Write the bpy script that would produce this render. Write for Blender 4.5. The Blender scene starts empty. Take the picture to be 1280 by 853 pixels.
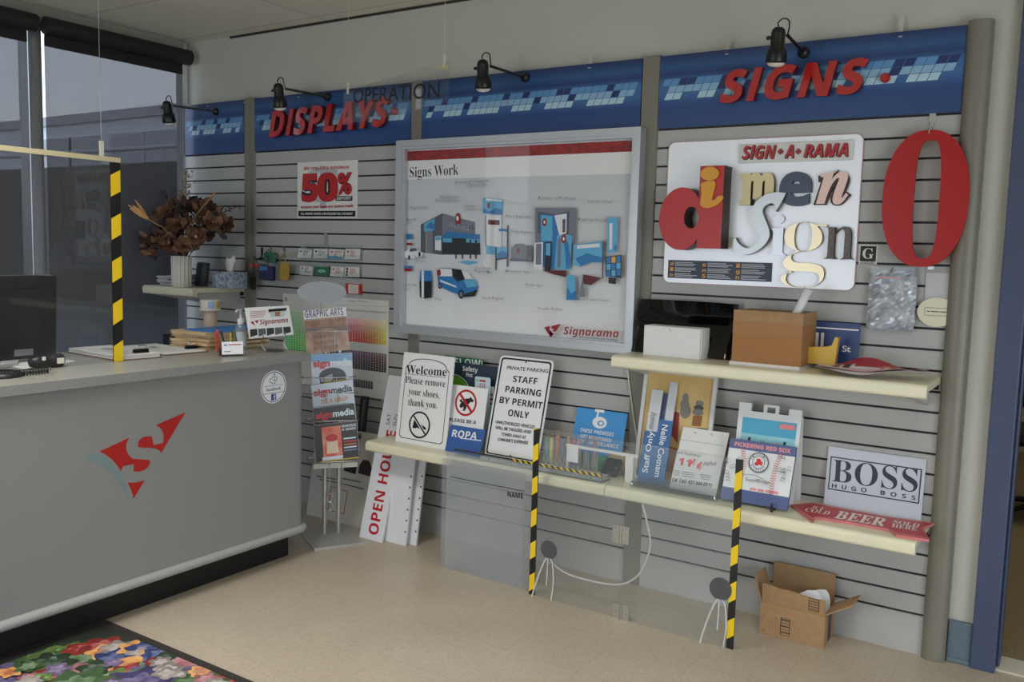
import bpy, math, random
from mathutils import Vector as V, Matrix
random.seed(7)
SC = bpy.context.scene
COL = SC.collection
# ---------------------------------------------------------------- camera
F_PX, YAW, PITCH, ROLL, CAM_D, CAM_H = 1121.0, 0.5797, 0.1004, 0.02667, 3.537, 1.4596
cy, sy, cp, sp = math.cos(YAW), math.sin(YAW), math.cos(PITCH), math.sin(PITCH)
FW = V((-sy * cp, cy * cp, -sp)); RT0 = V((cy, sy, 0)); UP0 = RT0.cross(FW)
RT = math.cos(ROLL) * RT0 + math.sin(ROLL) * UP0
UP = -math.sin(ROLL) * RT0 + math.cos(ROLL) * UP0
CAM = V((0, -CAM_D, CAM_H))
cam = bpy.data.cameras.new('camera'); cam.sensor_width = 36; cam.lens = F_PX / 1280 * 36
cam.clip_start = 0.05; cam.clip_end = 300
camo = bpy.data.objects.new('camera', cam); COL.objects.link(camo)
M3 = Matrix((RT, UP, -FW)).transposed()
camo.matrix_world = Matrix.Translation(CAM) @ M3.to_4x4()
SC.camera = camo
SC.view_settings.view_transform = 'Standard'; SC.view_settings.look = 'None'
SC.view_settings.gamma = 1; SC.view_settings.use_curve_mapping = False
SC.view_settings.exposure = 0.0
# ---------------------------------------------------------------- daylight
w = bpy.data.worlds.new('sky'); SC.world = w; w.use_nodes = True
nt = w.node_tree; nt.nodes.clear()
bg = nt.nodes.new('ShaderNodeBackground'); wo = nt.nodes.new('ShaderNodeOutputWorld')
tc = nt.nodes.new('ShaderNodeTexCoord'); sx_ = nt.nodes.new('ShaderNodeSeparateXYZ'); cr = nt.nodes.new('ShaderNodeValToRGB')
nt.links.new(tc.outputs['Generated'], sx_.inputs[0]); nt.links.new(sx_.outputs[2], cr.inputs[0])
cr.color_ramp.elements[0].position = 0.0; cr.color_ramp.elements[0].color = (0.90, 0.94, 1.0, 1)
cr.color_ramp.elements[1].position = 0.7; cr.color_ramp.elements[1].color = (0.55, 0.70, 0.95, 1)
nt.links.new(cr.outputs[0], bg.inputs[0]); bg.inputs[1].default_value = 2.0
nt.links.new(bg.outputs[0], wo.inputs[0])

def area(name, loc, target, sx, sy, power, col):
    l = bpy.data.lights.new(name, 'AREA'); l.shape = 'RECTANGLE'; l.size = sx; l.size_y = sy
    l.energy = power; l.color = col
    o = bpy.data.objects.new(name, l); COL.objects.link(o); o.location = loc
    o.rotation_euler = (V(target) - V(loc)).to_track_quat('-Z', 'Y').to_euler()
    return o
# daylight of the shop front behind the camera, and of the glazed entrance to the right of it
area('daylight_front', (-2.9, -6.02, 1.1), (-1.2, -2.0, -0.2), 2.6, 1.7, 32, (0.86, 0.93, 1.0))
area('daylight_entrance', (2.42, -2.9, 0.85), (-0.6, -0.6, -0.2), 2.0, 1.6, 50, (0.80, 0.90, 1.0))

# ---------------------------------------------------------------- helpers
def ray(px, py):
    return (RT * (px - 640) / F_PX - UP * (py - 426.5) / F_PX + FW)
def onZ(px, py, z):
    d = ray(px, py); return CAM + d * ((z - CAM.z) / d.z)
def onY(px, py, y):
    d = ray(px, py); return CAM + d * ((y - CAM.y) / d.y)
def onX(px, py, x):
    d = ray(px, py); return CAM + d * ((x - CAM.x) / d.x)

class Fr:
    """a flat frame: a runs along u, b along v, depth d along n = u x v"""
    def __init__(s, o, u=(1, 0, 0), v=(0, 0, 1)):
        s.o = V(o); s.u = V(u).normalized(); v = V(v); s.v = (v - s.u * v.dot(s.u)).normalized(); s.n = s.u.cross(s.v)
    def p(s, a, b, d=0.0): return s.o + s.u * a + s.v * b + s.n * d
    def px(s, x, y, d=0.0):
        r = ray(x, y); o = s.o + s.n * d; t = (o - CAM).dot(s.n) / r.dot(s.n)
        q = CAM + r * t - o; return (q.dot(s.u), q.dot(s.v))
    def off(s, d): return Fr(s.o + s.n * d, s.u, s.v)
def wallfr(y): return Fr((0, y, 0))
def leanfr(BL, BR, lean):
    """a sheet standing on the line BL-BR, tilted back by lean degrees"""
    u = (BR - BL); u.z = 0; u.normalize(); nh = V((u.y, -u.x, 0)); l = math.radians(lean)
    return Fr(BL, u, V((0, 0, 1)) * math.cos(l) - nh * math.sin(l)), (BR - BL).length

def stand(bl, br, tl, z, y, yaw=0.0, top=-0.012, lean=None):
    """frame of a sheet standing on height z at depth y; its tilt is read from where its upper left corner shows,
    but it never leans through the wall"""
    u = V((math.cos(math.radians(yaw)), math.sin(math.radians(yaw)), 0)); o = onY(*bl, y); o.z = z
    w_ = Fr(o, u).px(*br)[0]; nh = V((u.y, -u.x, 0)); best = None
    for i in range(0, 241):
        l = math.radians(i / 4 if lean is None else lean); f = Fr(o, u, V((0, 0, 1)) * math.cos(l) - nh * math.sin(l)); a, h = f.px(*tl)
        if y + h * math.sin(l) > top and best: break
        if best is None or abs(a) < best[0]: best = (abs(a), f, h)
    return best[1], w_, best[2]

def T(st, s):
    base = {'b': 0x1D5D4, 'bi': 0x1D63C, 'B': 0x1D400, 'BI': 0x1D468, 'I': 0x1D434, 'S': 0x1D4D0}.get(st)
    if base is None: return s
    o = ''
    for c in s:
        if c == 'I' and st in ('b', 'bi'): o += chr(base + 26 + 11)
        elif 'A' <= c <= 'Z': o += chr(base + ord(c) - 65)
        elif 'a' <= c <= 'z': o += '\u210e' if (st == 'I' and c == 'h') else chr(base + 26 + ord(c) - 97)
        elif '0' <= c <= '9' and st in ('b', 'bi'): o += chr(0x1D7EC + ord(c) - 48)
        elif '0' <= c <= '9' and st in ('B', 'BI'): o += chr(0x1D7CE + ord(c) - 48)
        else: o += c
    return o
_TC = {}; _TXT = []
def glyphs(st, s, off=0.0, ext=0.0, res=3, sp=1.0, bev=0.0):
    """outline of a line of writing as vertices and faces, x from 0, baseline 0, capital height 1"""
    k = (st, s, off, ext, res, sp, bev)
    if k not in _TC:
        def raw(txt, e, b):
            if not _TXT:
                c = bpy.data.curves.new('lettering_outline', 'FONT'); _TXT.append((c, bpy.data.objects.new('lettering_outline', c)))
            c, o = _TXT[0]; c.body = txt; c.size = 1; c.offset = off; c.extrude = e; c.resolution_u = res
            c.space_character = sp; c.bevel_depth = b; c.bevel_resolution = 1
            m = bpy.data.meshes.new_from_object(o)
            vs = [tuple(q.co) for q in m.vertices]; fs = [tuple(q.vertices) for q in m.polygons]
            bpy.data.meshes.remove(m)
            return vs, fs
        hk = ('H', st, off)
        if hk not in _TC:
            _TC[hk] = max(q[1] for q in raw(T(st, 'H'), 0, 0)[0])
        H = _TC[hk]
        vs, fs = raw(T(st, s), ext, bev)
        x0 = min(q[0] for q in vs) if vs else 0
        _TC[k] = ([((x - x0) / H, y / H, z) for x, y, z in vs], fs)
    return _TC[k]

class MB:
    def __init__(s): s.v = []; s.f = []; s.m = []; s.sm = []; s.mats = []
    def mi(s, m):
        if m not in s.mats: s.mats.append(m)
        return s.mats.index(m)
    def add(s, vs, fs, m, smooth=False):
        b = len(s.v); i = s.mi(m); s.v += [V(q) for q in vs]
        for f in fs: s.f.append(tuple(b + k for k in f)); s.m.append(i); s.sm.append(smooth)
    def fbox(s, fr, a0, a1, b0, b1, d0, d1, m):
        if d0 > d1: d0, d1 = d1, d0
        P = [fr.p(a, b, d) for d in (d0, d1) for b in (b0, b1) for a in (a0, a1)]
        s.add(P, [(0, 2, 3, 1), (4, 5, 7, 6), (0, 1, 5, 4), (2, 6, 7, 3), (0, 4, 6, 2), (1, 3, 7, 5)], m)
    def box(s, x0, x1, y0, y1, z0, z1, m):
        s.fbox(Fr((0, 0, 0), (1, 0, 0), (0, 0, 1)), x0, x1, z0, z1, -y1, -y0, m)
    def poly(s, fr, pts, d, m): s.add([fr.p(a, b, d) for a, b in pts], [tuple(range(len(pts)))], m)
    def rect(s, fr, a0, a1, b0, b1, d, m): s.poly(fr, [(a0, b0), (a1, b0), (a1, b1), (a0, b1)], d, m)
    def prism(s, fr, pts, d0, d1, m, side=None, smooth=False):
        n = len(pts); side = side or m
        ar = sum(pts[i][0] * pts[(i + 1) % n][1] - pts[(i + 1) % n][0] * pts[i][1] for i in range(n))
        if ar < 0: pts = pts[::-1]
        A = [fr.p(a, b, d0) for a, b in pts]; B = [fr.p(a, b, d1) for a, b in pts]
        s.add(A, [tuple(range(n))[::-1]], side); s.add(B, [tuple(range(n))], m)
        s.add(A + B, [(i, (i + 1) % n, n + (i + 1) % n, n + i) for i in range(n)], side, smooth)
    def band(s, fr, out, inn, d0, d1, m, side=None):
        """solid between two closed outlines with the same number of points"""
        n = len(out); side = side or m; R = range(n)
        O0 = [fr.p(a, b, d0) for a, b in out]; I0 = [fr.p(a, b, d0) for a, b in inn]
        O1 = [fr.p(a, b, d1) for a, b in out]; I1 = [fr.p(a, b, d1) for a, b in inn]
        q = lambda o: [(o + i, o + (i + 1) % n, o + n + (i + 1) % n, o + n + i) for i in R]
        s.add(O1 + I1, q(0), m); s.add(I0 + O0, q(0), side); s.add(O0 + O1, q(0), side); s.add(I1 + I0, q(0), side)
    def flatband(s, fr, out, inn, d, m):
        n = len(out); s.add([fr.p(a, b, d) for a, b in list(out) + list(inn)], [(i, (i + 1) % n, n + (i + 1) % n, n + i) for i in range(n)], m)
    def line(s, fr, pts, wd, d, m):
        for (a0, b0), (a1, b1) in zip(pts, pts[1:]):
            L = math.hypot(a1 - a0, b1 - b0) or 1e-6; x, y = -(b1 - b0) / L * wd / 2, (a1 - a0) / L * wd / 2
            s.poly(fr, [(a0 - x, b0 - y), (a1 - x, b1 - y), (a1 + x, b1 + y), (a0 + x, b0 + y)], d, m)
    def tube(s, pts, r, m, n=8, caps=True, r2=None):
        pts = [V(p) for p in pts]; k = len(pts); vs = []; up = None
        for i, p in enumerate(pts):
            t = (pts[min(i + 1, k - 1)] - pts[max(i - 1, 0)]).normalized()
            if up is None: up = t.orthogonal().normalized()
            up = (up - t * up.dot(t)); up = up.normalized() if up.length > 1e-6 else t.orthogonal().normalized()
            b = t.cross(up); rr = r if r2 is None else r + (r2 - r) * i / (k - 1)
            vs += [p + (up * math.cos(2 * math.pi * j / n) + b * math.sin(2 * math.pi * j / n)) * rr for j in range(n)]
        fs = [(i * n + j, i * n + (j + 1) % n, (i + 1) * n + (j + 1) % n, (i + 1) * n + j) for i in range(k - 1) for j in range(n)]
        s.add(vs, fs, m, True)
        if caps: s.add(vs[:n], [tuple(range(n))[::-1]], m); s.add(vs[-n:], [tuple(range(n))], m)
    def lathe(s, c, prof, m, n=24, ax=(0, 0, 1), caps=True, sq=1.0):
        """prof: (radius, height) pairs along ax from c"""
        ax = V(ax).normalized(); e = ax.orthogonal().normalized(); g = ax.cross(e); c = V(c)
        if abs(ax.z) > .99: e = V((1, 0, 0)); g = ax.cross(e)
        vs = [c + ax * h + (e * math.cos(2 * math.pi * j / n) + g * sq * math.sin(2 * math.pi * j / n)) * r for r, h in prof for j in range(n)]
        k = len(prof)
        s.add(vs, [(i * n + j, i * n + (j + 1) % n, (i + 1) * n + (j + 1) % n, (i + 1) * n + j) for i in range(k - 1) for j in range(n)], m, True)
        if caps: s.add(vs[:n], [tuple(range(n))[::-1]], m); s.add(vs[-n:], [tuple(range(n))], m)
    def text(s, fr, txt, p0, p1, h, m, st='r', d=0.0006, off=0.0, depth=0.0, side=None, shear=0.0, res=3, sp=1.0, bev=0.0):
        """one line of writing from p0 to p1 along the baseline (frame coordinates), capital height h"""
        vs, fs = glyphs(st, txt, off, 0.5 if depth else 0.0, res, sp, bev)
        if not vs: return
        W = max(q[0] for q in vs); dx, dy = p1[0] - p0[0], p1[1] - p0[1]; L = math.hypot(dx, dy)
        ex, ey = dx / L, dy / L; k = L / W
        P = []
        for x, y, z in vs:
            X = x * k + y * h * shear; Y = y * h
            P.append(fr.p(p0[0] + X * ex - Y * ey, p0[1] + X * ey + Y * ex, d + (z + 0.5) * depth if depth else d))
        if depth and side:
            zt = 0.5 - 1e-4
            s.add(P, [f for f in fs if all(vs[i][2] > zt for i in f)], m); s.add(P, [f for f in fs if not all(vs[i][2] > zt for i in f)], side)
        else: s.add(P, fs, m)
    def ptext(s, fr, txt, q0, q1, hpx, m, **k):
        """the same, from photograph positions of the baseline's two ends and the height of a capital there"""
        d = k.get('d', 0.0006)
        p0 = fr.px(q0[0], q0[1], d); p1 = fr.px(q1[0], q1[1], d); pt = fr.px(q0[0], q0[1] - hpx, d)
        L = math.hypot(p1[0] - p0[0], p1[1] - p0[1]); h = abs((pt[1] - p0[1]) * (p1[0] - p0[0]) / L - (pt[0] - p0[0]) * (p1[1] - p0[1]) / L)
        s.text(fr, txt, p0, p1, h, m, **k)
    def gb(s, fr, ch, st, bb, m, d=0.0006, depth=0.0, side=None, off=0.0, res=5, bev=0.0, shear=0.0):
        """one character (or word) filling the box x0, y0, x1, y1 of the photograph"""
        vs, fs = glyphs(st, ch, off, 0.5 if depth else 0.0, res, 1.0, bev); vs = [(x + y * shear, y, z) for x, y, z in vs]
        xs = [q[0] for q in vs]; ys = [q[1] for q in vs]; x0, y0, x1, y1 = bb; dd = d + depth
        A0 = fr.px(x0, (y0 + y1) / 2, dd)[0]; A1 = fr.px(x1, (y0 + y1) / 2, dd)[0]; B0 = fr.px((x0 + x1) / 2, y1, dd)[1]; B1 = fr.px((x0 + x1) / 2, y0, dd)[1]
        fx = lambda x: A0 + (x - min(xs)) / (max(xs) - min(xs)) * (A1 - A0)
        fy = lambda y: B0 + (y - min(ys)) / (max(ys) - min(ys)) * (B1 - B0)
        P = [fr.p(fx(x), fy(y), d + (z + .5) * depth if depth else d) for x, y, z in vs]
        if depth and side:
            zt = .5 - 1e-4; top = [all(vs[i][2] > zt for i in f) for f in fs]
            s.add(P, [f for f, t in zip(fs, top) if t], m); s.add(P, [f for f, t in zip(fs, top) if not t], side)
        else: s.add(P, fs, m)
    def ppoly(s, fr, pix, d, m): s.poly(fr, [fr.px(x, y, d) for x, y in pix], d, m)
    def build(s, name, parent=None, bevel=0.0, seg=2, **tags):
        if parent is not None: o0 = V(parent['_o'])
        else:
            xs = [q.x for q in s.v]; ys = [q.y for q in s.v]; o0 = V(((min(xs) + max(xs)) / 2, (min(ys) + max(ys)) / 2, min(q.z for q in s.v)))
        me = bpy.data.meshes.new(name); me.from_pydata([q - o0 for q in s.v], [], s.f)
        for m in s.mats: me.materials.append(m)
        me.polygons.foreach_set('material_index', s.m); me.polygons.foreach_set('use_smooth', s.sm); me.update()
        o = bpy.data.objects.new(name, me); COL.objects.link(o); o['_o'] = tuple(o0)
        if parent is not None: o.parent = parent
        else: o.location = o0
        if bevel:
            b = o.modifiers.new('edge', 'BEVEL'); b.width = bevel; b.segments = seg; b.limit_method = 'ANGLE'; b.angle_limit = math.radians(50)
        for k, v in tags.items(): o[k] = v
        return o
def thing(name, label, cat, loc, group=None):
    o = bpy.data.objects.new(name, None); COL.objects.link(o); o.location = loc; o.empty_display_size = 0.05
    o['_o'] = tuple(loc); o['label'] = label; o['category'] = cat
    if group: o['group'] = group
    return o
def tag(o, label, cat, group=None):
    o['label'] = label; o['category'] = cat
    if group: o['group'] = group
    return o
def rrect(w_, h, r, k=5, x0=0, y0=0):
    P = []
    for cx, cz, a0 in ((w_ - r, r, -90), (w_ - r, h - r, 0), (r, h - r, 90), (r, r, 180)):
        for i in range(k + 1):
            a = math.radians(a0 + 90 * i / k); P.append((x0 + cx + r * math.cos(a), y0 + cz + r * math.sin(a)))
    return P
def ell(a, b, ra, rb, n=32, rot=0.0):
    c, s_ = math.cos(rot), math.sin(rot)
    return [(a + ra * math.cos(t) * c - rb * math.sin(t) * s_, b + ra * math.cos(t) * s_ + rb * math.sin(t) * c) for t in [2 * math.pi * i / n for i in range(n)]]
def bez(p0, p1, p2, p3, n=10):
    return [tuple((1 - t) ** 3 * a + 3 * (1 - t) ** 2 * t * b + 3 * (1 - t) * t * t * c + t ** 3 * e for a, b, c, e in zip(p0, p1, p2, p3)) for t in [i / n for i in range(n + 1)]]
def crom(P, n=6):
    """smooth curve through the points"""
    P = [V(p) for p in P]; out = []
    for i in range(len(P) - 1):
        a, b, c, e = P[max(i - 1, 0)], P[i], P[i + 1], P[min(i + 2, len(P) - 1)]
        for k in range(n):
            t = k / n; out.append(0.5 * ((2 * b) + (c - a) * t + (2 * a - 5 * b + 4 * c - e) * t * t + (3 * b - a - 3 * c + e) * t ** 3))
    return out + [P[-1]]

# ---------------------------------------------------------------- materials
def lin(c):
    return tuple((x / 255 / 12.92) if x / 255 <= 0.04045 else ((x / 255 + 0.055) / 1.055) ** 2.4 for x in c) + (1,)
_MC = {}
def mat(name, rgb, rough=0.5, metal=0.0, spec=0.5, var=0.0, scale=20.0, bump=0.0, rgb2=None, coat=0.0, trans=0.0, stretch=None):
    """plain surface; var / rgb2 add a soft noise of colour, bump a fine relief"""
    if name in _MC: return _MC[name]
    m = bpy.data.materials.new(name); m.use_nodes = True; n = m.node_tree.nodes; L = m.node_tree.links
    b = n['Principled BSDF']; c = lin(rgb)
    b.inputs['Base Color'].default_value = c; b.inputs['Roughness'].default_value = rough; b.inputs['Metallic'].default_value = metal
    b.inputs['Specular IOR Level'].default_value = spec; b.inputs['Coat Weight'].default_value = coat
    if trans: b.inputs['Transmission Weight'].default_value = trans
    if var or rgb2 or bump:
        t = n.new('ShaderNodeTexCoord'); z = n.new('ShaderNodeTexNoise'); z.inputs['Scale'].default_value = scale; z.inputs['Detail'].default_value = 6
        src = t.outputs['Object']
        if stretch:
            mp = n.new('ShaderNodeMapping'); mp.inputs['Scale'].default_value = stretch; L.new(src, mp.inputs['Vector']); src = mp.outputs[0]
        L.new(src, z.inputs['Vector'])
        if var or rgb2:
            r = n.new('ShaderNodeValToRGB'); r.color_ramp.elements[0].position = .35; r.color_ramp.elements[1].position = .65
            c2 = lin(rgb2) if rgb2 else tuple(min(1, x * (1 + var)) for x in c[:3]) + (1,)
            c1 = c if rgb2 else tuple(x * (1 - var) for x in c[:3]) + (1,)
            r.color_ramp.elements[0].color = c1; r.color_ramp.elements[1].color = c2
            L.new(z.outputs['Fac'], r.inputs[0]); L.new(r.outputs[0], b.inputs['Base Color'])
        if bump:
            u = n.new('ShaderNodeBump'); u.inputs['Strength'].default_value = bump; u.inputs['Distance'].default_value = 0.003
            L.new(z.outputs['Fac'], u.inputs['Height']); L.new(u.outputs[0], b.inputs['Normal'])
    _MC[name] = m; return m
def clear(name, tint=(0.95, 0.97, 0.97), haze=0.03, rough=0.03, hz=(0.8, 0.82, 0.84)):
    """thin clear plastic: lets light through, mirrors at a slant, a trace of haze"""
    if name in _MC: return _MC[name]
    m = bpy.data.materials.new(name); m.use_nodes = True; n = m.node_tree.nodes; L = m.node_tree.links; n.clear()
    o = n.new('ShaderNodeOutputMaterial'); tr = n.new('ShaderNodeBsdfTransparent'); gl = n.new('ShaderNodeBsdfGlossy'); df = n.new('ShaderNodeBsdfDiffuse')
    tr.inputs[0].default_value = tuple(tint) + (1,); gl.inputs['Roughness'].default_value = rough; df.inputs[0].default_value = tuple(hz) + (1,)
    lw = n.new('ShaderNodeFresnel'); lw.inputs[0].default_value = 1.45
    m1 = n.new('ShaderNodeMixShader'); m2 = n.new('ShaderNodeMixShader'); m1.inputs[0].default_value = haze
    L.new(tr.outputs[0], m1.inputs[1]); L.new(df.outputs[0], m1.inputs[2])
    ge = n.new('ShaderNodeNewGeometry'); bf = n.new('ShaderNodeMath'); bf.operation = 'SUBTRACT'; bf.inputs[0].default_value = 1; L.new(ge.outputs['Backfacing'], bf.inputs[1]); mu = n.new('ShaderNodeMath'); mu.operation = 'MULTIPLY'; L.new(lw.outputs[0], mu.inputs[0]); L.new(bf.outputs[0], mu.inputs[1])
    L.new(mu.outputs[0], m2.inputs[0]); L.new(m1.outputs[0], m2.inputs[1]); L.new(gl.outputs[0], m2.inputs[2]); L.new(m2.outputs[0], o.inputs[0])
    _MC[name] = m; return m
def grad(name, axis, stops, rough=0.4, scale=1.0, offset=0.0, warp=0.0, lines=0.0):
    """printed blend of colours along one axis of the object (0..1 after scale and offset)"""
    if name in _MC: return _MC[name]
    m = bpy.data.materials.new(name); m.use_nodes = True; n = m.node_tree.nodes; L = m.node_tree.links
    b = n['Principled BSDF']; b.inputs['Roughness'].default_value = rough
    t = n.new('ShaderNodeTexCoord'); s = n.new('ShaderNodeSeparateXYZ'); ma = n.new('ShaderNodeMath'); ma.operation = 'MULTIPLY_ADD'
    L.new(t.outputs['Object'], s.inputs[0]); L.new(s.outputs[axis], ma.inputs[0]); ma.inputs[1].default_value = scale; ma.inputs[2].default_value = offset
    val = ma.outputs[0]
    if warp:
        z = n.new('ShaderNodeTexNoise'); z.inputs['Scale'].default_value = 6; L.new(t.outputs['Object'], z.inputs['Vector'])
        m2 = n.new('ShaderNodeMath'); m2.operation = 'MULTIPLY_ADD'; m2.inputs[1].default_value = warp; L.new(z.outputs['Fac'], m2.inputs[0]); L.new(val, m2.inputs[2]); val = m2.outputs[0]
    r = n.new('ShaderNodeValToRGB'); e = r.color_ramp.elements
    while len(e) < len(stops): e.new(0.5)
    for q, (p, c) in zip(e, stops): q.position = p; q.color = lin(c)
    L.new(val, r.inputs[0]); L.new(r.outputs[0], b.inputs['Base Color'])
    _MC[name] = m; return m
WHITE = mat('white_print', (232, 232, 234), .45); BLACK = mat('black_print', (22, 22, 26), .5); RED = mat('red_print', (186, 22, 26), .45)
DARK = mat('dark_plastic', (24, 24, 26), .38); INK = mat('ink_grey', (95, 96, 102), .6); STEEL = mat('steel', (190, 190, 190), .3, 1.0)
CHROME = mat('chrome', (215, 215, 220), .12, 1.0); ACR = clear('clear_acrylic'); GLASS = clear('window_glass', (0.96, 0.98, 0.98), 0.0, 0.0)
CREAM = mat('cream_laminate', (226, 221, 192), .35, var=.02, scale=8); YEL = mat('tape_yellow', (238, 200, 30), .4); TBLK = mat('tape_black', (18, 18, 18), .4)
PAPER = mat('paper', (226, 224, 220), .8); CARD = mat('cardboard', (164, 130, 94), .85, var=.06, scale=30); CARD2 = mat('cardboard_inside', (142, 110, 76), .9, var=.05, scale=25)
BLUE = mat('sign_blue', (52, 92, 160), .45); NAVY = mat('navy', (38, 46, 72), .5)
# ================================================================ the room
def floor_mat():
    m = mat('vinyl_floor', (176, 164, 146), .34, var=.0); n = m.node_tree.nodes; L = m.node_tree.links; b = n['Principled BSDF']
    t = n.new('ShaderNodeTexCoord'); mp = n.new('ShaderNodeMapping'); mp.inputs['Scale'].default_value = (1.6, 1, 1); mp.inputs['Rotation'].default_value = (0, 0, .5)
    z = n.new('ShaderNodeTexNoise'); z.inputs['Scale'].default_value = 70; z.inputs['Detail'].default_value = 8; z.inputs['Roughness'].default_value = .75
    z2 = n.new('ShaderNodeTexNoise'); z2.inputs['Scale'].default_value = 3; z2.inputs['Detail'].default_value = 3
    r = n.new('ShaderNodeValToRGB'); e = r.color_ramp.elements; e[0].position = .3; e[0].color = lin((176, 162, 140)); e[1].position = .72; e[1].color = lin((206, 194, 174))
    k = n.new('ShaderNodeTexBrick'); k.offset = 0; k.inputs['Scale'].default_value = 1; k.inputs['Brick Width'].default_value = .305; k.inputs['Row Height'].default_value = .305
    k.inputs['Mortar Size'].default_value = .0012; k.inputs['Color1'].default_value = (1, 1, 1, 1); k.inputs['Color2'].default_value = (.985, .985, .985, 1); k.inputs["Mortar"].default_value = (.82, .81, .8, 1)
    mx = n.new('ShaderNodeMixRGB'); mx.blend_type = 'MULTIPLY'; mx.inputs[0].default_value = 1
    m2 = n.new('ShaderNodeMixRGB'); m2.blend_type = 'MULTIPLY'; m2.inputs[0].default_value = .25
    L.new(t.outputs['Object'], mp.inputs[0]); L.new(mp.outputs[0], z.inputs[0]); L.new(t.outputs['Object'], z2.inputs[0]); L.new(t.outputs['Object'], k.inputs[0])
    L.new(z.outputs[0], r.inputs[0]); L.new(r.outputs[0], mx.inputs[1]); L.new(k.outputs[0], mx.inputs[2]); L.new(mx.outputs[0], m2.inputs[1]); L.new(z2.outputs['Fac'], m2.inputs[2])
    L.new(m2.outputs[0], b.inputs['Base Color']); return m
def ceil_mat():
    m = mat('ceiling_tile', (196, 192, 178), .9); n = m.node_tree.nodes; L = m.node_tree.links; b = n['Principled BSDF']
    t = n.new('ShaderNodeTexCoord'); k = n.new('ShaderNodeTexBrick'); k.offset = 0; k.inputs['Scale'].default_value = 1; k.inputs['Brick Width'].default_value = 1.22; k.inputs['Row Height'].default_value = .61
    k.inputs['Mortar Size'].default_value = .004; k.inputs['Color1'].default_value = lin((226, 221, 206)); k.inputs['Color2'].default_value = lin((220, 215, 200)); k.inputs['Mortar'].default_value = lin((176, 172, 160))
    z = n.new('ShaderNodeTexNoise'); z.inputs['Scale'].default_value = 60; z.inputs['Detail'].default_value = 8
    mx = n.new('ShaderNodeMixRGB'); mx.blend_type = 'MULTIPLY'; mx.inputs[0].default_value = .18
    L.new(t.outputs['Object'], k.inputs[0]); L.new(t.outputs['Object'], z.inputs[0]); L.new(k.outputs[0], mx.inputs[1]); L.new(z.outputs['Fac'], mx.inputs[2]); L.new(mx.outputs[0], b.inputs['Base Color'])
    return m
PAINT = mat('wall_paint', (188, 186, 176), .75, var=.015, scale=4)
CEILZ, XL, XR, YF = 2.656, -4.75, 2.5, -6.1
def struct(name, b, **k):
    o = b.build(name, **k); o['kind'] = 'structure'; return o
b = MB(); b.box(XL - .3, XR + .3, YF - .3, 0.03 + 4.0, -.12, 0, floor_mat()); struct('floor', b)
b = MB(); b.box(XL - .3, XR + .3, YF - .3, .18, CEILZ, CEILZ + .1, ceil_mat()); struct('ceiling', b)
b = MB(); b.box(XL, -.285, .03, .15, 0, CEILZ, PAINT); b.box(-.285, .66, .03, .15, 2.35, CEILZ, PAINT); b.box(.66, XR, .03, .15, 0, CEILZ, PAINT); struct('wall_back', b)
# glazed wall on the left, wall of the shop front and of the entrance behind the camera
b = MB(); b.box(XL - .12, XL, YF, -4.2, 0, CEILZ, PAINT); b.box(XL - .12, XL, -4.2, .11, 2.63, CEILZ, PAINT); b.box(XL - .12, XL, .11, .15, 0, CEILZ, PAINT); b.box(XL - .12, XL, -4.2, .11, 0, .1, PAINT)
struct('wall_left', b)
b = MB(); b.box(XL, -4.3, YF - .12, YF, 0, CEILZ, PAINT); b.box(-1.5, XR, YF - .12, YF, 0, CEILZ, PAINT); b.box(-4.3, -1.5, YF - .12, YF, 2.25, CEILZ, PAINT); b.box(-4.3, -1.5, YF - .12, YF, 0, .15, PAINT); struct('wall_front', b)
b = MB(); b.box(XR, XR + .12, YF, -4.2, 0, CEILZ, PAINT); b.box(XR, XR + .12, -2.0, .15, 0, CEILZ, PAINT); b.box(XR, XR + .12, -4.2, -2.0, 2.25, CEILZ, PAINT); struct('wall_right', b)
b = MB(); b.box(-4.3, -1.5, YF - .09, YF - .07, .15, 2.25, GLASS); o = struct('window_3', b)
b = MB(); b.box(XR + .07, XR + .09, -4.2, -2.0, 0, 2.25, GLASS); o = struct('window_4', b)
# window of the left wall: aluminium frame, mullion, panes
ALU = mat('aluminium', (176, 178, 182), .35, .9)
for k_, (y0, y1) in enumerate(((-.88, .11), (-4.2, -.95))):
    b = MB(); b.box(XL - .07, XL - .06, y0, y1, .1, 2.63, GLASS); struct('window_%d' % (k_ + 1), b)
b = MB(); b.box(XL - .08, XL + .02, -.95, -.88, .1, 2.63, ALU); b.box(XL + .02, XL + .028, -.935, -.895, .1, 2.63, ALU); struct('trim_1', b)
b = MB(); b.box(XL - .06, XL + .0, -.004, .026, .1, 2.63, mat('frame_white', (225, 225, 222), .4)); struct('trim_2', b)
b = MB(); b.box(XL, XL + .05, -4.2, -.031, 2.6, CEILZ - .002, mat('bulkhead', (150, 147, 136), .6)); struct('trim_3', b)
# dark strip painted as the shade of the gap where ceiling and wall meet
b = MB(); fr = wallfr(.03); b.box(-4.35, -1.5, .022, .03, CEILZ - .012, CEILZ - .001, mat('painted_gap_shade', (52, 44, 38), .8)); struct('gap_shade_strip', b)
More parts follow.
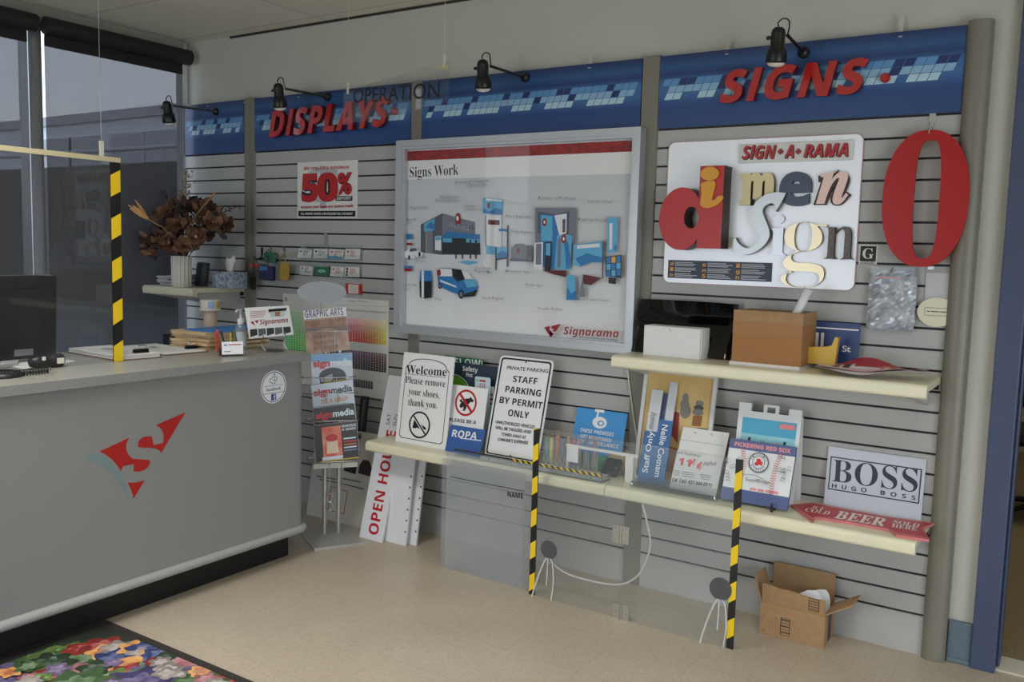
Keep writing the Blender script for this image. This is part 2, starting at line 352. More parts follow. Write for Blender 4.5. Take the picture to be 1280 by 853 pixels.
# unseen ceiling troffers, added to brighten the floor in front of the display wall
for x_ in (-2.6, -.2):
    t = thing('added_ceiling_light', 'recessed white ceiling light above the ' + ('counter side' if x_ < -1 else 'entrance side') + ' of the floor', 'ceiling light', (x_, -2.3, CEILZ - .02), 'recessed ceiling lights')
    b = MB(); b.band(Fr((x_, -2.3, CEILZ), (1, 0, 0), (0, -1, 0)), [(-.6, -.3), (.6, -.3), (.6, .3), (-.6, .3)], [(-.56, -.26), (.56, -.26), (.56, .26), (-.56, .26)], .001, .02, mat('added_troffer_white', (225, 225, 222), .4)); b.build('frame', t)
    l = bpy.data.lights.new('added_fill_light', 'AREA'); l.shape = 'RECTANGLE'; l.size = 1.1; l.size_y = .5; l.energy = 25; l.color = (1.0, .98, .94); l.spread = math.radians(125)
    o = bpy.data.objects.new('added_fill_light', l); COL.objects.link(o); o.location = (x_, -2.3, CEILZ - .012)
# blue steel door frame, base strip and the room beyond
DOORB = mat('door_frame_blue', (66, 76, 106), .45, var=.03)
b = MB(); b.box(-.296, -.216, -.005, .17, 0, 2.4, DOORB); b.box(-.216, -.206, .05, .13, .006, 2.3, DOORB); b.box(.62, .70, -.005, .17, 0, 2.4, DOORB); b.box(-.216, .62, -.005, .17, 2.3, 2.4, DOORB)
struct('door_1', b, bevel=.004)
b = MB(); fr = Fr((0, .03, 0)); b.box(-.376, -.297, .012, .03, 0, .155, mat('base_vinyl', (96, 112, 124), .45)); b.box(-.376, -.297, .002, .03, 0, .018, mat('base_vinyl', (96, 112, 124), .45)); struct('baseboard_back', b, bevel=.004)
b = MB(); b.box(-.216, .62, .03, .165, .0, .006, mat('threshold', (206, 200, 186), .4)); struct('trim_5', b)
CARPET = mat('back_room_carpet', (132, 116, 82), .95, var=.1, scale=80)
b = MB(); b.box(-.9, 2.6, .17, 4.4, .0, .004, CARPET); struct('floor_back_room', b)
b = MB(); b.box(-.9, 2.6, 4.4, 4.5, 0, 2.6, PAINT); b.box(-1.0, -.9, .15, 4.5, 0, 2.6, PAINT); b.box(2.6, 2.7, .15, 4.5, 0, 2.6, PAINT); b.box(-1, 2.7, .18, 4.5, 2.6, 2.7, PAINT); struct('wall_back_room', b)
l = bpy.data.lights.new('back_room_fill', 'AREA'); l.size = 1.0; l.energy = 16; l.color = (1, .95, .86); o = bpy.data.objects.new('back_room_fill', l); COL.objects.link(o); o.location = (.9, 2.2, 2.58)  # fill light added to brighten the back room, no lamp is seen there
# outside, seen through the dark mesh shades
b = MB(); b.box(-80, XL - .4, -60, 60, -.3, -.15, mat('asphalt', (92, 92, 94), .9, var=.08, scale=3)); struct('ground_outside', b)
def exterior():
    YB = 14; c1 = mat('facade_panel', (240, 240, 244), .8, var=.03, scale=1); c2 = mat('facade_joint', (188, 188, 194), .8)
    z = onY(165, 142, YB).z; xr = XL - 1.2
    t = thing('commercial_building', 'long grey panelled building seen through the dark window shade', 'building', (-30, YB + 4, 0))
    b = MB(); b.box(-70, xr, YB, YB + 8, 0, z, c1); b.build('facade', t)
    b = MB()
    for q in (72, 107, 160, 207): x = onY(q, 170, YB).x; b.box(x - .9, x + .9, YB - .06, YB, 0, z - .6, c2)
    b.build('pilaster', t); b = MB(); b.box(-70.1, xr + .1, YB - .1, YB + 8.1, z - .15, z + .15, c2); b.build('parapet', t)
    Y2 = 9; z2 = onY(150, 205, Y2).z; dk = mat('outside_wall_dark', (66, 66, 70), .9, var=.05, scale=2)
    b = MB(); b.box(-60, xr, Y2, Y2 + .3, 0, z2, dk); struct('wall_outside', b)
    b = MB(); z3 = onY(150, 186, Y2).z; b.tube([(-60, Y2 + .1, z3), (xr, Y2 + .1, z3)], .05, c2)
    for i in range(19): b.tube([(xr - .5 - i * 2.8, Y2 + .1, z2), (xr - .5 - i * 2.8, Y2 + .1, z3)], .04, c2, n=6)
    struct('trim_6', b)
exterior()
def shade_mat():
    m = bpy.data.materials.new('mesh_shade'); m.use_nodes = True; n = m.node_tree.nodes; L = m.node_tree.links; n.clear()
    o = n.new('ShaderNodeOutputMaterial'); tr = n.new('ShaderNodeBsdfTransparent'); tr.inputs[0].default_value = (.95, .95, .97, 1); d = n.new('ShaderNodeBsdfPrincipled'); d.inputs['Roughness'].default_value = .8
    t = n.new('ShaderNodeTexCoord'); z = n.new('ShaderNodeTexNoise'); mp = n.new('ShaderNodeMapping'); mp.inputs['Scale'].default_value = (1, 1, 120); z.inputs['Scale'].default_value = 2
    r = n.new('ShaderNodeValToRGB'); r.color_ramp.elements[0].color = lin((86, 85, 85)); r.color_ramp.elements[1].color = lin((98, 96, 95))
    L.new(t.outputs['Object'], mp.inputs[0]); L.new(mp.outputs[0], z.inputs[0]); L.new(z.outputs[0], r.inputs[0]); L.new(r.outputs[0], d.inputs[0])
    x = n.new('ShaderNodeMixShader'); x.inputs[0].default_value = .60; L.new(tr.outputs[0], x.inputs[1]); L.new(d.outputs[0], x.inputs[2]); L.new(x.outputs[0], o.inputs[0]); return m
SHADE = shade_mat(); CASS = mat('shade_cassette', (30, 29, 30), .5)
for (y0, y1, lab) in ((-.885, -.045, 'dark roller shade covering the window pane beside the slatted wall'), (-3.2, -.975, 'dark roller shade on the window beyond the bright gap, behind the monitor')):
    t = thing('roller_shade', lab, 'window shade', (XL + .06, (y0 + y1) / 2, .2), 'dark mesh roller shades')
    b = MB(); b.box(XL + .055, XL + .057, y0, y1, .35, 2.5, SHADE); b.build('fabric', t)
    b = MB(); b.tube([(XL + .085, y0 - .01, 2.555), (XL + .085, y1 + .03, 2.555)], .045, CASS, n=20); b.build('roller', t)
    b = MB(); b.box(XL + .0575, XL + .0585, y0, y1, 2.455, 2.53, CASS); b.build('fabric_header', t)
    b = MB(); b.box(XL + .048, XL + .064, y0, y1, .33, .36, CASS); b.build('bottom_bar', t)
# ================================================================ slatted display wall
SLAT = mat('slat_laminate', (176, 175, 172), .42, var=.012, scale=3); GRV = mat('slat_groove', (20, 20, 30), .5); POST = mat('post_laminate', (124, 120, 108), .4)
P0 = 1.981; PITCH_S = .0762; TOPZ = 2.283
PAN = [(-4.735, -4.19, 'in the corner by the window shade'), (-4.10, -2.95, 'behind the counter end, carrying the red deposit notice'), (-2.88, -1.69, 'behind the large framed poster'), (-1.61, -.459, 'carrying the dimensional letter board and the red O')]
for x0, x1, lab in PAN:
    b = MB(); zs = [TOPZ] + [P0 - PITCH_S * n for n in range(25)] + [0]; g = .0045
    for i in range(len(zs) - 1):
        hi = zs[i] - (g if i else 0); lo = zs[i + 1] + (g if i < len(zs) - 2 else 0)
        b.box(x0, x1, 0, .012, lo, hi, SLAT)
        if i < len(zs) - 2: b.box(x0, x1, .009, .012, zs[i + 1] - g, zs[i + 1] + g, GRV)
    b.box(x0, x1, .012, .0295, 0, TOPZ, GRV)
    tag(b.build('slatted_wallboard'), 'grey slatted wall panel ' + lab, 'wall panel', 'grey slatted wall panels')
for x0, x1, lab, kind in ((-4.19, -4.145, 'left half of the paired grey post beside the small corner shelf', 0), (-4.145, -4.10, 'right half of the paired grey post beside the hanging key tags', 0), (-2.95, -2.88, 'grey flat post left of the large framed poster', 0), (-1.69, -1.61, 'grey flat post between the framed poster and the letter board', 0), (-.458, -.378, 'rounded grey end post of the display wall beside the doorway', 1)):
    b = MB()
    if kind: pts = [(x0, .03), (x0, -.012)] + [(x0 + (x1 - x0) * t, -.012 - .022 * math.sin(math.pi * min(1, t * 1.0)) ** .6 + .0 * t) for t in [i / 12 for i in range(1, 12)]] + [(x1, -.012), (x1, .03)]
    else: pts = [(x0, .03), (x0, -.004), (x0 + .003, -.008), (x1 - .003, -.008), (x1, -.004), (x1, .03)]
    b.prism(Fr((0, 0, 0), (1, 0, 0), (0, 1, 0)), pts, 0, TOPZ + (.008 if kind else .004), POST, smooth=False)
    tag(b.build('slatwall_post'), lab, 'post', 'posts of the slatted wall')
# ---- blue header boards with their red letters
HDR = grad('header_blue', 2, [(0, (42, 74, 124)), (.3, (36, 70, 128)), (.45, (60, 104, 158)), (.62, (62, 108, 160)), (.72, (32, 58, 112)), (.82, (42, 86, 136)), (1, (28, 42, 88))], .3, 1 / .30, 0.0)
TL1 = mat('tile_blue', (92, 146, 196), .35); TL2 = mat('tile_light', (140, 180, 210), .35); TL3 = mat('tile_pale', (176, 208, 222), .35); TLD = mat('tile_navy', (30, 50, 104), .35)
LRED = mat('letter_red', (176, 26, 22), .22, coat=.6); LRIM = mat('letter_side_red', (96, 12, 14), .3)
def prefix_letters(txt, st, off=0.0, sp=1.0):
    """start and width of each letter of a word, in units of the capital height"""
    out = []; tot = max(q[0] for q in glyphs(st, txt, off, 0, 3, sp)[0])
    for i, c in enumerate(txt):
        if c == ' ': continue
        e = max(q[0] for q in glyphs(st, txt[:i + 1], off, 0, 3, sp)[0]); wd = max(q[0] for q in glyphs(st, c, off, 0, 3, sp)[0]); out.append((c, e - wd, wd))
    return out, tot
HLAB = ['short blue header board with pale tiles, in the corner by the window shade', 'blue header board with red letters reading DISPLAYS', 'blue header board with pale tiles and no letters, above the framed poster', 'blue header board with red letters reading SIGNS']
for k_, (x0, x1, lab) in enumerate(PAN):
    x0 += .012 if k_ == 0 else .002; x1 -= .002; zb = P0 + .004
    t = thing('header_board', HLAB[k_], 'sign board', ((x0 + x1) / 2, -.004, zb), 'blue header boards')
    fr = wallfr(0); b = MB(); b.fbox(fr, x0, x1, zb, TOPZ - .003, .0005, .009, HDR)
    rr = random.Random(31 + k_); th = .0285; tw = .036
    for row in range(3):
        zc = 2.10 + th * row; a = x0 - .05
        while a < x1 + .05:
            run = rr.choice((2, 3, 4, 5)); gap = rr.choice((1, 1, 2)) if row != 1 else rr.choice((0, 1, 1))
            for q in range(run + gap):
                A0 = a + q * tw + row * .012 + .0015; A1 = A0 + tw - .003; sl = .012
                if A0 < x0 + .002 or A1 + sl > x1 - .002: continue
                if q < run: b.poly(fr, [(A0, zc), (A1, zc), (A1 + sl, zc + th - .002), (A0 + sl, zc + th - .002)], .0096, (TL3, TL2, TL1)[row])
                elif row: b.poly(fr, [(A0, zc), (A1, zc), (A1 + sl, zc + th - .002), (A0 + sl, zc + th - .002)], .0096, TLD)
            a += (run + gap) * tw
    b.build('board', t)
    spec = {1: ('DISPLAYS', (336, 171), (486, 156), 31.5, (492.5, 139.5)), 3: ('SIGNS', (899, 128), (1085, 114.5), 38.5, (1106, 97))}.get(k_)
    if spec:
        fr = wallfr(-.009); txt, q0, q1, hp, dot = spec; d0 = fr.px(*q0, .03); d1 = fr.px(*q1, .03); h = fr.px(q0[0], q0[1] - hp, .03)[1] - d0[1]
        L, tot = prefix_letters(txt, 'b', .014, 1.12); sh = .24; kx = (d1[0] - d0[0]) / (tot + sh)
        for c, s0, wd in L:
            b = MB(); z = d0[1] + (d1[1] - d0[1]) * s0 / tot
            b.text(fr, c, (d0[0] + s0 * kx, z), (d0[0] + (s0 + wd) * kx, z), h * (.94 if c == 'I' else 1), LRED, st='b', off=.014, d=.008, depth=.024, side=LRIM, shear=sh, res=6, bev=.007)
            b.build('letter', t)
        p = fr.px(*dot, .02); b = MB(); b.lathe(fr.p(p[0], p[1], 0), [(.014, 0), (.017, .004), (.017, .02), (.013, .025)], LRED, ax=fr.n); b.build('round_dot', t)
# small metal clips above the header boards
for q, lab in (((260.5, 131), 'first small clip above the short corner header board'), ((306, 118), 'small clip above the paired posts'), ((374, 113), 'small clip above the header board reading DISPLAYS, by the spotlight arm'), ((738, 72), 'small clip above the header board with no letters'), ((910, 52), 'small white clip above the letters SIGNS, left of the spotlight'), ((1127, 30), 'taller white clip above the right end of the header board reading SIGNS')):
    p = onY(q[0], q[1], -.004); b = MB(); b.box(p.x - .006, p.x + .006, -.003, .0, TOPZ - .02, TOPZ + .035 + (.02 if q[0] > 1000 else 0), mat('clip_grey', (186, 184, 176), .4)); b.box(p.x - .007, p.x + .007, -.012, .004, TOPZ - .022, TOPZ - .018, STEEL)
    tag(b.build('header_clip'), lab, 'clip', 'clips above the header boards')
# ================================================================ reception counter
CLAM = mat('counter_laminate', (138, 138, 137), .38, var=.02, scale=120); CTOP = mat('counter_top_laminate', (150, 148, 140), .3, var=.03, scale=150); TOE = mat('toe_black', (12, 12, 13), .5)
XC, YE, ZC = -3.05, -.61, .965
def counter():
    t = thing('reception_counter', 'long grey reception counter with a red and teal arrow logo on its front', 'counter', (-3.4, -1.8, 0))
    Y0 = -3.0; R = .055
    zf = Fr((0, 0, 0), (1, 0, 0), (0, 1, 0))
    def plan(xf, ye, xb, r): return [(xb, Y0), (xf, Y0)] + [(xf - r + r * math.cos(a), ye - r + r * math.sin(a)) for a in [math.pi / 2 * i / 8 for i in range(9)]] + [(xb, ye)]
    b = MB(); b.prism(zf, plan(XC, YE, -3.72, R), .125, ZC - .035, CLAM); b.build('body', t)
    b = MB(); b.prism(zf, plan(XC + .022, YE + .018, -3.78, .02), ZC - .035, ZC, CTOP, side=CLAM); b.build('counter_top', t, bevel=.003)
    b = MB(); P = [(XC + .004, Y0, .137), (XC + .004, YE - .05, .137)] + [(XC - .046 + .05 * math.cos(a), YE - .05 + .054 * math.sin(a), .137) for a in [math.pi / 2 * i / 6 for i in range(1, 7)]] + [(-3.7, YE + .004, .137)]
    b.tube(P, .019, mat('bumper_grey', (160, 160, 160), .35), n=12); b.build('bumper_rail', t)
    b = MB(); b.box(-3.66, XC - .065, Y0 + .02, YE - .05, 0, .125, TOE); b.build('toe_kick', t)
    fr = Fr((XC, 0, 0), (0, 1, 0), (0, 0, 1)); TEAL = mat('logo_teal', (118, 140, 142), .45); LR = mat('logo_red', (170, 28, 26), .4)
    def z(x, y): return (80 + x / 4, 500 + y / 4)
    def pp(P): return [fr.px(*z(*q), .0006) for q in P]
    S1 = [(178, 258), (330, 188)] + bez((330, 188), (300, 215), (305, 275), (345, 295), 6) + bez((345, 295), (385, 300), (420, 296), (432, 306), 5) + bez((432, 306), (430, 345), (385, 368), (347, 357), 6) + [(350, 322), (294, 333), (285, 358)] + bez((285, 358), (265, 320), (235, 285), (178, 258), 6)[:-1]
    S2 = bez((370, 230), (365, 195), (395, 178), (440, 184), 6) + [(448, 226), (495, 216)] + bez((495, 216), (506, 170), (490, 138), (458, 127), 6) + [(608, 62), (487, 265)] + bez((487, 265), (470, 240), (440, 240), (395, 240), 5) + [(372, 236)]
    S3 = bez((318, 414), (345, 418), (380, 412), (405, 401), 5) + [(347, 496)] + bez((347, 496), (345, 470), (332, 440), (318, 414), 4)[1:-1]
    S4 = bez((96, 293), (120, 285), (135, 270), (155, 268), 4) + bez((155, 268), (230, 285), (300, 370), (328, 494), 10) + [(320, 496)] + bez((320, 496), (290, 420), (230, 320), (96, 293), 10)[:-1]
    b = MB()
    for S in (S1, S2, S3): b.poly(fr, pp(S), .0006, LR)
    b.poly(fr, pp(S4), .0006, TEAL); b.build('arrow_logo', t)
    # round sticker
    b = MB(); c = fr.px(342, 484, .0006); r = fr.px(342, 463.5, .0006)[1] - c[1]
    FB = mat('sticker_blue', (34, 74, 130), .45)
    b.poly(fr, ell(*c, r, r), .0006, WHITE); b.flatband(fr, ell(*c, r * .93, r * .93), ell(*c, r * .88, r * .88), .001, FB)
    b.text(fr, '\U0001F44D', (c[0] - r * .30, c[1] + r * .30), (c[0] + r * .30, c[1] + r * .30), r * .42, FB, d=.001, off=.008)
    b.text(fr, 'Like and follow us on', (c[0] - r * .72, c[1] + r * .06), (c[0] + r * .72, c[1] + r * .06), r * .11, FB, d=.001)
    b.text(fr, 'facebook', (c[0] - r * .58, c[1] - r * .22), (c[0] + r * .58, c[1] - r * .22), r * .19, FB, 'b', d=.001)
    b.line(fr, [(c[0] - r * .8, c[1] - r * .36), (c[0] + r * .8, c[1] - r * .36)], r * .03, .001, FB)
    b.rect(fr, c[0] - r * .2, c[0] + r * .2, c[1] - r * .82, c[1] - r * .42, .001, FB); b.text(fr, 'f', (c[0] - r * .02, c[1] - r * .82), (c[0] + r * .16, c[1] - r * .82), r * .32, WHITE, 'b', d=.0014)
    b.build('round_sticker', t)['label'] = 'round white sticker with a blue thumb'
counter()
def shelf(name, lab, x0, x1, z, dep, cat='shelf', grp=None, ends=()):
    t = thing(name, lab, cat, ((x0 + x1) / 2, -dep / 2, z - .03), grp)
    fr = Fr((0, 0, 0), (0, 1, 0), (0, 0, 1)); pr = [(-.002, z - .026), (-.002, z)] + [(-dep + .018, z)] + [(-dep + .018 - .018 * math.sin(a), z - .018 + .018 * math.cos(a)) for a in [math.pi / 2 * i / 6 for i in range(1, 7)]] + [(-dep, z - .036)] + [(-dep + .012 - .012 * math.cos(a), z - .036 - .012 * math.sin(a)) for a in [math.pi / 2 * i / 4 for i in range(1, 5)]] + [(-dep + .03, z - .048), (-dep + .03, z - .026)]
    b = MB(); b.prism(Fr((0, 0, 0), (0, 1, 0), (0, 0, 1)), pr, x0, x1, CREAM); b.build('board', t)
    for k in range(2):
        xb = x0 + .03 if k == 0 else x1 - .05
        b = MB(); b.prism(fr, [(-.002, z - .11), (-.002, z - .027), (-dep + .032, z - .027), (-dep + .032, z - .05)], xb, xb + .014, mat('bracket_grey', (196, 196, 192), .4)); b.build('bracket', t)
    b = MB(); b.box(x0 + .005, x1 - .005, -.004, -.001, z - .05, z - .027, TBLK); b.build('rear_trim', t)
    return t
SZ = .512; UZ = 1.05
shelf('display_shelf', 'left length of the long lower cream shelf, holding the welcome and parking signs', -2.955, -1.642, SZ, .31, grp='lower cream shelves')
shelf('display_shelf', 'right length of the long lower cream shelf, holding the baseball tile and the arrow sign', -1.639, -.461, SZ, .31, grp='lower cream shelves')
shelf('display_shelf', 'upper cream shelf on the right, holding two cartons', -1.632, -.461, UZ, .31)
def corner_shelf():
    z = 1.205; p = onZ(250, 364.5, z); q = onZ(168, 355, z)
    return shelf('corner_shelf', 'short cream shelf with a vase in the corner by the window', max(q.x, -4.655), -4.2, z, min(.36, -p.y)), z, max(q.x, -4.655)
_, CZ, CX0 = corner_shelf()
# ================================================================ things on the slatted wall
def mapper(x0, y0, s): return lambda x, y: (x0 + x / s, y0 + y / s)
def layer(start=.0006, step=.00025):
    d = [start]
    def nx(): d[0] += step; return d[0]
    return nx
def framed_poster():
    t = thing('framed_poster', 'large silver framed poster headed Signs Work with a grey building and a blue van', 'poster', (-2.33, -.03, 1.03))
    X0, X1, Z0, Z1 = -2.998, -1.66, 1.031, 1.99; fr = wallfr(-.008); fw = .043
    FRM = mat('frame_silver', (196, 198, 202), .32, .55)
    o = [(X0, Z0), (X1, Z0), (X1, Z1), (X0, Z1)]; i1 = [(X0 + .03, Z0 + .03), (X1 - .03, Z0 + .03), (X1 - .03, Z1 - .03), (X0 + .03, Z1 - .03)]
    xl_ = onY(504.5, 300, -.052).x; i1 = [(xl_ - .013, Z0 + .03), (X1 - .03, Z0 + .03), (X1 - .03, Z1 - .03), (xl_ - .013, Z1 - .03)]; i2 = [(xl_, Z0 + fw), (X1 - fw, Z0 + fw), (X1 - fw, Z1 - fw), (xl_, Z1 - fw)]
    b = MB(); b.band(fr, o, i1, .001, .055, FRM); b.band(fr, i1, i2, .02, .044, FRM); b.build('picture_frame', t, bevel=.004)
    f = wallfr(-.024); b = MB(); G = grad('poster_ground', 2, [(0, (238, 238, 240)), (.35, (222, 224, 228)), (1, (204, 206, 211))], .25, 1.15, -.02)
    b.fbox(f, xl_ - .012, X1 - .035, Z0 + .035, Z1 - .035, -.01, 0, G); n = layer()
    P1, P2, P3 = mapper(480, 150, 2.7515), mapper(500, 230, 5.02), mapper(640, 230, 4.0625)
    c = lambda nm, rgb: mat('poster_' + nm, rgb, .3)
    def poly(P, pts, m): d = n(); b.ppoly(f, [P(*q) for q in pts], d, m)
    xl, xr = xl_ - .006, X1 - .038; zb = lambda px, py: f.px(px, py)[1]
    def hband(l0, l1, r0, r1, m): d = n(); b.poly(f, [(xl, l1), (xr, r1), (xr, r0), (xl, r0 if False else l0)], d, m)
    hband(1.893, 1.94, 1.893, 1.94, mat('poster_red', (150, 22, 24), .3, var=.35, scale=30)); hband(1.80, 1.893, 1.80, 1.893, c('white', (238, 238, 238)))
    b.ptext(f, 'Signs Work', P1(88, 198), P1(256, 188), 12.5, BLACK, st='B', d=n(), off=-.004)
    GB, GB2, BL1, BL2, DKB = c('grey', (122, 124, 138)), c('grey_dark', (86, 88, 102)), c('blue', (40, 120, 186)), c('sky', (96, 176, 216)), c('black', (22, 24, 30))
    LG, MAR, RD = c('light', (232, 232, 236)), c('maroon', (92, 26, 32)), c('red', (180, 36, 40))
    # building
    poly(P2, [(130, 255), (265, 185), (265, 445), (130, 430)], GB2); poly(P2, [(265, 185), (470, 240), (475, 445), (265, 445)], GB)
    poly(P2, [(150, 250), (218, 215), (216, 290), (152, 303)], BL2); poly(P2, [(160, 275), (190, 240), (216, 250), (214, 285)], BL1); poly(P2, [(162, 305), (205, 292), (205, 440), (162, 432)], GB); poly(P2, [(160, 305), (168, 303), (168, 432), (160, 432)], c('wood', (170, 150, 120)))
    poly(P2, [(220, 330), (258, 325), (258, 420), (220, 415)], LG); poly(P2, [(222, 333), (256, 328), (256, 352), (222, 355)], BL2)
    poly(P2, [(265, 320), (300, 296), (500, 318), (500, 345), (265, 338)], BL1); poly(P2, [(265, 338), (500, 345), (505, 445), (265, 440)], DKB); poly(P2, [(268, 340), (325, 342), (325, 368), (268, 366)], BL2); poly(P2, [(415, 344), (500, 346), (500, 372), (415, 368)], BL2)
    for q in (345, 385, 435, 470): poly(P2, [(q, 350), (q + 12, 350), (q + 10, 470), (q + 2, 470)], DKB)
    poly(P2, [(360, 490), (420, 480), (500, 492), (430, 508)], BL2); d = n(); ct = f.px(*P2(368, 222)); b.poly(f, ell(*ct, .017, .03), d, RD); d = n(); b.poly(f, ell(ct[0] - .003, ct[1] + .004, .008, .012), d, LG)
    b.ptext(f, 'GLOBAL', P2(298, 262), P2(465, 298), 5.5, LG, st='b', d=n(), off=.02); b.ptext(f, 'GLOBAL', P2(298, 262), P2(465, 298), 5.5, GB2, st='b', d=n(), off=-.012)
    # pylon and panel signs
    poly(P2, [(520, 85), (645, 98), (640, 195), (520, 185)], BL2); poly(P2, [(525, 150), (560, 175), (600, 150), (642, 165), (640, 193), (522, 183)], BL1); poly(P2, [(540, 90), (640, 100), (640, 112), (540, 104)], LG); d = n(); b.poly(f, ell(*f.px(*P2(562, 135)), .009, .015), d, RD)
    poly(P2, [(540, 192), (635, 200), (635, 440), (540, 440)], LG); poly(P2, [(552, 225), (625, 228), (625, 258), (552, 255)], MAR); poly(P2, [(540, 385), (635, 398), (635, 445), (540, 440)], BL2); poly(P2, [(535, 195), (541, 195), (541, 390), (535, 390)], GB2)
    poly(P2, [(620, 280), (672, 284), (672, 300), (620, 297)], BL1); poly(P2, [(672, 260), (681, 260), (679, 520), (669, 520)], DKB); poly(P2, [(597, 398), (607, 398), (606, 540), (597, 540)], DKB); poly(P2, [(607, 405), (672, 395), (672, 462), (607, 470)], BL2); poly(P2, [(607, 440), (640, 420), (672, 432), (672, 462), (607, 470)], BL1); poly(P2, [(604, 470), (672, 460), (672, 468), (604, 480)], DKB)
    # monument sign
    poly(P3, [(-5, 325), (20, 305), (55, 305), (80, 325), (80, 385), (-5, 385)], GB); poly(P3, [(-10, 378), (102, 382), (102, 396), (-10, 392)], GB2); poly(P3, [(80, 312), (102, 312), (102, 390), (80, 390)], GB); d = n(); b.poly(f, ell(*f.px(*P3(38, 338)), .008, .012), d, RD)
    # van, bin, pick-up
    poly(P2, [(230, 530), (330, 530), (335, 560), (390, 600), (470, 600), (488, 650), (470, 700), (395, 705), (300, 670), (240, 635)], BL1); poly(P2, [(325, 532), (385, 540), (405, 600), (360, 615), (330, 580)], DKB); poly(P2, [(385, 540), (430, 555), (455, 595), (410, 600)], LG); poly(P2, [(232, 532), (325, 534), (328, 580), (236, 580)], LG); poly(P2, [(400, 605), (470, 600), (486, 645), (420, 650)], BL2)
    poly(P2, [(250, 600), (350, 640), (355, 652), (255, 615)], LG); poly(P2, [(405, 690), (485, 665), (470, 705), (400, 712)], DKB)
    for q, r in (((260, 640), .011), ((394, 692), .017)):
        ct = f.px(*P2(*q)); d = n(); b.poly(f, ell(*ct, r, r * 1.3), d, DKB); d = n(); b.poly(f, ell(*ct, r * .55, r * .75), d, GB)
    d = n(); b.poly(f, ell(*f.px(*P2(255, 558)), .012, .017), d, RD)
    poly(P2, [(122, 610), (200, 610), (198, 712), (160, 720), (125, 712)], DKB); poly(P2, [(128, 545), (195, 545), (200, 610), (122, 610)], BL1); poly(P2, [(135, 545), (150, 545), (150, 715), (135, 712)], LG)
    poly(P2, [(28, 430), (60, 400), (100, 398), (115, 420), (145, 432), (140, 455), (70, 470), (28, 462)], LG); poly(P2, [(62, 404), (98, 402), (110, 420), (60, 426)], GB2)
    for q in ((70, 462), (135, 442)): d = n(); b.poly(f, ell(*f.px(*P2(*q)), .007, .012), d, DKB)
    poly(P2, [(38, 318), (75, 315), (80, 345), (42, 350)], BL1); poly(P2, [(40, 370), (76, 370), (76, 385), (40, 385)], RD); poly(P2, [(22, 515), (75, 515), (75, 548), (22, 548)], BL1); poly(P2, [(22, 530), (75, 530), (75, 548), (22, 548)], RD)
    # booth, displays
    poly(P3, [(118, 122), (326, 122), (322, 300), (118, 300)], GB); poly(P3, [(130, 140), (220, 155), (290, 138), (290, 255), (250, 270), (130, 250)], GB2)
    poly(P3, [(142, 152), (222, 162), (240, 260), (226, 435), (160, 420), (145, 290)], BL1); poly(P3, [(148, 158), (205, 165), (205, 290), (148, 290)], BL2); poly(P3, [(215, 160), (278, 150), (276, 250), (240, 262)], LG); poly(P3, [(256, 180), (272, 178), (270, 245), (256, 248)], GB2)
    poly(P3, [(228, 262), (280, 258), (305, 265), (296, 435), (215, 435), (222, 340)], BL2); poly(P3, [(260, 262), (285, 300), (298, 380), (292, 430), (275, 430), (268, 330)], BL1); poly(P3, [(232, 280), (250, 278), (246, 425), (230, 425)], GB)
    for q, r in (((176, 195), .012), ((274, 280), .013), ((336, 365), .014), ((298, 566), .010)): d = n(); b.poly(f, ell(*f.px(*P3(*q)), r, r * 1.5), d, RD); d = n(); b.poly(f, ell(f.px(*P3(*q))[0], f.px(*P3(*q))[1], r * .4, r * .6), d, LG)
    poly(P3, [(168, 295), (200, 295), (200, 372), (168, 372)], DKB); poly(P3, [(172, 302), (196, 302), (194, 365), (172, 362)], BL2); poly(P3, [(166, 375), (200, 372), (196, 440), (166, 440)], DKB); poly(P3, [(115, 300), (158, 295), (155, 440), (112, 430)], LG); poly(P3, [(122, 305), (150, 303), (148, 410), (120, 410)], GB)
    poly(P3, [(155, 440), (276, 440), (275, 475), (210, 460)], MAR); poly(P3, [(312, 310), (465, 290), (462, 400), (400, 398), (350, 420), (310, 415)], BL2); poly(P3, [(320, 380), (380, 352), (460, 375), (460, 398), (400, 398), (350, 418)], BL1); poly(P3, [(330, 312), (445, 302), (445, 320), (330, 330)], LG)
    poly(P3, [(360, 460), (455, 478), (400, 515), (362, 508)], MAR); poly(P3, [(458, 292), (466, 290), (464, 480), (456, 480)], GB2); poly(P3, [(486, 170), (536, 168), (532, 345), (484, 350)], BL2); poly(P3, [(495, 200), (510, 200), (508, 330), (495, 335)], LG); poly(P3, [(515, 330), (530, 300), (530, 345)], BL1)
    poly(P3, [(475, 370), (556, 360), (554, 478), (476, 470)], DKB)
    for r_ in range(3):
        for k in range(3): x = 480 + k * 25; y = 374 - k * 3 + r_ * 34; poly(P3, [(x, y), (x + 21, y - 2), (x + 21, y + 29), (x, y + 30)], (c('orange', (226, 170, 60)) if (r_, k) == (0, 1) else BL2 if (r_ + k) % 2 else BL1))
    poly(P3, [(490, 475), (530, 478), (528, 510), (490, 505)], DKB); poly(P3, [(278, 462), (318, 465), (326, 590), (275, 590)], BL2); poly(P3, [(280, 520), (300, 560), (325, 540), (326, 590), (276, 588)], BL1); poly(P3, [(348, 520), (360, 470), (372, 575), (340, 575)], GB)
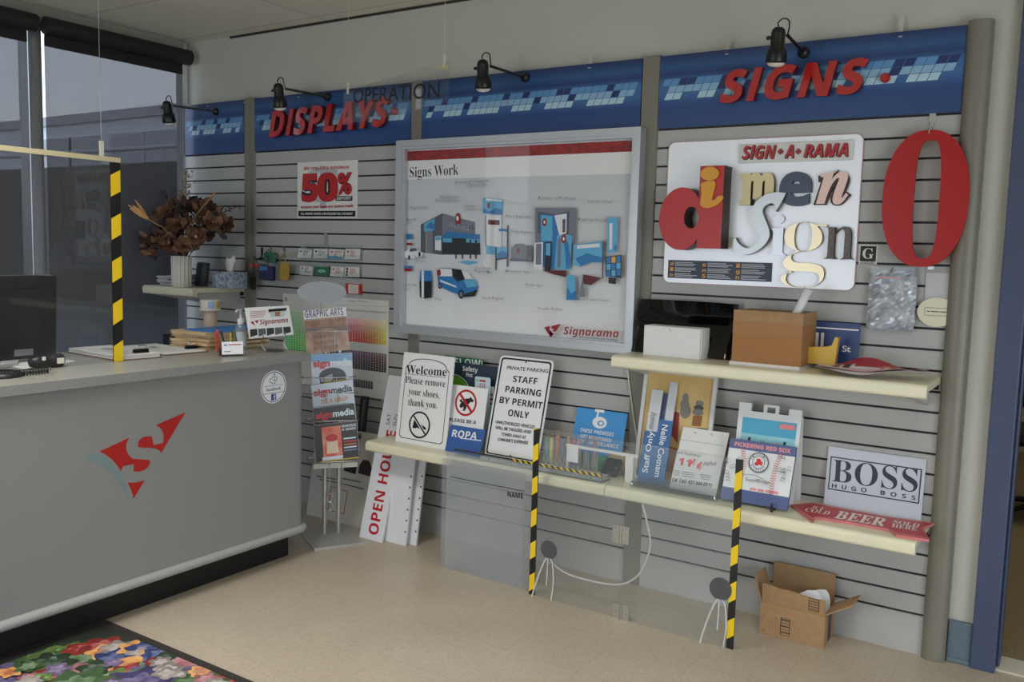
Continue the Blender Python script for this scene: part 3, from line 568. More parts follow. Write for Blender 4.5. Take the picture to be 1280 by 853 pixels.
    for P, s_, a, e in ((P1, 'Commercial & Fabricated', (245, 220), (360, 214)), (P1, 'LED Neon Signs', (285, 232), (358, 227)), (P2, 'Channel Letters', (252, 92), (375, 90)), (P2, 'Dimensional Letters', (222, 115), (375, 112)), (P2, 'Digital Printing', (62, 158), (175, 156)), (P2, 'Window', (405, 148), (470, 148)), (P2, 'Lettering', (403, 168), (478, 170)),
                       (P2, 'Magnetic', (40, 232), (102, 230)), (P2, 'Signs', (40, 252), (76, 252)), (P2, 'Directory &', (90, 468), (170, 470)), (P2, 'ADA Signs', (88, 492), (165, 492)), (P2, 'Floor Decals', (468, 535), (570, 540)), (P2, 'Graphics Mats', (468, 556), (582, 562)), (P2, 'Real Estate', (28, 640), (105, 642)), (P2, 'Signs', (30, 668), (62, 668)),
                       (P2, 'Decals', (215, 730), (262, 732)), (P2, 'Vehicle Graphics', (512, 724), (650, 730)), (P2, 'Post & Panel Signs', (662, 212), (835, 216)), (P2, 'Water Features', (695, 306), (835, 314)), (P2, 'Monument Signs', (660, 555), (825, 562)), (P3, 'Tradeshow & POS Display', (132, 80), (325, 82)), (P3, 'Banners & Flags', (385, 95), (512, 98)),
                       (P3, 'Tradeshow Displays', (335, 188), (488, 192)), (P3, 'Digital Signs', (68, 518), (158, 524)), (P3, 'Menu Board Systems', (328, 590), (495, 600)), (P3, 'Portable Displays', (130, 640), (260, 645))):
        b.ptext(f, s_, P(*a), P(*e), 3.6, c('caption', (118, 120, 126)), st='B', d=n(), off=-.018, res=1); a2, e2 = f.px(*P(a[0], a[1] + 6)), f.px(*P(e[0], e[1] + 6)); b.line(f, [a2, e2], .0008, n(), c('rule', (150, 152, 158)))
    LGR = mat('brand_red', (150, 20, 44), .35); d = n()
    for S in ([(163, 728), (195, 722), (190, 740), (212, 762), (196, 782)], [(200, 722), (248, 710), (222, 752), (205, 748), (212, 738), (200, 735)], [(190, 752), (200, 750), (206, 768), (200, 780)]): b.ppoly(f, [P3(*q) for q in S], d, LGR)
    b.ptext(f, 'Signarama', P3(262, 764), P3(543, 781), 9.5, LGR, st='bi', d=n()); b.ptext(f, 'The way to grow your business.', P3(340, 782), P3(540, 800), 2.6, INK, st='b', d=n(), res=1)
    b.build('print', t)
    b = MB(); b.fbox(wallfr(-.036), X0 + .05, X1 - .05, Z0 + .05, Z1 - .05, 0, .002, clear('poster_cover', (1, 1, 1), 0.0, .02)); b.build('clear_cover', t)
framed_poster()

def letter_board():
    t = thing('letter_board', 'white board of mixed dimensional letters reading dimenSign', 'sign', (-1.17, -.02, 1.34))
    ALB = mat('brushed_white', (242, 243, 248), .35, .25, var=.02, scale=30, stretch=(1, 1, 60)); X0, X1, Z0, Z1 = -1.556, -.778, 1.342, 1.927
    fr = wallfr(-.002); b = MB(); b.prism(fr, rrect(X1 - X0, Z1 - Z0, .03, 6, X0, Z0), 0, .006, mat('board_edge_pink', (196, 160, 164), .5)); b.prism(fr, rrect(X1 - X0 - .006, Z1 - Z0 - .006, .028, 6, X0 + .003, Z0 + .003), .006, .0075, ALB); b.build('board', t)
    f = wallfr(-.0096); P = mapper(820, 160, 4.06); pb = lambda x0, y0, x1, y1: P(x0, y0) + P(x1, y1)
    W2 = mat('plate_light', (216, 214, 212), .4); b = MB(); q = [f.px(*P(*z), .012) for z in ((425, 80), (1003, 62), (1000, 163), (430, 178))]
    za, zb_ = (q[2][1] + q[3][1]) / 2, (q[0][1] + q[1][1]) / 2; b.fbox(f, q[0][0], q[1][0], za, zb_, .0, .012, W2); b.build('name_plate', t, bevel=.002)
    b = MB(); SR = mat('plate_red', (176, 40, 44), .4); g = f.off(.012)
    for s_, x0, x1 in (('SIGN', 437, 608), ('A', 652, 700), ('RAMA', 750, 975)):
        y0 = 158 - (x0 - 437) * .0286; y1 = 158 - (x1 - 437) * .0286
        b.ptext(g, s_, P(x0 + 3, y0 + 3), P(x1 + 3, y1 + 3), 16, BLACK, st='bi', d=.0006, off=.02); b.ptext(g, s_, P(x0, y0), P(x1, y1), 16, SR, st='bi', d=.001, depth=.004, off=.012)
    for x in (632, 722): b.gb(g, '\U0001F341', 'r', pb(x - 15, 103, x + 15, 136), SR, d=.001, depth=.003, off=.02)
    b.build('name_lettering', t)
    # red block d
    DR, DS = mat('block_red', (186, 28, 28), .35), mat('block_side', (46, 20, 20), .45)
    D = .085; g = f; px = lambda x, y: g.px(*P(x, y), D)
    c0 = px(130, 460); rx = (px(240, 460)[0] - px(16, 460)[0]) / 2; rz = (px(130, 302)[1] - px(130, 620)[1]) / 2; c0 = (px(16, 460)[0] + rx, (px(130, 302)[1] + px(130, 620)[1]) / 2)
    s0, s1 = px(216, 400)[0], px(338, 400)[0]; st_, sb_ = px(275, 192)[1], px(275, 612)[1]; N = 48
    out = []
    for i in range(N):
        a = 2 * math.pi * i / N; x = c0[0] + rx * math.cos(a); z = c0[1] + rz * math.sin(a); out.append((x, z))
    # outline: bowl on the left joined to the tall stem
    B_ = [q for q in [(c0[0] + rx * math.cos(a), c0[1] + rz * math.sin(a)) for a in [math.radians(40 + 280 * i / 40) for i in range(41)]] if q[0] < s0 + .002]
    outl = [(s1, st_), (s0, st_)] + B_ + [(s0, sb_), (s1, sb_)]
    hc = px(178, 455); hr = (px(214, 455)[0] - px(142, 455)[0]) / 2; hz = (px(178, 400)[1] - px(178, 512)[1]) / 2
    cu = bpy.data.curves.new('d', 'CURVE'); cu.dimensions = '2D'; cu.fill_mode = 'BOTH'; cu.extrude = D / 2
    for L in (outl, ell(*hc, hr, hz, 28)):
        sp = cu.splines.new('POLY'); sp.points.add(len(L) - 1); sp.use_cyclic_u = True
        for p_, q_ in zip(sp.points, L): p_.co = (q_[0], q_[1], 0, 1)
    ob = bpy.data.objects.new('d', cu); me = bpy.data.meshes.new_from_object(ob)
    vs = [tuple(v.co) for v in me.vertices]; fs = [tuple(p_.vertices) for p_ in me.polygons]; bpy.data.objects.remove(ob); bpy.data.curves.remove(cu); bpy.data.meshes.remove(me)
    Pv = [g.p(x, z, D / 2 + d_ + .0005) for x, z, d_ in vs]; top = [all(vs[i][2] > D / 2 - 1e-5 for i in f_) for f_ in fs]
    b = MB(); b.add(Pv, [f_ for f_, k in zip(fs, top) if k], DR); b.add(Pv, [f_ for f_, k in zip(fs, top) if not k], DS); b.build('letter_d', t)
    g = f.off(D + .001); b = MB(); AMB = mat('letter_amber', (224, 156, 36), .4); q = lambda x, y: g.px(*P(x, y), .01); c1 = q(272, 232); b.prism(g, ell(c1[0], c1[1], (q(318, 232)[0] - q(226, 232)[0]) / 2, (q(272, 197)[1] - q(272, 267)[1]) / 2, 28), 0, .01, AMB)
    bd = crom([V(q(*z)).to_3d() for z in ((226, 282), (262, 270), (300, 274), (290, 330), (284, 366), (300, 362), (318, 345), (340, 350), (320, 382), (285, 402), (248, 406), (224, 388), (230, 340), (226, 282))], 4)[:-1]; b.prism(g, [(v_.x, v_.y) for v_ in bd], 0, .01, AMB); b.build('letter_i', t)
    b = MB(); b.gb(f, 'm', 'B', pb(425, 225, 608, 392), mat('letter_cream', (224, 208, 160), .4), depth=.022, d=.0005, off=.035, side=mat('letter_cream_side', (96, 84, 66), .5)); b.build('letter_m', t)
    b = MB(); b.gb(f, 'e', 'b', pb(625, 222, 788, 397), mat('letter_navy', (52, 66, 92), .3), depth=.018, d=.0005, off=.03, side=NAVY); b.build('letter_e', t)
    b = MB(); b.gb(f, 'n', 'BI', pb(803, 212, 990, 395), mat('letter_outline', (66, 30, 30), .45), depth=.014, d=.0005, off=.045); b.gb(f.off(.0145), 'n', 'BI', pb(816, 220, 978, 390), mat('letter_pink', (240, 206, 196), .4), d=.0008, off=.012); b.build('letter_n', t)
    q = lambda x, y: f.px(*P(x, y), .035); SS = crom([V(q(*z)).to_3d() for z in ((660, 330), (600, 327), (545, 345), (503, 382), (482, 430), (486, 472), (512, 520), (528, 552), (516, 582), (486, 606), (450, 608), (416, 584), (400, 556), (391, 600), (402, 634), (440, 646), (492, 634), (540, 604), (572, 560), (574, 520), (556, 470), (541, 428), (548, 402), (572, 386), (596, 384), (612, 408), (606, 424), (632, 384), (660, 330))], 4)[:-1]
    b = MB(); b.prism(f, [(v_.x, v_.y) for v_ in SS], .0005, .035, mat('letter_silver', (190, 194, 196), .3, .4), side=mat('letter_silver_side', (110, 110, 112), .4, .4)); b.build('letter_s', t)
    b = MB(); b.gb(f, 'i', 'B', pb(575, 440, 662, 648), mat('letter_polished', (196, 198, 204), .3, .5), depth=.014, d=.0005); b.build('letter_i', t)
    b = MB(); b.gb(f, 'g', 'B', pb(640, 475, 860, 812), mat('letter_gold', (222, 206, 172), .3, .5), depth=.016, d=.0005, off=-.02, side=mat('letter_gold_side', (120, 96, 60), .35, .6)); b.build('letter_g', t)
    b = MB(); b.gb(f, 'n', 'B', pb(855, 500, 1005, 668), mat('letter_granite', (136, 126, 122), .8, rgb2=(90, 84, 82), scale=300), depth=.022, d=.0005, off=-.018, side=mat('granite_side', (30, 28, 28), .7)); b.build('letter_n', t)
    # legend plate
    b = MB(); q = [f.px(*P(*z), .003) for z in ((63, 668), (590, 688), (585, 783), (63, 760))]; za, zb_ = (q[2][1] + q[3][1]) / 2, (q[0][1] + q[1][1]) / 2; A0, A1 = q[0][0], q[1][0]
    b.fbox(f, A0, A1, za, zb_, 0, .003, mat('legend_navy', (44, 50, 70), .4)); Wd, Hh = A1 - A0, zb_ - za; AM = mat('legend_amber', (226, 160, 44), .4); WL = mat('legend_white', (190, 192, 198), .5); rr = random.Random(3)
    for k, w_ in enumerate(('dim', 'enS', 'ign')):
        for r_, ch in enumerate(w_):
            x = A0 + Wd * (.02 + .325 * k); z = zb_ - Hh * (.30 + .31 * r_); b.text(f, ch, (x, z), (x + Wd * .035, z), Hh * .2, AM, 'b', d=.0036)
            for l_ in range(3):
                L = rr.uniform(.16, .24); b.rect(f, x + Wd * .05, x + Wd * (.05 + L), z + Hh * (.16 - .085 * l_), z + Hh * (.20 - .085 * l_), .0036, WL)
    b.build('legend_plate', t)
letter_board()

def red_o():
    t = thing('letter_o', 'large red letter O hanging from a hook on the slatted wall', 'letter', (-.551, -.03, 1.44)); f = wallfr(-.034)
    def sup(c, rx, rz, e, n=64): return [(c[0] + rx * abs(math.cos(a)) ** (2 / e) * math.copysign(1, math.cos(a)), c[1] + rz * abs(math.sin(a)) ** (2 / e) * math.copysign(1, math.sin(a))) for a in [2 * math.pi * i / n for i in range(n)]]
    c = (-.5505, 1.681); L = f.px(1141.5, 250, .022)[0]; R = f.px(1174, 250, .022)[0]; T_, B_ = f.px(1163, 174.5, .022)[1], f.px(1153, 323, .022)[1]
    b = MB(); b.band(f, sup(c, .141, .2405, 2.25), sup(((L + R) / 2, (T_ + B_) / 2), (R - L) / 2, (T_ - B_) / 2, 3.2), 0, .022, mat('o_red', (172, 22, 24), .36, spec=.35)); b.build('ring', t, bevel=.003)
    b = MB(); b.box(-.562, -.54, -.004, -.0005, 1.955, 1.985, CHROME); b.box(-.557, -.545, -.008, -.004, 1.91, 1.96, CHROME); b.tube(crom([(-.551, -.006, 1.94), (-.551, -.02, 1.912), (-.551, -.05, 1.908), (-.551, -.062, 1.925)]), .0028, CHROME); b.build('hook', t)
red_o()
def notice():
    f = wallfr(-.002); P = mapper(300, 60, 4); b = MB(); n = layer(.003); X0, X1, Z0, Z1 = -3.757, -3.308, 1.609, 1.912
    b.fbox(f, X0, X1, Z0, Z1, 0, .0025, mat('notice_white', (226, 224, 220), .4)); DR = mat('notice_red', (184, 26, 28), .4); GH = mat('notice_grey', (186, 186, 186), .4)
    b.gb(f, '$', 'b', P(330, 590) + P(500, 800), GH, d=n())
    b.ptext(f, 'We require a minimum', P(320, 612), P(545, 604), 4.6, DR, st='bi', d=n())
    for off, m in ((.075, BLACK), (.03, DR)):
        b.gb(f, '5', 'b', P(308, 628) + P(392, 772), m, d=n(), off=off); b.gb(f, '0', 'b', P(385, 622) + P(490, 770), m, d=n(), off=off)
        b.gb(f, '%', 'b', P(487, 622) + P(560, 735), m, d=n(), off=off * .9)
    d = n(); q = [f.px(*P(*z), d) for z in ((478, 741), (562, 764))]; b.rect(f, q[0][0], q[1][0], q[1][1], q[0][1], d, BLACK); b.ptext(f, 'DEPOSIT', P(484, 760), P(557, 757), 3.6, WHITE, st='b', d=n())
    b.ptext(f, 'because your signs are custom made', P(305, 803), P(566, 796), 3.4, DR, st='bi', d=n())
    b.rect(f, X0 + .012, X1 - .012, Z0 + .008, Z0 + .038, n(), BLACK); b.text(f, 'ALL ORDERS UNDER $100 REQUIRE FULL PAYMENT', (X0 + .03, Z0 + .017), (X1 - .03, Z0 + .017), .012, WHITE, 'b', d=n())
    tag(b.build('deposit_notice'), 'white notice with a large red 50% and the word deposit', 'notice')
notice()
SPOTB = mat('spot_black', (16, 16, 17), .35)
def spotlight(mount, end, lab):
    m = onY(*mount, -.011); e = onY(*end, -.235); t = thing('spotlight', lab, 'spotlight', m, 'black arm spotlights on the header boards')
    b = MB(); b.lathe((m.x, -.0095, m.z), [(.022, 0), (.022, .012), (.016, .018), (.008, .024)], SPOTB, ax=(0, -1, 0)); b.build('wall_mount', t)
    b = MB(); b.tube([V((m.x, -.03, m.z)), V((e.x, e.y + .012, e.z))], .0065, SPOTB); b.build('arm', t)
    ax = V((-.10, .22, -1)).normalized(); c = e + V((-.025, -.012, .018)) - ax * .0
    b = MB(); b.lathe(c - ax * .008, [(.012, 0), (.022, .008), (.0255, .02), (.0255, .066), (.029, .072), (.035, .082), (.038, .112), (.038, .122), (.034, .122), (.033, .085)], SPOTB, n=24, ax=ax, caps=False); b.lathe(c - ax * .008, [(.0005, 0), (.012, 0)], SPOTB, ax=ax, caps=False); h = b.build('lamp_head', t)
    b = MB(); b.lathe(c + ax * .085, [(.02, 0), (.0325, .018), (.031, .036), (.022, .043), (.0005, .046)], mat('bulb_face', (224, 216, 206), .25), ax=ax); b.build('bulb', h)
    b = MB(); s = c + V((-.026, -.004, -.028)); b.lathe(s, [(.005, 0), (.007, .004), (.007, .014), (.004, .016)], SPOTB, ax=(-1, -.1, 0), n=12); b.build('knob', h)
    b = MB(); P = [c + V((0, 0, .01)) + V((.0, 0, -.0)), c + V((-.004, -.0, .022)), c + V((.014, 0, .036)), c + V((.034, .002, .028)), c + V((.036, .006, .004)), e + V((.0, .014, .002))]; b.tube(crom(P), .0028, SPOTB, n=6); b.build('cable', t)
spotlight((270, 139.5), (214, 132), 'black arm spotlight above the corner shelf, reaching over the window shade')
spotlight((410, 121), (354, 110.5), 'black arm spotlight above the first letters of DISPLAYS')
spotlight((657, 97), (611, 82), 'black arm spotlight above the framed poster')
spotlight((1005, 66), (983, 43), 'black arm spotlight above the word SIGNS')
# small square emblem, packets and oval plaque right of the letter board
def right_bits():
    f = wallfr(-.0005); q0, q1 = f.px(1074.5, 306), f.px(1096, 331); b = MB(); n = layer(.0016); X0, X1, Z0, Z1 = q0[0], q1[0], q1[1], q0[1]
    b.fbox(f, X0, X1, Z0, Z1, 0, .0015, mat('emblem_white', (214, 210, 200), .5)); w_ = X1 - X0; b.rect(f, X0 + w_ * .07, X1 - w_ * .07, Z1 - w_ * .93, Z1 - w_ * .07, n(), BLACK); d = n()
    vs, fs = glyphs('B', 'G', 0, 0); mx = max(v[0] for v in vs); k = w_ * .58; b.add([f.p(X0 + w_ * .5 + (x - mx / 2) * k, Z1 - w_ * .78 + y * k, d) for x, y, z in vs], fs, mat('emblem_white', (214, 210, 200), .5))
    b.text(f, 'GEMINI', (X0 + w_ * .18, Z0 + w_ * .135), (X1 - w_ * .18, Z0 + w_ * .135), w_ * .07, BLACK, 'b', d=n()); b.text(f, 'PLAQUES', (X0 + w_ * .12, Z0 + w_ * .03), (X1 - w_ * .12, Z0 + w_ * .03), w_ * .08, BLACK, 'b', d=n())
    tag(b.build('plaque_emblem'), 'small white plaque with a white G in a black square', 'sticker')
    # bundle of clear packets
    a0, a1 = f.px(1088, 333, .02), f.px(1141, 415, .02); X0, X1, Z1, Z0 = a0[0], a1[0], a0[1] - .012, a1[1]; cx = (X0 + X1) / 2
    t = thing('plastic_packets', 'bundle of shiny clear plastic packets hanging under the red O', 'plastic bag', (cx, -.02, Z0))
    bag = mat('packet_foil', (196, 202, 208), .16, .15, rgb2=(146, 150, 160), scale=26, bump=.9); rr = random.Random(5)
    for k in range(3):
        b = MB(); nx, nz = 12, 18; off = (k - 1) * .003; vs = []
        for j in range(nz + 1):
            for i in range(nx + 1):
                u, v_ = i / nx, j / nz; bul = .012 * math.sin(math.pi * u) ** .6 * math.sin(math.pi * min(1, .15 + v_)) ** .7
                vs.append((X0 + off + u * (X1 - X0) + rr.uniform(-.002, .002), -.006 - k * .008 - bul * (1 if k == 2 else .5) - rr.uniform(0, .006), Z0 + k * .002 + v_ * (Z1 - Z0 - .012 * k)))
        b.add(vs, [(j * (nx + 1) + i, j * (nx + 1) + i + 1, (j + 1) * (nx + 1) + i + 1, (j + 1) * (nx + 1) + i) for j in range(nz) for i in range(nx)], bag, False)
        if k == 2:
            fr2 = wallfr(-.047)
            for (u, v_, w2, m_) in ((.15, .86, .5, 'packet_print_red'), (.5, .5, .3, 'packet_print_red'), (.1, .3, .3, 'packet_print_teal')): b.rect(fr2.off(-.014), X0 + u * (X1 - X0), X0 + (u + w2) * (X1 - X0), Z0 + v_ * (Z1 - Z0), Z0 + (v_ + .03) * (Z1 - Z0), 0, mat(m_, (196, 150, 154) if 'red' in m_ else (146, 176, 176), .3))
        b.build('packet', t)
    b = MB(); b.box(X0 + .004, X1 - .004, -.034, -.006, Z1 - .012, Z1 + .012, clear('bag_header', (.9, .92, .92), .12, .12)); b.build('bag_header', t)
    b = MB(); b.tube(crom([(cx - .005, -.001, Z1 + .012), (cx - .005, -.03, Z1 - .005), (cx - .005, -.045, Z1 - .004), (cx - .005, -.05, Z1 + .008)]), .0022, STEEL, n=6); b.build('hook', t)
    # hanging card and oval plaque
    a0, a1 = f.px(1158, 341, .006), f.px(1193, 385, .006); t = thing('hanging_card', 'white card in a clear sleeve hanging from two chrome clips right of the packets', 'card', (a0[0], -.01, a1[1] - .04))
    b = MB(); b.fbox(f, a0[0], a1[0], a1[1] - .05, a0[1], .003, .0045, mat('card_white', (208, 208, 208), .5)); b.build('card', t); b = MB(); b.fbox(f, a0[0] - .003, a1[0] + .006, a1[1] - .055, a0[1] + .025, .0055, .0065, clear('sleeve', (.98, .98, .98), .05)); b.build('clear_sleeve', t)
    for x in (a0[0] + .012, a1[0] - .004): b = MB(); b.fbox(f, x - .008, x + .012, a0[1] + .012, a0[1] + .024, .0008, .008, CHROME); b.build('clip', t)
    c = f.px(1171, 390.5, .012); r0 = f.px(1196, 390.5, .012)[0] - c[0]; r1 = c[1] - f.px(1171, 409, .012)[1]; b = MB(); IV = mat('oval_ivory', (222, 216, 190), .35)
    b.prism(f, ell(*c, r0, r1, 40), .008, .014, IV); n = layer(.0142); b.flatband(f, [(c[0] - r0 * .62, c[1] - r1 * .25), (c[0] + r0 * .62, c[1] - r1 * .25), (c[0] + r0 * .62, c[1] + r1 * .3), (c[0] - r0 * .62, c[1] + r1 * .3)], [(c[0] - r0 * .6, c[1] - r1 * .22), (c[0] + r0 * .6, c[1] - r1 * .22), (c[0] + r0 * .6, c[1] + r1 * .27), (c[0] - r0 * .6, c[1] + r1 * .27)], n(), INK)
    [b.rect(f, c[0] + r0 * x_, c[0] + r0 * (x_ + w2), c[1], c[1] + r1 * .07, n(), INK) for x_, w2 in ((-.5, .16), (-.3, .42), (.16, .34))]
    tag(b.build('oval_plaque'), 'ivory oval plaque hanging below the white card', 'plaque')
right_bits()
# business cards in clear wall racks
def card_racks():
    f = wallfr(-.001); P = mapper(300, 290, 7.756); rows = [[(565, 165, 690, 250), (712, 165, 846, 252), (862, 168, 1000, 258), (1020, 165, 1155, 262)], [(580, 330, 700, 415), (728, 340, 862, 420), (878, 335, 1004, 428), (1018, 342, 1150, 435)]]
    names = [['with grey lettering, first in the upper rack', 'with a dark mark, second in the upper rack', 'with a blue lower edge, third in the upper rack', 'with red and grey marks, last in the upper rack'], ['with a black dot, first in the lower rack', 'in dark green, second in the lower rack', 'with pink lettering, third in the lower rack', 'with black rings, last in the lower rack']]
    for r_, row in enumerate(rows):
        A = [f.px(*P(x0, y0), .02) + f.px(*P(x1, y1), .02) for x0, y0, x1, y1 in row]; X0, X1 = A[0][0] - .008, A[-1][2] + .008; zb = min(a[3] for a in A) - .004; zt = zb + .035
        t = thing('card_rack', ('upper' if r_ == 0 else 'lower') + ' clear acrylic rack of business cards on the slatted wall', 'card holder', ((X0 + X1) / 2, -.02, zb), 'clear business card racks')
        b = MB(); b.fbox(f, X0, X1, zb, zb + .075, 0, .002, ACR); b.fbox(f, X0, X1, zb - .003, zb, 0, .03, ACR); b.build('tray', t)
        for a in A: b = MB(); b.fbox(f, a[0] - .004, a[2] + .004, zb, zt - .01, .027, .029, ACR); b.build('front_lip', t)
        for k, a in enumerate(A):
            b = MB(); hh = a[1] - zb - .0005; w_ = a[2] - a[0]; g = Fr(f.p(a[0], zb + .0005, .014), (1, 0, .02 * (1 if k % 2 else -1)), (0, .12, 1)); cm = mat('card_stock', (218, 216, 212), .6) if not (r_ == 1 and k == 1) else mat('card_green', (24, 104, 66), .5)
            b.fbox(g, 0, w_, 0, hh, 0, .010, cm); rr = random.Random(r_ * 9 + k)
            tx = (INK, mat('card_red', (176, 70, 70), .5), mat('card_blue', (70, 150, 190), .5), mat('card_teal', (120, 190, 160), .5))
            if r_ == 1 and k == 1: b.poly(g, ell(w_ * .5, hh * .5, w_ * .28, hh * .2), .0106, tx[3])
            else:
                if (r_, k) == (0, 2): b.rect(g, 0, w_, 0, hh * .3, .0106, tx[2])
                if (r_, k) == (1, 3):
                    for q in (.2, .5, .8): b.poly(g, ell(w_ * .16, hh * q, w_ * .08, hh * .13), .0106, BLACK)
                else: b.poly(g, ell(w_ * .2, hh * .72, w_ * .08, hh * .1), .0106, (INK, BLACK, tx[1], tx[1])[k])
                for q in range(4): b.rect(g, w_ * .38, w_ * (.55 + rr.random() * .35), hh * (.78 - q * .16), hh * (.84 - q * .16), .0107, tx[1] if (k == 3 or k == 2) else INK)
            tag(b.build('business_cards'), 'stack of business cards ' + names[r_][k], 'business cards', 'business cards in the wall racks')
    a = f.px(*P(1022, 500), .012) + f.px(*P(1170, 608), .012); b = MB(); RC = mat('card_red', (176, 70, 70), .5); w_, hh = a[2] - a[0], a[1] - a[3]; g = Fr((a[0], -.001, a[3]))
    b.fbox(g, 0, w_, 0, hh, 0, .012, mat('card_box_red', (178, 40, 36), .45)); b.rect(g, w_ * .2, w_ * .86, hh * .06, hh * .94, .0126, mat('card_stock', (218, 216, 212), .6))
    for q in range(4): b.rect(g, w_ * .28, w_ * .76, hh * (.76 - q * .17), hh * (.80 - q * .17), .013, RC)
    tag(b.build('business_cards'), 'single red-edged stack of cards below the racks, beside the grey oval plate', 'business cards', 'business cards in the wall racks')
    q = onY(408, 297, -.004); b = MB(); b.fbox(Fr((q.x, -.0005, q.z - .02), (1, 0, .12), (-.12, 0, 1)), -.008, .01, -.03, .045, 0, .006, STEEL); tag(b.build('wall_clip'), 'steel clip fixed above the upper card rack', 'clip')
card_racks()
# key tags and pouches on three hooks left of the card racks
def hanging_tags():
    P = mapper(300, 290, 7.756); data = [((210, 158), 'dark', [((88, 300), (205, 425), (78, 76, 72), 'red', .02), ((118, 430), (160, 560), (36, 34, 32), None, .012)], 'dark grey pouch with a red top hanging from the first hook beside the post'), ((298, 152), 'steel', [((232, 195), (318, 300), (22, 96, 58), None, .014), ((212, 325), (335, 470), (36, 40, 82), 'blue', .022)], 'green and dark blue tags hanging from the middle hook'), ((428, 152), 'steel', [((345, 305), (412, 470), (104, 102, 94), None, .014), ((405, 300), (480, 468), (176, 142, 44), None, .01)], 'yellow and grey tags hanging from the third hook')]
    for hk, hm, items, lab in data:
        h = onY(*P(*hk), -.005); d = -.05; lo = onY(*P(items[-1][1][0], items[-1][1][1]), d); t = thing('key_tags', lab, 'key tags', (h.x, -.03, lo.z), 'tags on the wall hooks')
        b = MB(); b.box(h.x - .007, h.x + .007, -.004, -.0005, h.z - .06, h.z + .004, STEEL if hm == 'steel' else DARK); b.tube(crom([(h.x, -.003, h.z - .05), (h.x, -.03, h.z - .06), (h.x, -.06, h.z - .058), (h.x, -.066, h.z - .045)]), .0028, STEEL if hm == 'steel' else DARK, n=6); b.build('hook', t)
        for k, (p0, p1, rgb, top, th) in enumerate(items):
            a, c = onY(*P(*p0), d), onY(*P(*p1), d); w_, hh = c.x - a.x, a.z - c.z; g = Fr((a.x, d + th / 2 - .012 * k, c.z), (1, .35 if k == 0 else .1, -.05), (.06, 0, 1)); m = mat('tag_%d_%d_%d' % rgb, rgb, .55, var=.1, scale=40)
            b = MB(); b.prism(g, rrect(w_, hh, min(w_, hh) * .18), 0, th, m)
            if top: b.prism(g, [(0.001, hh * .66), (w_ * .62, hh * .72), (w_ * .62, hh * .98), (w_ * .1, hh * .97)], th, th + .004, mat('tag_top_' + top, (176, 34, 34) if top == 'red' else (62, 112, 166), .5))
            b.build('pouch' if top else 'tag', t, bevel=.002)
            b = MB(); b.tube(crom([V((h.x, -.05, h.z - .056)), V(((a.x + c.x) / 2, d - .004, (a.z + h.z) / 2)), g.p(w_ / 2, hh * .95, th / 2)]), .003, m, n=6); b.build('strap', t)
hanging_tags()
# ================================================================ things on the lower shelf, left length
def sheet(b, fr, w_, h, t_, m, r=0.0, side=None):
    b.prism(fr, rrect(w_, h, r, 5) if r else [(0, 0), (w_, 0), (w_, h), (0, h)], -t_, 0, m, side=side)
SIGNW = mat('sign_white', (236, 236, 236), .4)
def welcome_sign():
    f, w_, h = stand((494, 552), (557, 561), (505, 440), SZ + .0005, -.215); b = MB(); n = layer(.0004); P = mapper(480, 420, 3.878)
    sheet(b, f, w_, h, .006, SIGNW)
    def inset(k):
        q = [f.px(*P(x, y)) for x, y in ((55, 488), (275, 532), (316, 165), (98, 118))]; A0, A1 = w_ * .07 + k, w_ * .93 - k; B0, B1 = h * .05 + k, h * .86 - k; c = .012; top = h * .95 - k
        L = [(A0 + c, B0), (A1 - c, B0), (A1, B0 + c), (A1, B1 - c), (A1 - c, B1)]
        L += [(w_ / 2 + (A1 - c - .006 - w_ / 2) * math.cos(t_), B1 + (top - B1) * math.sin(t_) ** .8) for t_ in [math.pi * i / 16 for i in range(17)]]
        L += [(A0 + c, B1), (A0, B1 - c), (A0, B0 + c)]; return L
    b.flatband(f, inset(0), inset(.0032), n(), BLACK)
    THN = -.009
    b.ptext(f, 'Welcome', P(106, 181), P(303, 196), 10.2, BLACK, st='B', d=n(), off=0); b.line(f, [f.px(*P(100, 183)), f.px(*P(300, 203))], .0018, n(), BLACK)
    for s_, a, e in (('Please remove', (103, 228), (296, 250)), ('your shoes,', (117, 284), (268, 304)), ('thank you.', (116, 337), (256, 353))): b.ptext(f, s_, P(*a), P(*e), 8.6, BLACK, st='B', d=n(), off=THN)
    c = f.px(*P(173, 432)); r = abs(f.px(*P(173, 366))[1] - c[1]); d = n(); b.flatband(f, ell(*c, r, r, 40), ell(*c, r * .87, r * .87, 40), d, BLACK)
    S = [(-.62, -.22), (-.55, .28), (-.3, .38), (-.1, .12), (.35, -.02), (.62, -.12), (.64, -.28), (.1, -.30), (-.2, -.22), (-.35, -.3), (-.62, -.3)]
    d = n(); b.poly(f, [(c[0] + x * r, c[1] + y * r) for x, y in S], d, BLACK); d = n(); b.line(f, [(c[0] - r * .62, c[1] + r * .62), (c[0] + r * .62, c[1] - r * .62)], r * .24, d, SIGNW); d = n(); b.line(f, [(c[0] - r * .62, c[1] + r * .62), (c[0] + r * .62, c[1] - r * .62)], r * .13, d, BLACK)
    tag(b.build('welcome_sign'), 'white sign reading Welcome, please remove your shoes, leaning on the shelf', 'sign')
welcome_sign()
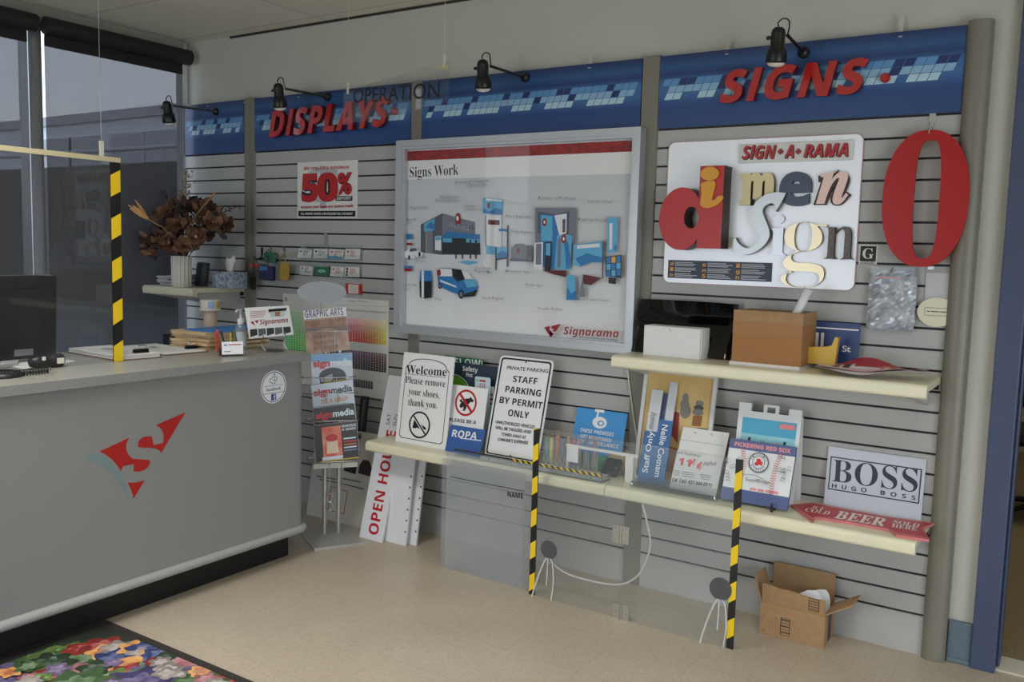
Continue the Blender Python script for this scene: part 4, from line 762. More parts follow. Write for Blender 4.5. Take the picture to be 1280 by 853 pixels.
def middle_signs():
    P = mapper(530, 430, 5.69)
    # green and navy safety sheets at the back
    f = wallfr(-.045); GR = mat('sheet_green', (24, 110, 74), .4); LIME = mat('lime', (106, 176, 40), .4); SL = mat('sheet_slate', (44, 58, 74), .4)
    def up(y, tl, tr, mt, name, lab, extra=None, th=.003):
        g = wallfr(y); a0 = g.px(*tl)[0]; a1 = g.px(*tr)[0]; zt = (g.px(*tl)[1] + g.px(*tr)[1]) / 2; b = MB(); b.fbox(g, a0, a1, SZ + .0005, zt, 0, th, mt)
        if extra: extra(b, g.off(th), a0, a1, zt)
        tag(b.build(name), lab, 'sign', 'signs packed between the welcome and parking signs')
    def e1(b, g, a0, a1, zt): b.ptext(g, 'SLOW!', P(215, 152), P(415, 168), 9, SIGNW, st='b', d=.0006)
    up(-.03, P(150, 92), P(426, 103), GR, 'green_sign', 'green sheet with white capital letters showing above the dark safety sheet', e1)
    def e2(b, g, a0, a1, zt):
        q = g.px(*P(205, 285)); r = g.px(*P(320, 285))[0] - q[0]; R = zt - .02 - q[1]
        for k, m in ((1.06, SIGNW), (1.02, BLACK), (.97, LIME)):
            A = [(q[0] + r * k * math.sin(t_), q[1] - .03 + (R * .85) * k * math.cos(t_)) for t_ in [math.pi / 2 * i / 12 for i in range(13)]]; b.poly(g, [(q[0], q[1] - .1), (q[0], q[1])] + A + [(A[-1][0], q[1] - .1)], .0006 + .0003 * (1.1 - k) * 10, m)
        b.ptext(g, 'Safety', P(275, 190), P(381, 204), 5.6, SIGNW, st='b', d=.0025); b.ptext(g, 'First', P(300, 232), P(345, 238), 4.5, SIGNW, st='b', d=.0025)
    up(-.07, P(150, 132), P(522, 153), SL, 'safety_sign', 'dark safety sheet with a bright green arc, behind the dog sign', e2)
    def e3(b, g, a0, a1, zt):
        d = .0006
        for y in (352, 385, 418): 
            q0, q1 = g.px(*P(452, y)), g.px(*P(492, y + 16)); b.rect(g, q0[0], q1[0], q1[1], q0[1], d, RED)
    up(-.082, P(440, 300), P(500, 306), SIGNW, 'striped_card', 'narrow white card with red bars beside the parking sign', e3)
    g = wallfr(-.10); q0, q1 = g.px(*P(365, 230)), g.px(*P(472, 330)); b = MB(); b.prism(g, rrect(q1[0] - q0[0], q0[1] - SZ - .0005, .008, 4, q0[0], SZ + .0005), 0, .002, mat('pale_card', (196, 216, 222), .4)); w_ = q1[0] - q0[0]; z1 = q0[1]
    b.rect(g, q0[0] + w_ * .3, q1[0] - w_ * .3, z1 - .022, z1 - .014, .0026, RED)
    for k in range(3): b.rect(g, q0[0] + w_ * (.32 + k * .14), q0[0] + w_ * (.40 + k * .14), z1 - .058, z1 - .03, .0026, mat('pink_bar', (196, 150, 156), .4))
    b.poly(g, ell(q0[0] + w_ * .16, z1 - .018, .005, .005, 12), .0026, LIME); tag(b.build('pale_card'), 'pale blue card with a small red bar, above the dog sign', 'sign', 'signs packed between the welcome and parking signs')
    # dog sign
    f, w_, h = stand((551, 556), (600, 564), (561, 480), SZ + .0005, -.19, top=-.105); b = MB(); n = layer(.0004); sheet(b, f, w_, h, .004, SIGNW)
    c = f.px(*P(298, 420)); r = abs(f.px(*P(298, 328))[1] - c[1]); ra = abs(f.px(*P(378, 428))[0] - c[0]); r = (r + ra) / 2
    dog = [(-.62, .1), (-.45, .25), (-.3, .05), (-.05, .32), (.25, .35), (.42, .5), (.5, .38), (.72, .25), (.6, .1), (.4, .12), (.3, -.05), (.1, -.1), (.12, -.35), (-.02, -.62), (-.25, -.62), (-.15, -.5), (-.2, -.3), (-.35, -.45), (-.55, -.35), (-.5, -.1), (-.4, -.05), (-.5, 0)]
    d = n(); b.poly(f, [(c[0] + x * r, c[1] + y * r) for x, y in dog], d, BLACK); d = n(); b.flatband(f, ell(*c, r, r, 40), ell(*c, r * .84, r * .84, 40), d, RED); d = n(); b.line(f, [(c[0] - r * .64, c[1] + r * .64), (c[0] + r * .64, c[1] - r * .64)], r * .2, d, RED)
    b.ptext(f, 'PLEASE BE A', P(180, 551), P(370, 573), 4.4, BLACK, st='b', d=n()); tag(b.build('dog_sign'), 'white sign with a dog in a red prohibition circle', 'sign', 'signs packed between the welcome and parking signs')
    f, w_, h = stand((556, 556), (599, 561), (564, 531), SZ + .0005, -.225, top=-.15); b = MB(); sheet(b, f, w_, h, .003, BLUE); b.ptext(f, 'ROPA', P(196, 660), P(372, 682), 9, SIGNW, st='b', d=.0006); b.line(f, [f.px(*P(260, 672)), f.px(*P(408, 690))], .004, .001, SIGNW)
    f2 = f; tag(b.build('blue_sign'), 'small blue sign reading ROPA in front of the dog sign', 'sign', 'signs packed between the welcome and parking signs')
middle_signs()
def parking_sign():
    P = mapper(530, 430, 5.69); f, w_, h = stand((605, 562), (672, 575), (626, 444), SZ + .0005, -.185); b = MB(); n = layer(.0004); sheet(b, f, w_, h, .003, SIGNW, .022)
    b.flatband(f, rrect(w_ - .018, h - .018, .016, 5, .009, .009), rrect(w_ - .034, h - .034, .012, 5, .017, .017), n(), BLACK)
    for s_, a, e, hp in (('PRIVATE PARKING', (588, 181), (883, 208), 4.4), ('STAFF', (630, 270), (803, 290), 7.8), ('PARKING', (576, 343), (828, 376), 8), ('BY PERMIT', (535, 420), (838, 464), 8.2), ('ONLY', (595, 512), (742, 533), 8.2), ('UNAUTHORIZED VEHICLES', (507, 565), (786, 604), 3.9), ('WILL BE TAGGED AND', (506, 605), (762, 640), 3.9), ('TOWED AWAY AT', (548, 652), (724, 678), 3.9), ("OWNER'S EXPENSE", (524, 690), (738, 716), 3.9)):
        b.ptext(f, s_, P(*a), P(*e), hp, BLACK, st='b' if hp > 5 else 'r', d=n(), off=.0 if hp > 5 else .014)
    for c in ((w_ / 2, h * .955), (w_ / 2, h * .04)): b.poly(f, ell(*c, .004, .004, 14), n(), BLACK)
    tag(b.build('parking_sign'), 'white metal sign with rounded corners reading staff parking by permit only', 'sign')
parking_sign()
def tape_strip(b, fr, a0, a1, b0, b1, d, per, slope, first=0.0):
    """black and yellow hazard tape up a strip"""
    b.rect(fr, a0, a1, b0, b1, d, TBLK); w_ = a1 - a0; k = -1
    while True:
        s = b0 + first + k * per; k += 1
        if s > b1: break
        L = [(a0, s), (a1, s + slope * w_), (a1, s + per * .5 + slope * w_), (a0, s + per * .5)]
        cl = [(x, min(max(y, b0), b1)) for x, y in L]
        if max(q[1] for q in cl) - min(q[1] for q in cl) > .001: b.poly(fr, cl, d + .0003, YEL)
def tray():
    P = mapper(660, 500, 7.757); z = SZ + .0005; p0, p1 = onZ(566, 566, z), onZ(755, 597, z); y0 = min(-.285, (p0.y + p1.y) / 2); y0 = -.285
    x0, x1 = onY(568, 566, y0).x, onY(753, 597, y0).x; t = thing('acrylic_tray', 'long clear acrylic tray edged with hazard tape in front of the parking sign', 'tray', ((x0 + x1) / 2, y0 + .04, z)); fr = Fr((0, y0, z))
    b = MB(); b.fbox(fr, x0, x1, 0, .003, -.07, 0, ACR); b.fbox(fr, x0, x1, 0.003, .035, -.003, 0, ACR); b.fbox(fr, x1 - .003, x1, .003, .035, -.07, -.003, ACR); b.fbox(fr, x0, x0 + .003, .003, .035, -.07, -.003, ACR); b.build('tray', t)
    b = MB(); f2 = Fr((0, y0 - .0006, z), (0, 0, 1), (1, 0, 0)); f2 = Fr((0, y0, z)); xm = onY(640, 566, y0).x
    g = Fr((0, y0, z + .035), (0, 0, -1), (1, 0, 0)); tape_strip(b, g, -.001, .010, xm, x1, .0006, .030, 1.2); g2 = Fr((0, y0, z)); b.rect(g2, x0, xm, .027, .036, .0006, mat('tape_dark_clear', (58, 58, 56), .4)); b.build('hazard_tape', t)
    b = MB(); b.box(x0 + .14, x1 - .006, y0 + .006, y0 + .064, z + .0032, z + .022, mat('white_beads', (214, 214, 212), .6, rgb2=(168, 168, 170), scale=140, bump=.6)); b.build('bead_filling', t)
    return x0, x1, y0
tray()
def pen_things():
    P = mapper(660, 500, 7.757); y = -.19; z = SZ + .0005; CB = clear('blister', (.96, .95, .92), .14, .1)
    for k, (tx, ty, bx, by, rgb, lab) in enumerate((((188), 325, 180, 480, (34, 124, 98), 'teal pen in clear blister, leftmost in the pen tray'), (238, 335, 228, 440, (206, 196, 70), 'yellow pen in clear blister beside the teal one'), (290, 300, 285, 440, (196, 92, 50), 'orange pen with a looped end in clear blister'), (348, 340, 335, 475, (98, 122, 148), 'slate blue pen in clear blister behind the white label'), (388, 310, 392, 430, (186, 138, 74), 'tan pen with a looped end in clear blister'), (445, 345, 440, 450, (176, 96, 122), 'mauve pen in clear blister left of the blue camera sign'), (495, 345, 490, 450, (206, 130, 150), 'pink pen in clear blister in front of the blue camera sign'), (575, 350, 570, 460, (110, 90, 140), 'violet pen in clear blister in front of the blue camera sign'), (655, 350, 650, 460, (140, 96, 110), 'plum pen in clear blister, rightmost in the pen tray'))):
        p = onY(*P(bx, by), y); q = onY(*P(tx, ty), y); lo = V((p.x, y, z)); ax = (q - V((p.x, y, p.z))).normalized(); L = q.z - z; t = thing('boxed_pen', lab, 'pen', lo, 'pens in clear blisters'); m = mat('pen_%d_%d_%d' % rgb, rgb, .4)
        b = MB(); b.lathe(lo + V((0, 0, .025)), [(.002, 0), (.006, .02), (.0075, .03), (.0075, L * .8 - .025), (.006, L * .86 - .025), (.004, L * .9 - .025)], m, n=12); b.build('barrel', t)
        b = MB(); b.tube(crom([lo + V((-.008, 0, L * .84)), lo + V((-.007, 0, L * .95)), lo + V((0, 0, L)), lo + V((.007, 0, L * .95)), lo + V((.008, 0, L * .84))]), .0018, mat('loop_brass', (176, 146, 96), .3, .6), n=6); b.build('loop', t)
        b = MB(); b.lathe(lo, [(.020, 0), (.019, .004), (.016, L * .5), (.012, L * .86), (.003, L * .9)], CB, n=16, sq=.55); b.build('blister', t)
    y = -.205; a, c = onY(*P(370, 445), y), onY(*P(1068, 545), y); WR = mat('rail_white', (224, 222, 218), .4); t = thing('display_rail', 'white rail on two uprights with a blank white label, above the pen tray', 'stand', ((a.x + c.x) / 2, y, z)); zt = (a.z + c.z) / 2 + .006
    b = MB(); b.box(a.x, c.x, y - .003, y + .006, zt - .012, zt, WR); b.build('rail', t)
    for x0, x1 in ((945, 1022), (372, 392)): b = MB(); u0, u1 = onY(*P(x0, 600), y).x, onY(*P(x1, 600), y).x; b.box(u0, u1, y - .003, y + .02, z, zt - .012, WR); b.build('upright', t, bevel=.001)
    b = MB(); u0, u1 = onY(*P(390, 500), y).x, onY(*P(492, 500), y).x; b.box(u0, u1, y - .006, y - .0035, zt - .075, zt + .002, SIGNW); b.build('label_card', t)
    # camera sign
    f, w_, h = stand((711, 556), (774, 566), (722, 509), SZ + .0005, -.085); f = Fr(f.o + V((0, .0, 0)), f.u, f.v); CB2 = mat('camera_blue', (62, 150, 216), .4); b = MB(); n = layer(.0004); sheet(b, f, w_, h, .003, CB2, .006)
    c = f.px(*P(695, 222)); r = .024
    d = n(); b.poly(f, ell(c[0], c[1], r * 1.5, r * 1.1, 28), d, SIGNW); d = n(); b.poly(f, ell(c[0] + r * .25, c[1] - r * .1, r * .7, r * .5, 20), d, CB2); d = n(); b.poly(f, ell(c[0] + r * .3, c[1] - r * .1, r * .4, r * .3, 20), d, SIGNW); b.rect(f, c[0] - r * 1.3, c[0] + r * .6, c[1] + r * 1.9, c[1] + r * 2.4, n(), SIGNW); b.line(f, [(c[0] - r * .6, c[1] + r * 1.9), (c[0] - r * .7, c[1] + r * .9)], r * .35, n(), SIGNW)
    for s_, a, e in (('THESE PREMISES', (505, 308), (830, 358)), ('ARE MONITORED', (500, 365), (806, 416)), ('BY SURVEILLANCE', (490, 415), (878, 474))): b.ptext(f, s_, P(*a), P(*e), 4.6, SIGNW, st='bi', d=n())
    tag(b.build('camera_sign'), 'bright blue surveillance sign with a white camera', 'sign')
    # black case, beige block and green card to the right of the pens
    f, w_, h = stand(P(700, 690), P(852, 742), P(748, 572), SZ + .0005, -.17, lean=52); b = MB(); b.prism(f, rrect(w_, h, .012), .0, .012, mat('case_black', (28, 28, 32), .3)); b.poly(f, ell(w_ * .82, h * .45, .006, .006, 14), .0126, mat('case_dot', (90, 90, 96), .3)); tag(b.build('black_case'), 'flat black case lying tilted at the right end of the pen tray', 'case')
    g = onY(*P(790, 470), -.06), onY(*P(1000, 560), -.06); b = MB(); b.box(g[0].x, g[1].x, -.07, -.015, z, max(g[0].z - .01, z + .05), mat('kraft_block', (186, 166, 128), .8)); tag(b.build('beige_box', bevel=.002), 'small beige box behind the black case', 'box')
    g = onY(*P(505, 490), -.11), onY(*P(765, 560), -.11); b = MB(); b.box(g[0].x, g[1].x, -.115, -.105, z, g[0].z - .008, mat('green_card', (70, 150, 110), .5)); tag(b.build('green_card'), 'green card standing behind the pens at the foot of the camera sign', 'card')
pen_things()
# ---- clear sheets leaning below the shelf, with the word NAME
def leaning_sheets():
    P = mapper(500, 540, 4.265); HZ = clear('hazy_acrylic', (.93, .94, .95), .22, .08, (.62, .63, .65)); HZ2 = clear('hazy_acrylic_back', (.92, .94, .95), .14, .08, (.62, .64, .68))
    f, w_, h = stand((557, 687), (662, 712), (563, 563), .0005, -.345, lean=0); n = V((f.u.y, -f.u.x, 0)); f = Fr(f.o + n * max(0, 0), f.u, f.v)
    dy = -.345 - (f.o.y - math.sin(0) * 0)
    h = min(h, .54); b = MB(); b.fbox(f, 0, w_, 0, h, 0, .004, HZ); b.ptext(f, 'NAME', P(573, 346), P(656, 358), 6.6, mat('name_black', (6, 6, 6), .9, spec=.1), st='b', d=.0052, off=-.008); b.line(f, [f.px(*P(270, 240), .0046), f.px(*P(664, 318), .0046)], .004, .0046, mat('edge_grey', (70, 70, 74), .4))
    tag(b.build('name_sheet'), 'clear acrylic sheet reading NAME leaning below the lower shelf', 'acrylic sheet')
    g = Fr(f.o - f.n * .012 - f.u * .035, f.u, f.v); b = MB(); b.fbox(g, 0, w_ * .98, 0, h * .94, 0, .004, HZ2); tag(b.build('clear_sheet'), 'blank clear acrylic sheet behind the sheet reading NAME', 'acrylic sheet')
leaning_sheets()
# ---- hinged floor screen of clear acrylic with hazard tape on its outer edges
def floor_screen():
    y = -.375; f = wallfr(y); x0, x1 = f.px(668, 640)[0] - .012, f.px(922, 690)[0] + .004; xm = f.px(776, 700)[0]; H = .722; CL = clear('screen_acrylic', (.965, .975, .975), .045, .03)
    t = thing('folding_screen', 'clear hinged acrylic floor screen edged with hazard tape, below the lower shelf', 'screen', ((x0 + x1) / 2, y, 0))
    for a, c in ((x0, xm - .003), (xm + .003, x1)): b = MB(); b.fbox(f, a, c, .002, H, 0, .005, CL); b.build('clear_leaf', t)
    w_ = .027
    for k, (a, first) in enumerate(((x0, .012), (x1 - w_, .035))): b = MB(); tape_strip(b, f, a, a + w_, .001 if k == 0 else .0, H, .0056, .14, .75, first); tape_strip(b, Fr((a + w_, y, 0), (-1, 0, 0), (0, 0, 1)), 0, w_, .001, H, .0006, .14, .75, first); b.build('hazard_tape', t)
    HG = mat('hinge_steel', (176, 172, 162), .4, .7)
    for py in (668, 766):
        c = f.px(777, py); b = MB(); s = .036
        b.fbox(f, c[0] - s, c[0] - .006, c[1] - s, c[1] + s, .006, .009, HG); b.fbox(f, c[0] + .006, c[0] + s, c[1] - s, c[1] + s, .006, .009, HG); b.tube([f.p(c[0], c[1] - s, .009), f.p(c[0], c[1] + s, .009)], .0055, HG, n=10); h_ = b.build('hinge', t)
        for u in (-1, 1):
            for v_ in (-.7, 0, .7): b = MB(); b.lathe(f.p(c[0] + u * s * .66, c[1] + v_ * s, .009), [(.0045, 0), (.003, .002)], CHROME, ax=f.n, n=10); b.build('screw', h_)
    for px, py, r in ((687, 687, .039), (901.5, 736, .043)):
        c = f.px(px, py); b = MB(); b.lathe(f.p(c[0], c[1], .0055), [(r, 0), (r, .003), (r * .96, .0045)], mat('pad_grey', (78, 78, 80), .5), ax=f.n, n=32); b.build('round_pad', t)
        WF = clear('foot_clear', (.94, .94, .94), .42, .1, (.86, .86, .84)); zb = .004; c0 = c[1] - r
        b = MB(); b.tube(crom([f.p(c[0] - .006, c0 + .004, .008), f.p(c[0] - .02, c0 - .02, .012), f.p(c[0] - .045, c0 * .45, .02), f.p(c[0] - .062, zb, .03)]), .004, WF); b.tube([f.p(c[0] - .002, c0 + .004, .008), f.p(c[0] - .004, c0 * .35, .010)], .003, WF); b.tube(crom([f.p(c[0] + .006, c0 + .004, .008), f.p(c[0] + .022, c0 - .015, .012), f.p(c[0] + .032, c0 * .5, .016), f.p(c[0] + .026, zb, .02)]), .003, WF); b.build('wire_foot', t)
floor_screen()
def cable():
    P = [onY(783, 455, -.012), onY(788, 490, -.012), onY(792, 520, -.012), onY(796, 548, -.012), V((onY(797, 560, -.012).x, -.012, SZ - .002))]; P[-1].z = SZ + .002
    b = MB(); WC = mat('cable_white', (206, 204, 198), .45); b.tube(crom(P), .0038, WC); tag(b.build('white_cable'), 'thin white cable hanging down the wall between the two shelves', 'cable', 'white cables on the slatted wall')
    y = -.335; Q = [V((onY(803, 628, y).x, y, SZ - .04)), onY(808, 650, y), onY(813, 680, y), onY(806, 705, y), onY(795, 722, y), onY(775, 731, y), onY(745, 728, y), onY(710, 718, y), onY(692, 706, y)]
    b = MB(); b.tube(crom(Q), .0038, WC); tag(b.build('white_cable'), 'white cable hanging in a loop below the lower shelf towards the grey pad', 'cable', 'white cables on the slatted wall')
cable()
# ================================================================ lower shelf, right length
def framed_art():
    P = mapper(780, 450, 4.493); f, w_, h = stand((793, 583), (893, 600), (808, 460), SZ + .0005, -.115)
    w_ = f.px(*P(535, 88))[0]; h = min(h, .52); t = thing('framed_print', 'white framed print with a tan ground leaning behind the name plates', 'picture', f.o)
    b = MB(); k = .016; b.band(f, [(0, 0), (w_, 0), (w_, h), (0, h)], [(k, k), (w_ - k, k), (w_ - k, h - k), (k, h - k)], 0, .014, mat('art_frame', (206, 206, 206), .4)); b.build('picture_frame', t, bevel=.002)
    b = MB(); n = layer(.006); b.fbox(f, k - .002, w_ - k + .002, k - .002, h - k + .002, .001, .006, mat('art_tan', (214, 184, 122), .5, rgb2=(202, 166, 98), scale=6)); g1, g2 = mat('art_grey', (134, 128, 120), .6), mat('art_dark', (84, 80, 80), .6)
    for x, y, ra, rb, m in ((425, 245, .018, .012, g1), (420, 270, .022, .012, g2), (415, 295, .024, .014, g1), (345, 215, .014, .02, g1), (340, 250, .02, .02, g1), (345, 290, .024, .03, g1)): d = n(); b.poly(f, ell(*f.px(*P(x, y), d), ra, rb, 16), d, m)
    d = n(); b.ppoly(f, [P(*q) for q in ((388, 312), (440, 316), (430, 375), (380, 370))], d, mat('art_brown', (150, 96, 54), .6)); d = n(); b.ppoly(f, [P(*q) for q in ((285, 290), (312, 300), (300, 470), (250, 400))], d, mat('art_rust', (140, 60, 60), .6)); d = n(); b.ppoly(f, [P(*q) for q in ((225, 480), (300, 500), (270, 640), (210, 620))], d, mat('art_ochre', (156, 100, 40), .6)); b.build('print', t)
framed_art()
def name_plates():
    P = mapper(780, 450, 4.493); z = SZ + .006; SIL = mat('plate_silver', (214, 216, 222), .25, .5); BP = mat('plate_blue', (52, 104, 160), .35); GP = mat('plate_slate', (92, 104, 140), .4)
    # clear stand: base plate with a raised back lip
    fr = Fr((0, 0, SZ + .0005), (1, 0, 0), (0, 0, 1)); y0 = -.262; x0, x1 = onY(786, 602, y0).x, onY(896, 624, y0).x
    t = thing('plate_stand', 'low clear acrylic stand holding the name plates and the hanging calendar card', 'stand', ((x0 + x1) / 2, y0 + .05, SZ + .0005)); b = MB(); b.box(x0, x1, y0, y0 + .10, SZ + .0005, SZ + .0055, ACR); b.build('base_plate', t)
    b = MB(); b.box(x0 + .004, x1 - .01, y0 + .006, y0 + .009, SZ + .006, SZ + .026, ACR); b.build('front_lip', t); b = MB(); b.box(x0 + .004, x1 - .01, y0 + .05, y0 + .053, SZ + .006, SZ + .04, ACR); b.build('rear_lip', t)
    b = MB()
    for x in (x1 - .012, x0 + .01): b.lathe((x, y0 + .006, SZ + .006), [(.004, 0), (.004, .018), (.002, .02)], CHROME, n=10)
    b.build('screw_post', t)
    def plate(bl, br, tl, m, txt, lab, up, col, depth=0.0, name='name_plate', th=.004, lean=15):
        f, w_, h = stand(P(*bl), P(*br), P(*tl), z, -.195 + depth, lean=lean); b = MB(); b.prism(f, [(0, 0), (w_, 0), (w_, h), (0, h)], -th, 0, m)
        if txt:
            g = Fr(f.p(w_ * (.72 if up else .28), h * (.2 if up else .93)), f.v if up else -f.v, -f.u if up else f.u); L = len(txt) * w_ * .40 * .8; L = min(L, h * .8); b.text(g, txt, (0, 0), (L, 0), w_ * .42, col, 'r', d=.0006, off=.01)
        tag(b.build(name), lab, 'name plate', 'name plates in the clear stand'); return f, w_, h
    plate((82, 640), (145, 652), (150, 165), SIL, '', 'long silver name plate reading Jenna, leftmost in the stand', False, INK, .018)
    f, w_, h = stand(P(82, 640), P(145, 652), P(150, 165), z, -.195 + .018, lean=15)
    plate((72, 662), (144, 672), (128, 398), BP, 'Staff Only', 'blue name plate reading Staff Only', True, SIGNW, .004)
    plate((150, 645), (196, 652), (216, 186), GP, '', 'slate blue name plate standing behind the two silver plates', False, SIGNW, .038)
    plate((176, 655), (222, 664), (268, 124), SIL, '', 'blank silver name plate, tallest in the stand', False, INK, .028)
    plate((144, 668), (222, 682), (200, 335), BP, 'Nellie Cotnam', 'blue name plate reading Nellie Cotnam', False, SIGNW, .0)
    g = Fr(f.p(w_ * .3, h * .76, .0065), -f.v, f.u)
    b = MB(); b.text(g, 'Jenna', (0, 0), (h * .19, 0), w_ * .45, INK, 'I', d=.001); o = b.build('lettering', None)
    pl = [o_ for o_ in bpy.data.objects if o_.get('label', '').startswith('long silver name plate')][0]; loc = o.location.copy(); o.parent = pl; o.location = loc - pl.location
name_plates()
def calendar():
    P = mapper(780, 450, 4.493); z = SZ + .006; f, w_, h = stand(P(258, 686), P(520, 722), P(334, 376), z, -.205, top=-.09); t = thing('desk_calendar', 'white card calendar with red maple leaf print and a phone number', 'calendar', f.o)
    b = MB(); b.prism(f, [(0, 0), (w_, 0), (w_, h), (0, h)], -.022, 0, mat('calendar_white', (226, 226, 226), .5), side=mat('calendar_side', (170, 140, 116), .7)); b.line(f, [f.px(*P(316, 448)), f.px(*P(560, 484))], .001, .0006, INK)
    for q in ((400, 410), (492, 420)): c = f.px(*P(*q)); b.line(f, [(c[0] - .008, c[1]), (c[0] + .002, c[1] + .003), (c[0] + .004, c[1] - .006)], .0015, .0006, BLACK)
    b.build('back_card', t)
    q = [f.px(*P(*p), .006) for p in ((300, 502), (548, 545), (520, 722), (258, 682))]; h2 = (q[0][1] + q[1][1]) / 2; g = f.off(.006); b = MB(); b.prism(g, [(0, 0), (w_, 0), (w_, h2), (0, h2)], -.0045, 0, mat('calendar_front', (214, 214, 214), .45)); n = layer(.0005); LR = mat('leaf_red', (214, 60, 56), .5)
    b.ptext(g, '1ST NATIONAL', P(300, 527), P(430, 548), 3, INK, st='B', d=n()); b.ptext(g, '1', P(303, 588), P(330, 592), 9, LR, st='b', d=n(), off=.03); b.ptext(g, '1', P(345, 596), P(372, 600), 9, LR, st='b', d=n(), off=.03)
    d = n(); c = g.px(*P(395, 578), d); b.text(g, '\U0001F341', (c[0] - .014, c[1] - .012), (c[0] + .012, c[1] - .012), .024, LR, d=d, off=.03); d = n(); c = g.px(*P(430, 600), d); b.text(g, '\U0001F341', (c[0] - .016, c[1] - .014), (c[0] + .014, c[1] - .014), .028, LR, d=d, off=.03)
    b.ptext(g, 'Asphalt', P(442, 592), P(520, 592), 5, INK, st='I', d=n())
    for k in range(3):
        for x0, x1 in ((280, 312), (325, 395), (430, 490)): b.line(g, [g.px(*P(x0, 622 + k * 12 + (x0 - 280) * .15)), g.px(*P(x1, 622 + k * 12 + (x1 - 280) * .15))], .0016, n(), INK)
    b.ptext(g, 'Cel  Call: 437-344-0111', P(268, 682), P(490, 716), 4.6, BLACK, st='bi', d=n()); b.build('front_card', t)
    b = MB(); b.tube([f.p(w_ * .3, h + .002, -.006), f.p(w_ * .75, h + .002, -.006)], .003, TBLK, n=8); b.build('binding_clip', t)
calendar()
def a_frame():
    P = mapper(890, 480, 5.33); f, w_, h = stand((912, 625), (998, 640), (927, 503), SZ + .0005, -.135, top=-.075); WP = mat('a_frame_white', (226, 228, 230), .4); t = thing('a_frame_sign', 'miniature white folding sign board with a turquoise street print', 'sign', f.o)
    w_ = f.px(*P(602, 172))[0]; b = MB(); th = .012
    L = [(0, 0), (w_, 0), (w_, h * .985), (w_ * .80, h * .985), (w_ * .80, h * .92), (w_ * .2, h * .92), (w_ * .2, h), (0, h)]; b.prism(f, L, -th, 0, WP); b.build('front_panel', t, bevel=.002)
    b = MB(); hx0, hx1, hy = w_ * .40, w_ * .64, h * .92; b.band(f, [(hx0, hy), (hx1, hy), (hx1, hy + h * .085), (hx0, hy + h * .085)], [(hx0 + w_ * .05, hy + .001), (hx1 - w_ * .05, hy + .001), (hx1 - w_ * .05, hy + h * .06), (hx0 + w_ * .05, hy + h * .06)], -th, 0, WP); b.build('handle', t, bevel=.0015)
    r_ = Fr(f.p(0, 0, 0), f.u, f.v); BK = V((-f.n.x, -f.n.y, 0)).normalized(); b = MB(); g = Fr(f.o + V((f.u.x * 0, 0, 0)) + BK * .10, f.u, (f.p(0, h * .9, -th - .006) - (f.o + BK * .10))); b.prism(g, [(0, 0), (w_, 0), (w_, h * .9), (w_ * .8, h * .9), (w_ * .8, h * .84), (w_ * .2, h * .84), (w_ * .2, h * .9), (0, h * .9)], -th, 0, WP); b.build('rear_panel', t, bevel=.002)
    b = MB(); n = layer(.0006); q0, q1 = f.px(*P(207, 222)), f.px(*P(568, 264)); A0, A1, B1 = q0[0], q1[0], (q0[1] + q1[1]) / 2; Bz = h * .1; S1, S2, S3, GY = mat('street_sky', (70, 170, 206), .4), mat('street_pale', (150, 214, 226), .4), mat('street_teal', (60, 150, 170), .4), mat('street_grey', (160, 164, 160), .4)
    b.rect(f, A0, A1, Bz, B1, n(), S2); hh = B1 - Bz; b.rect(f, A0, A1, B1 - hh * .22, B1, n(), S1); W_ = A1 - A0
    for k in range(9): b.rect(f, A0 + W_ * (.1 + k * .09), A0 + W_ * (.18 + k * .09), B1 - hh * .52, B1 - hh * (.30 + .04 * (k % 3)), n(), GY if k % 2 else mat('street_sand', (196, 196, 180), .4))
    b.rect(f, A0, A1, B1 - hh * .56, B1 - hh * .52, n(), S3); b.rect(f, A0 + W_ * .7, A1 - W_ * .03, B1 - hh * .1, B1 - hh * .03, n(), mat('street_pink', (226, 130, 130), .4)); b.rect(f, A0, A1, Bz, B1 - hh * .62, n(), S1); b.build('print', t)
a_frame()
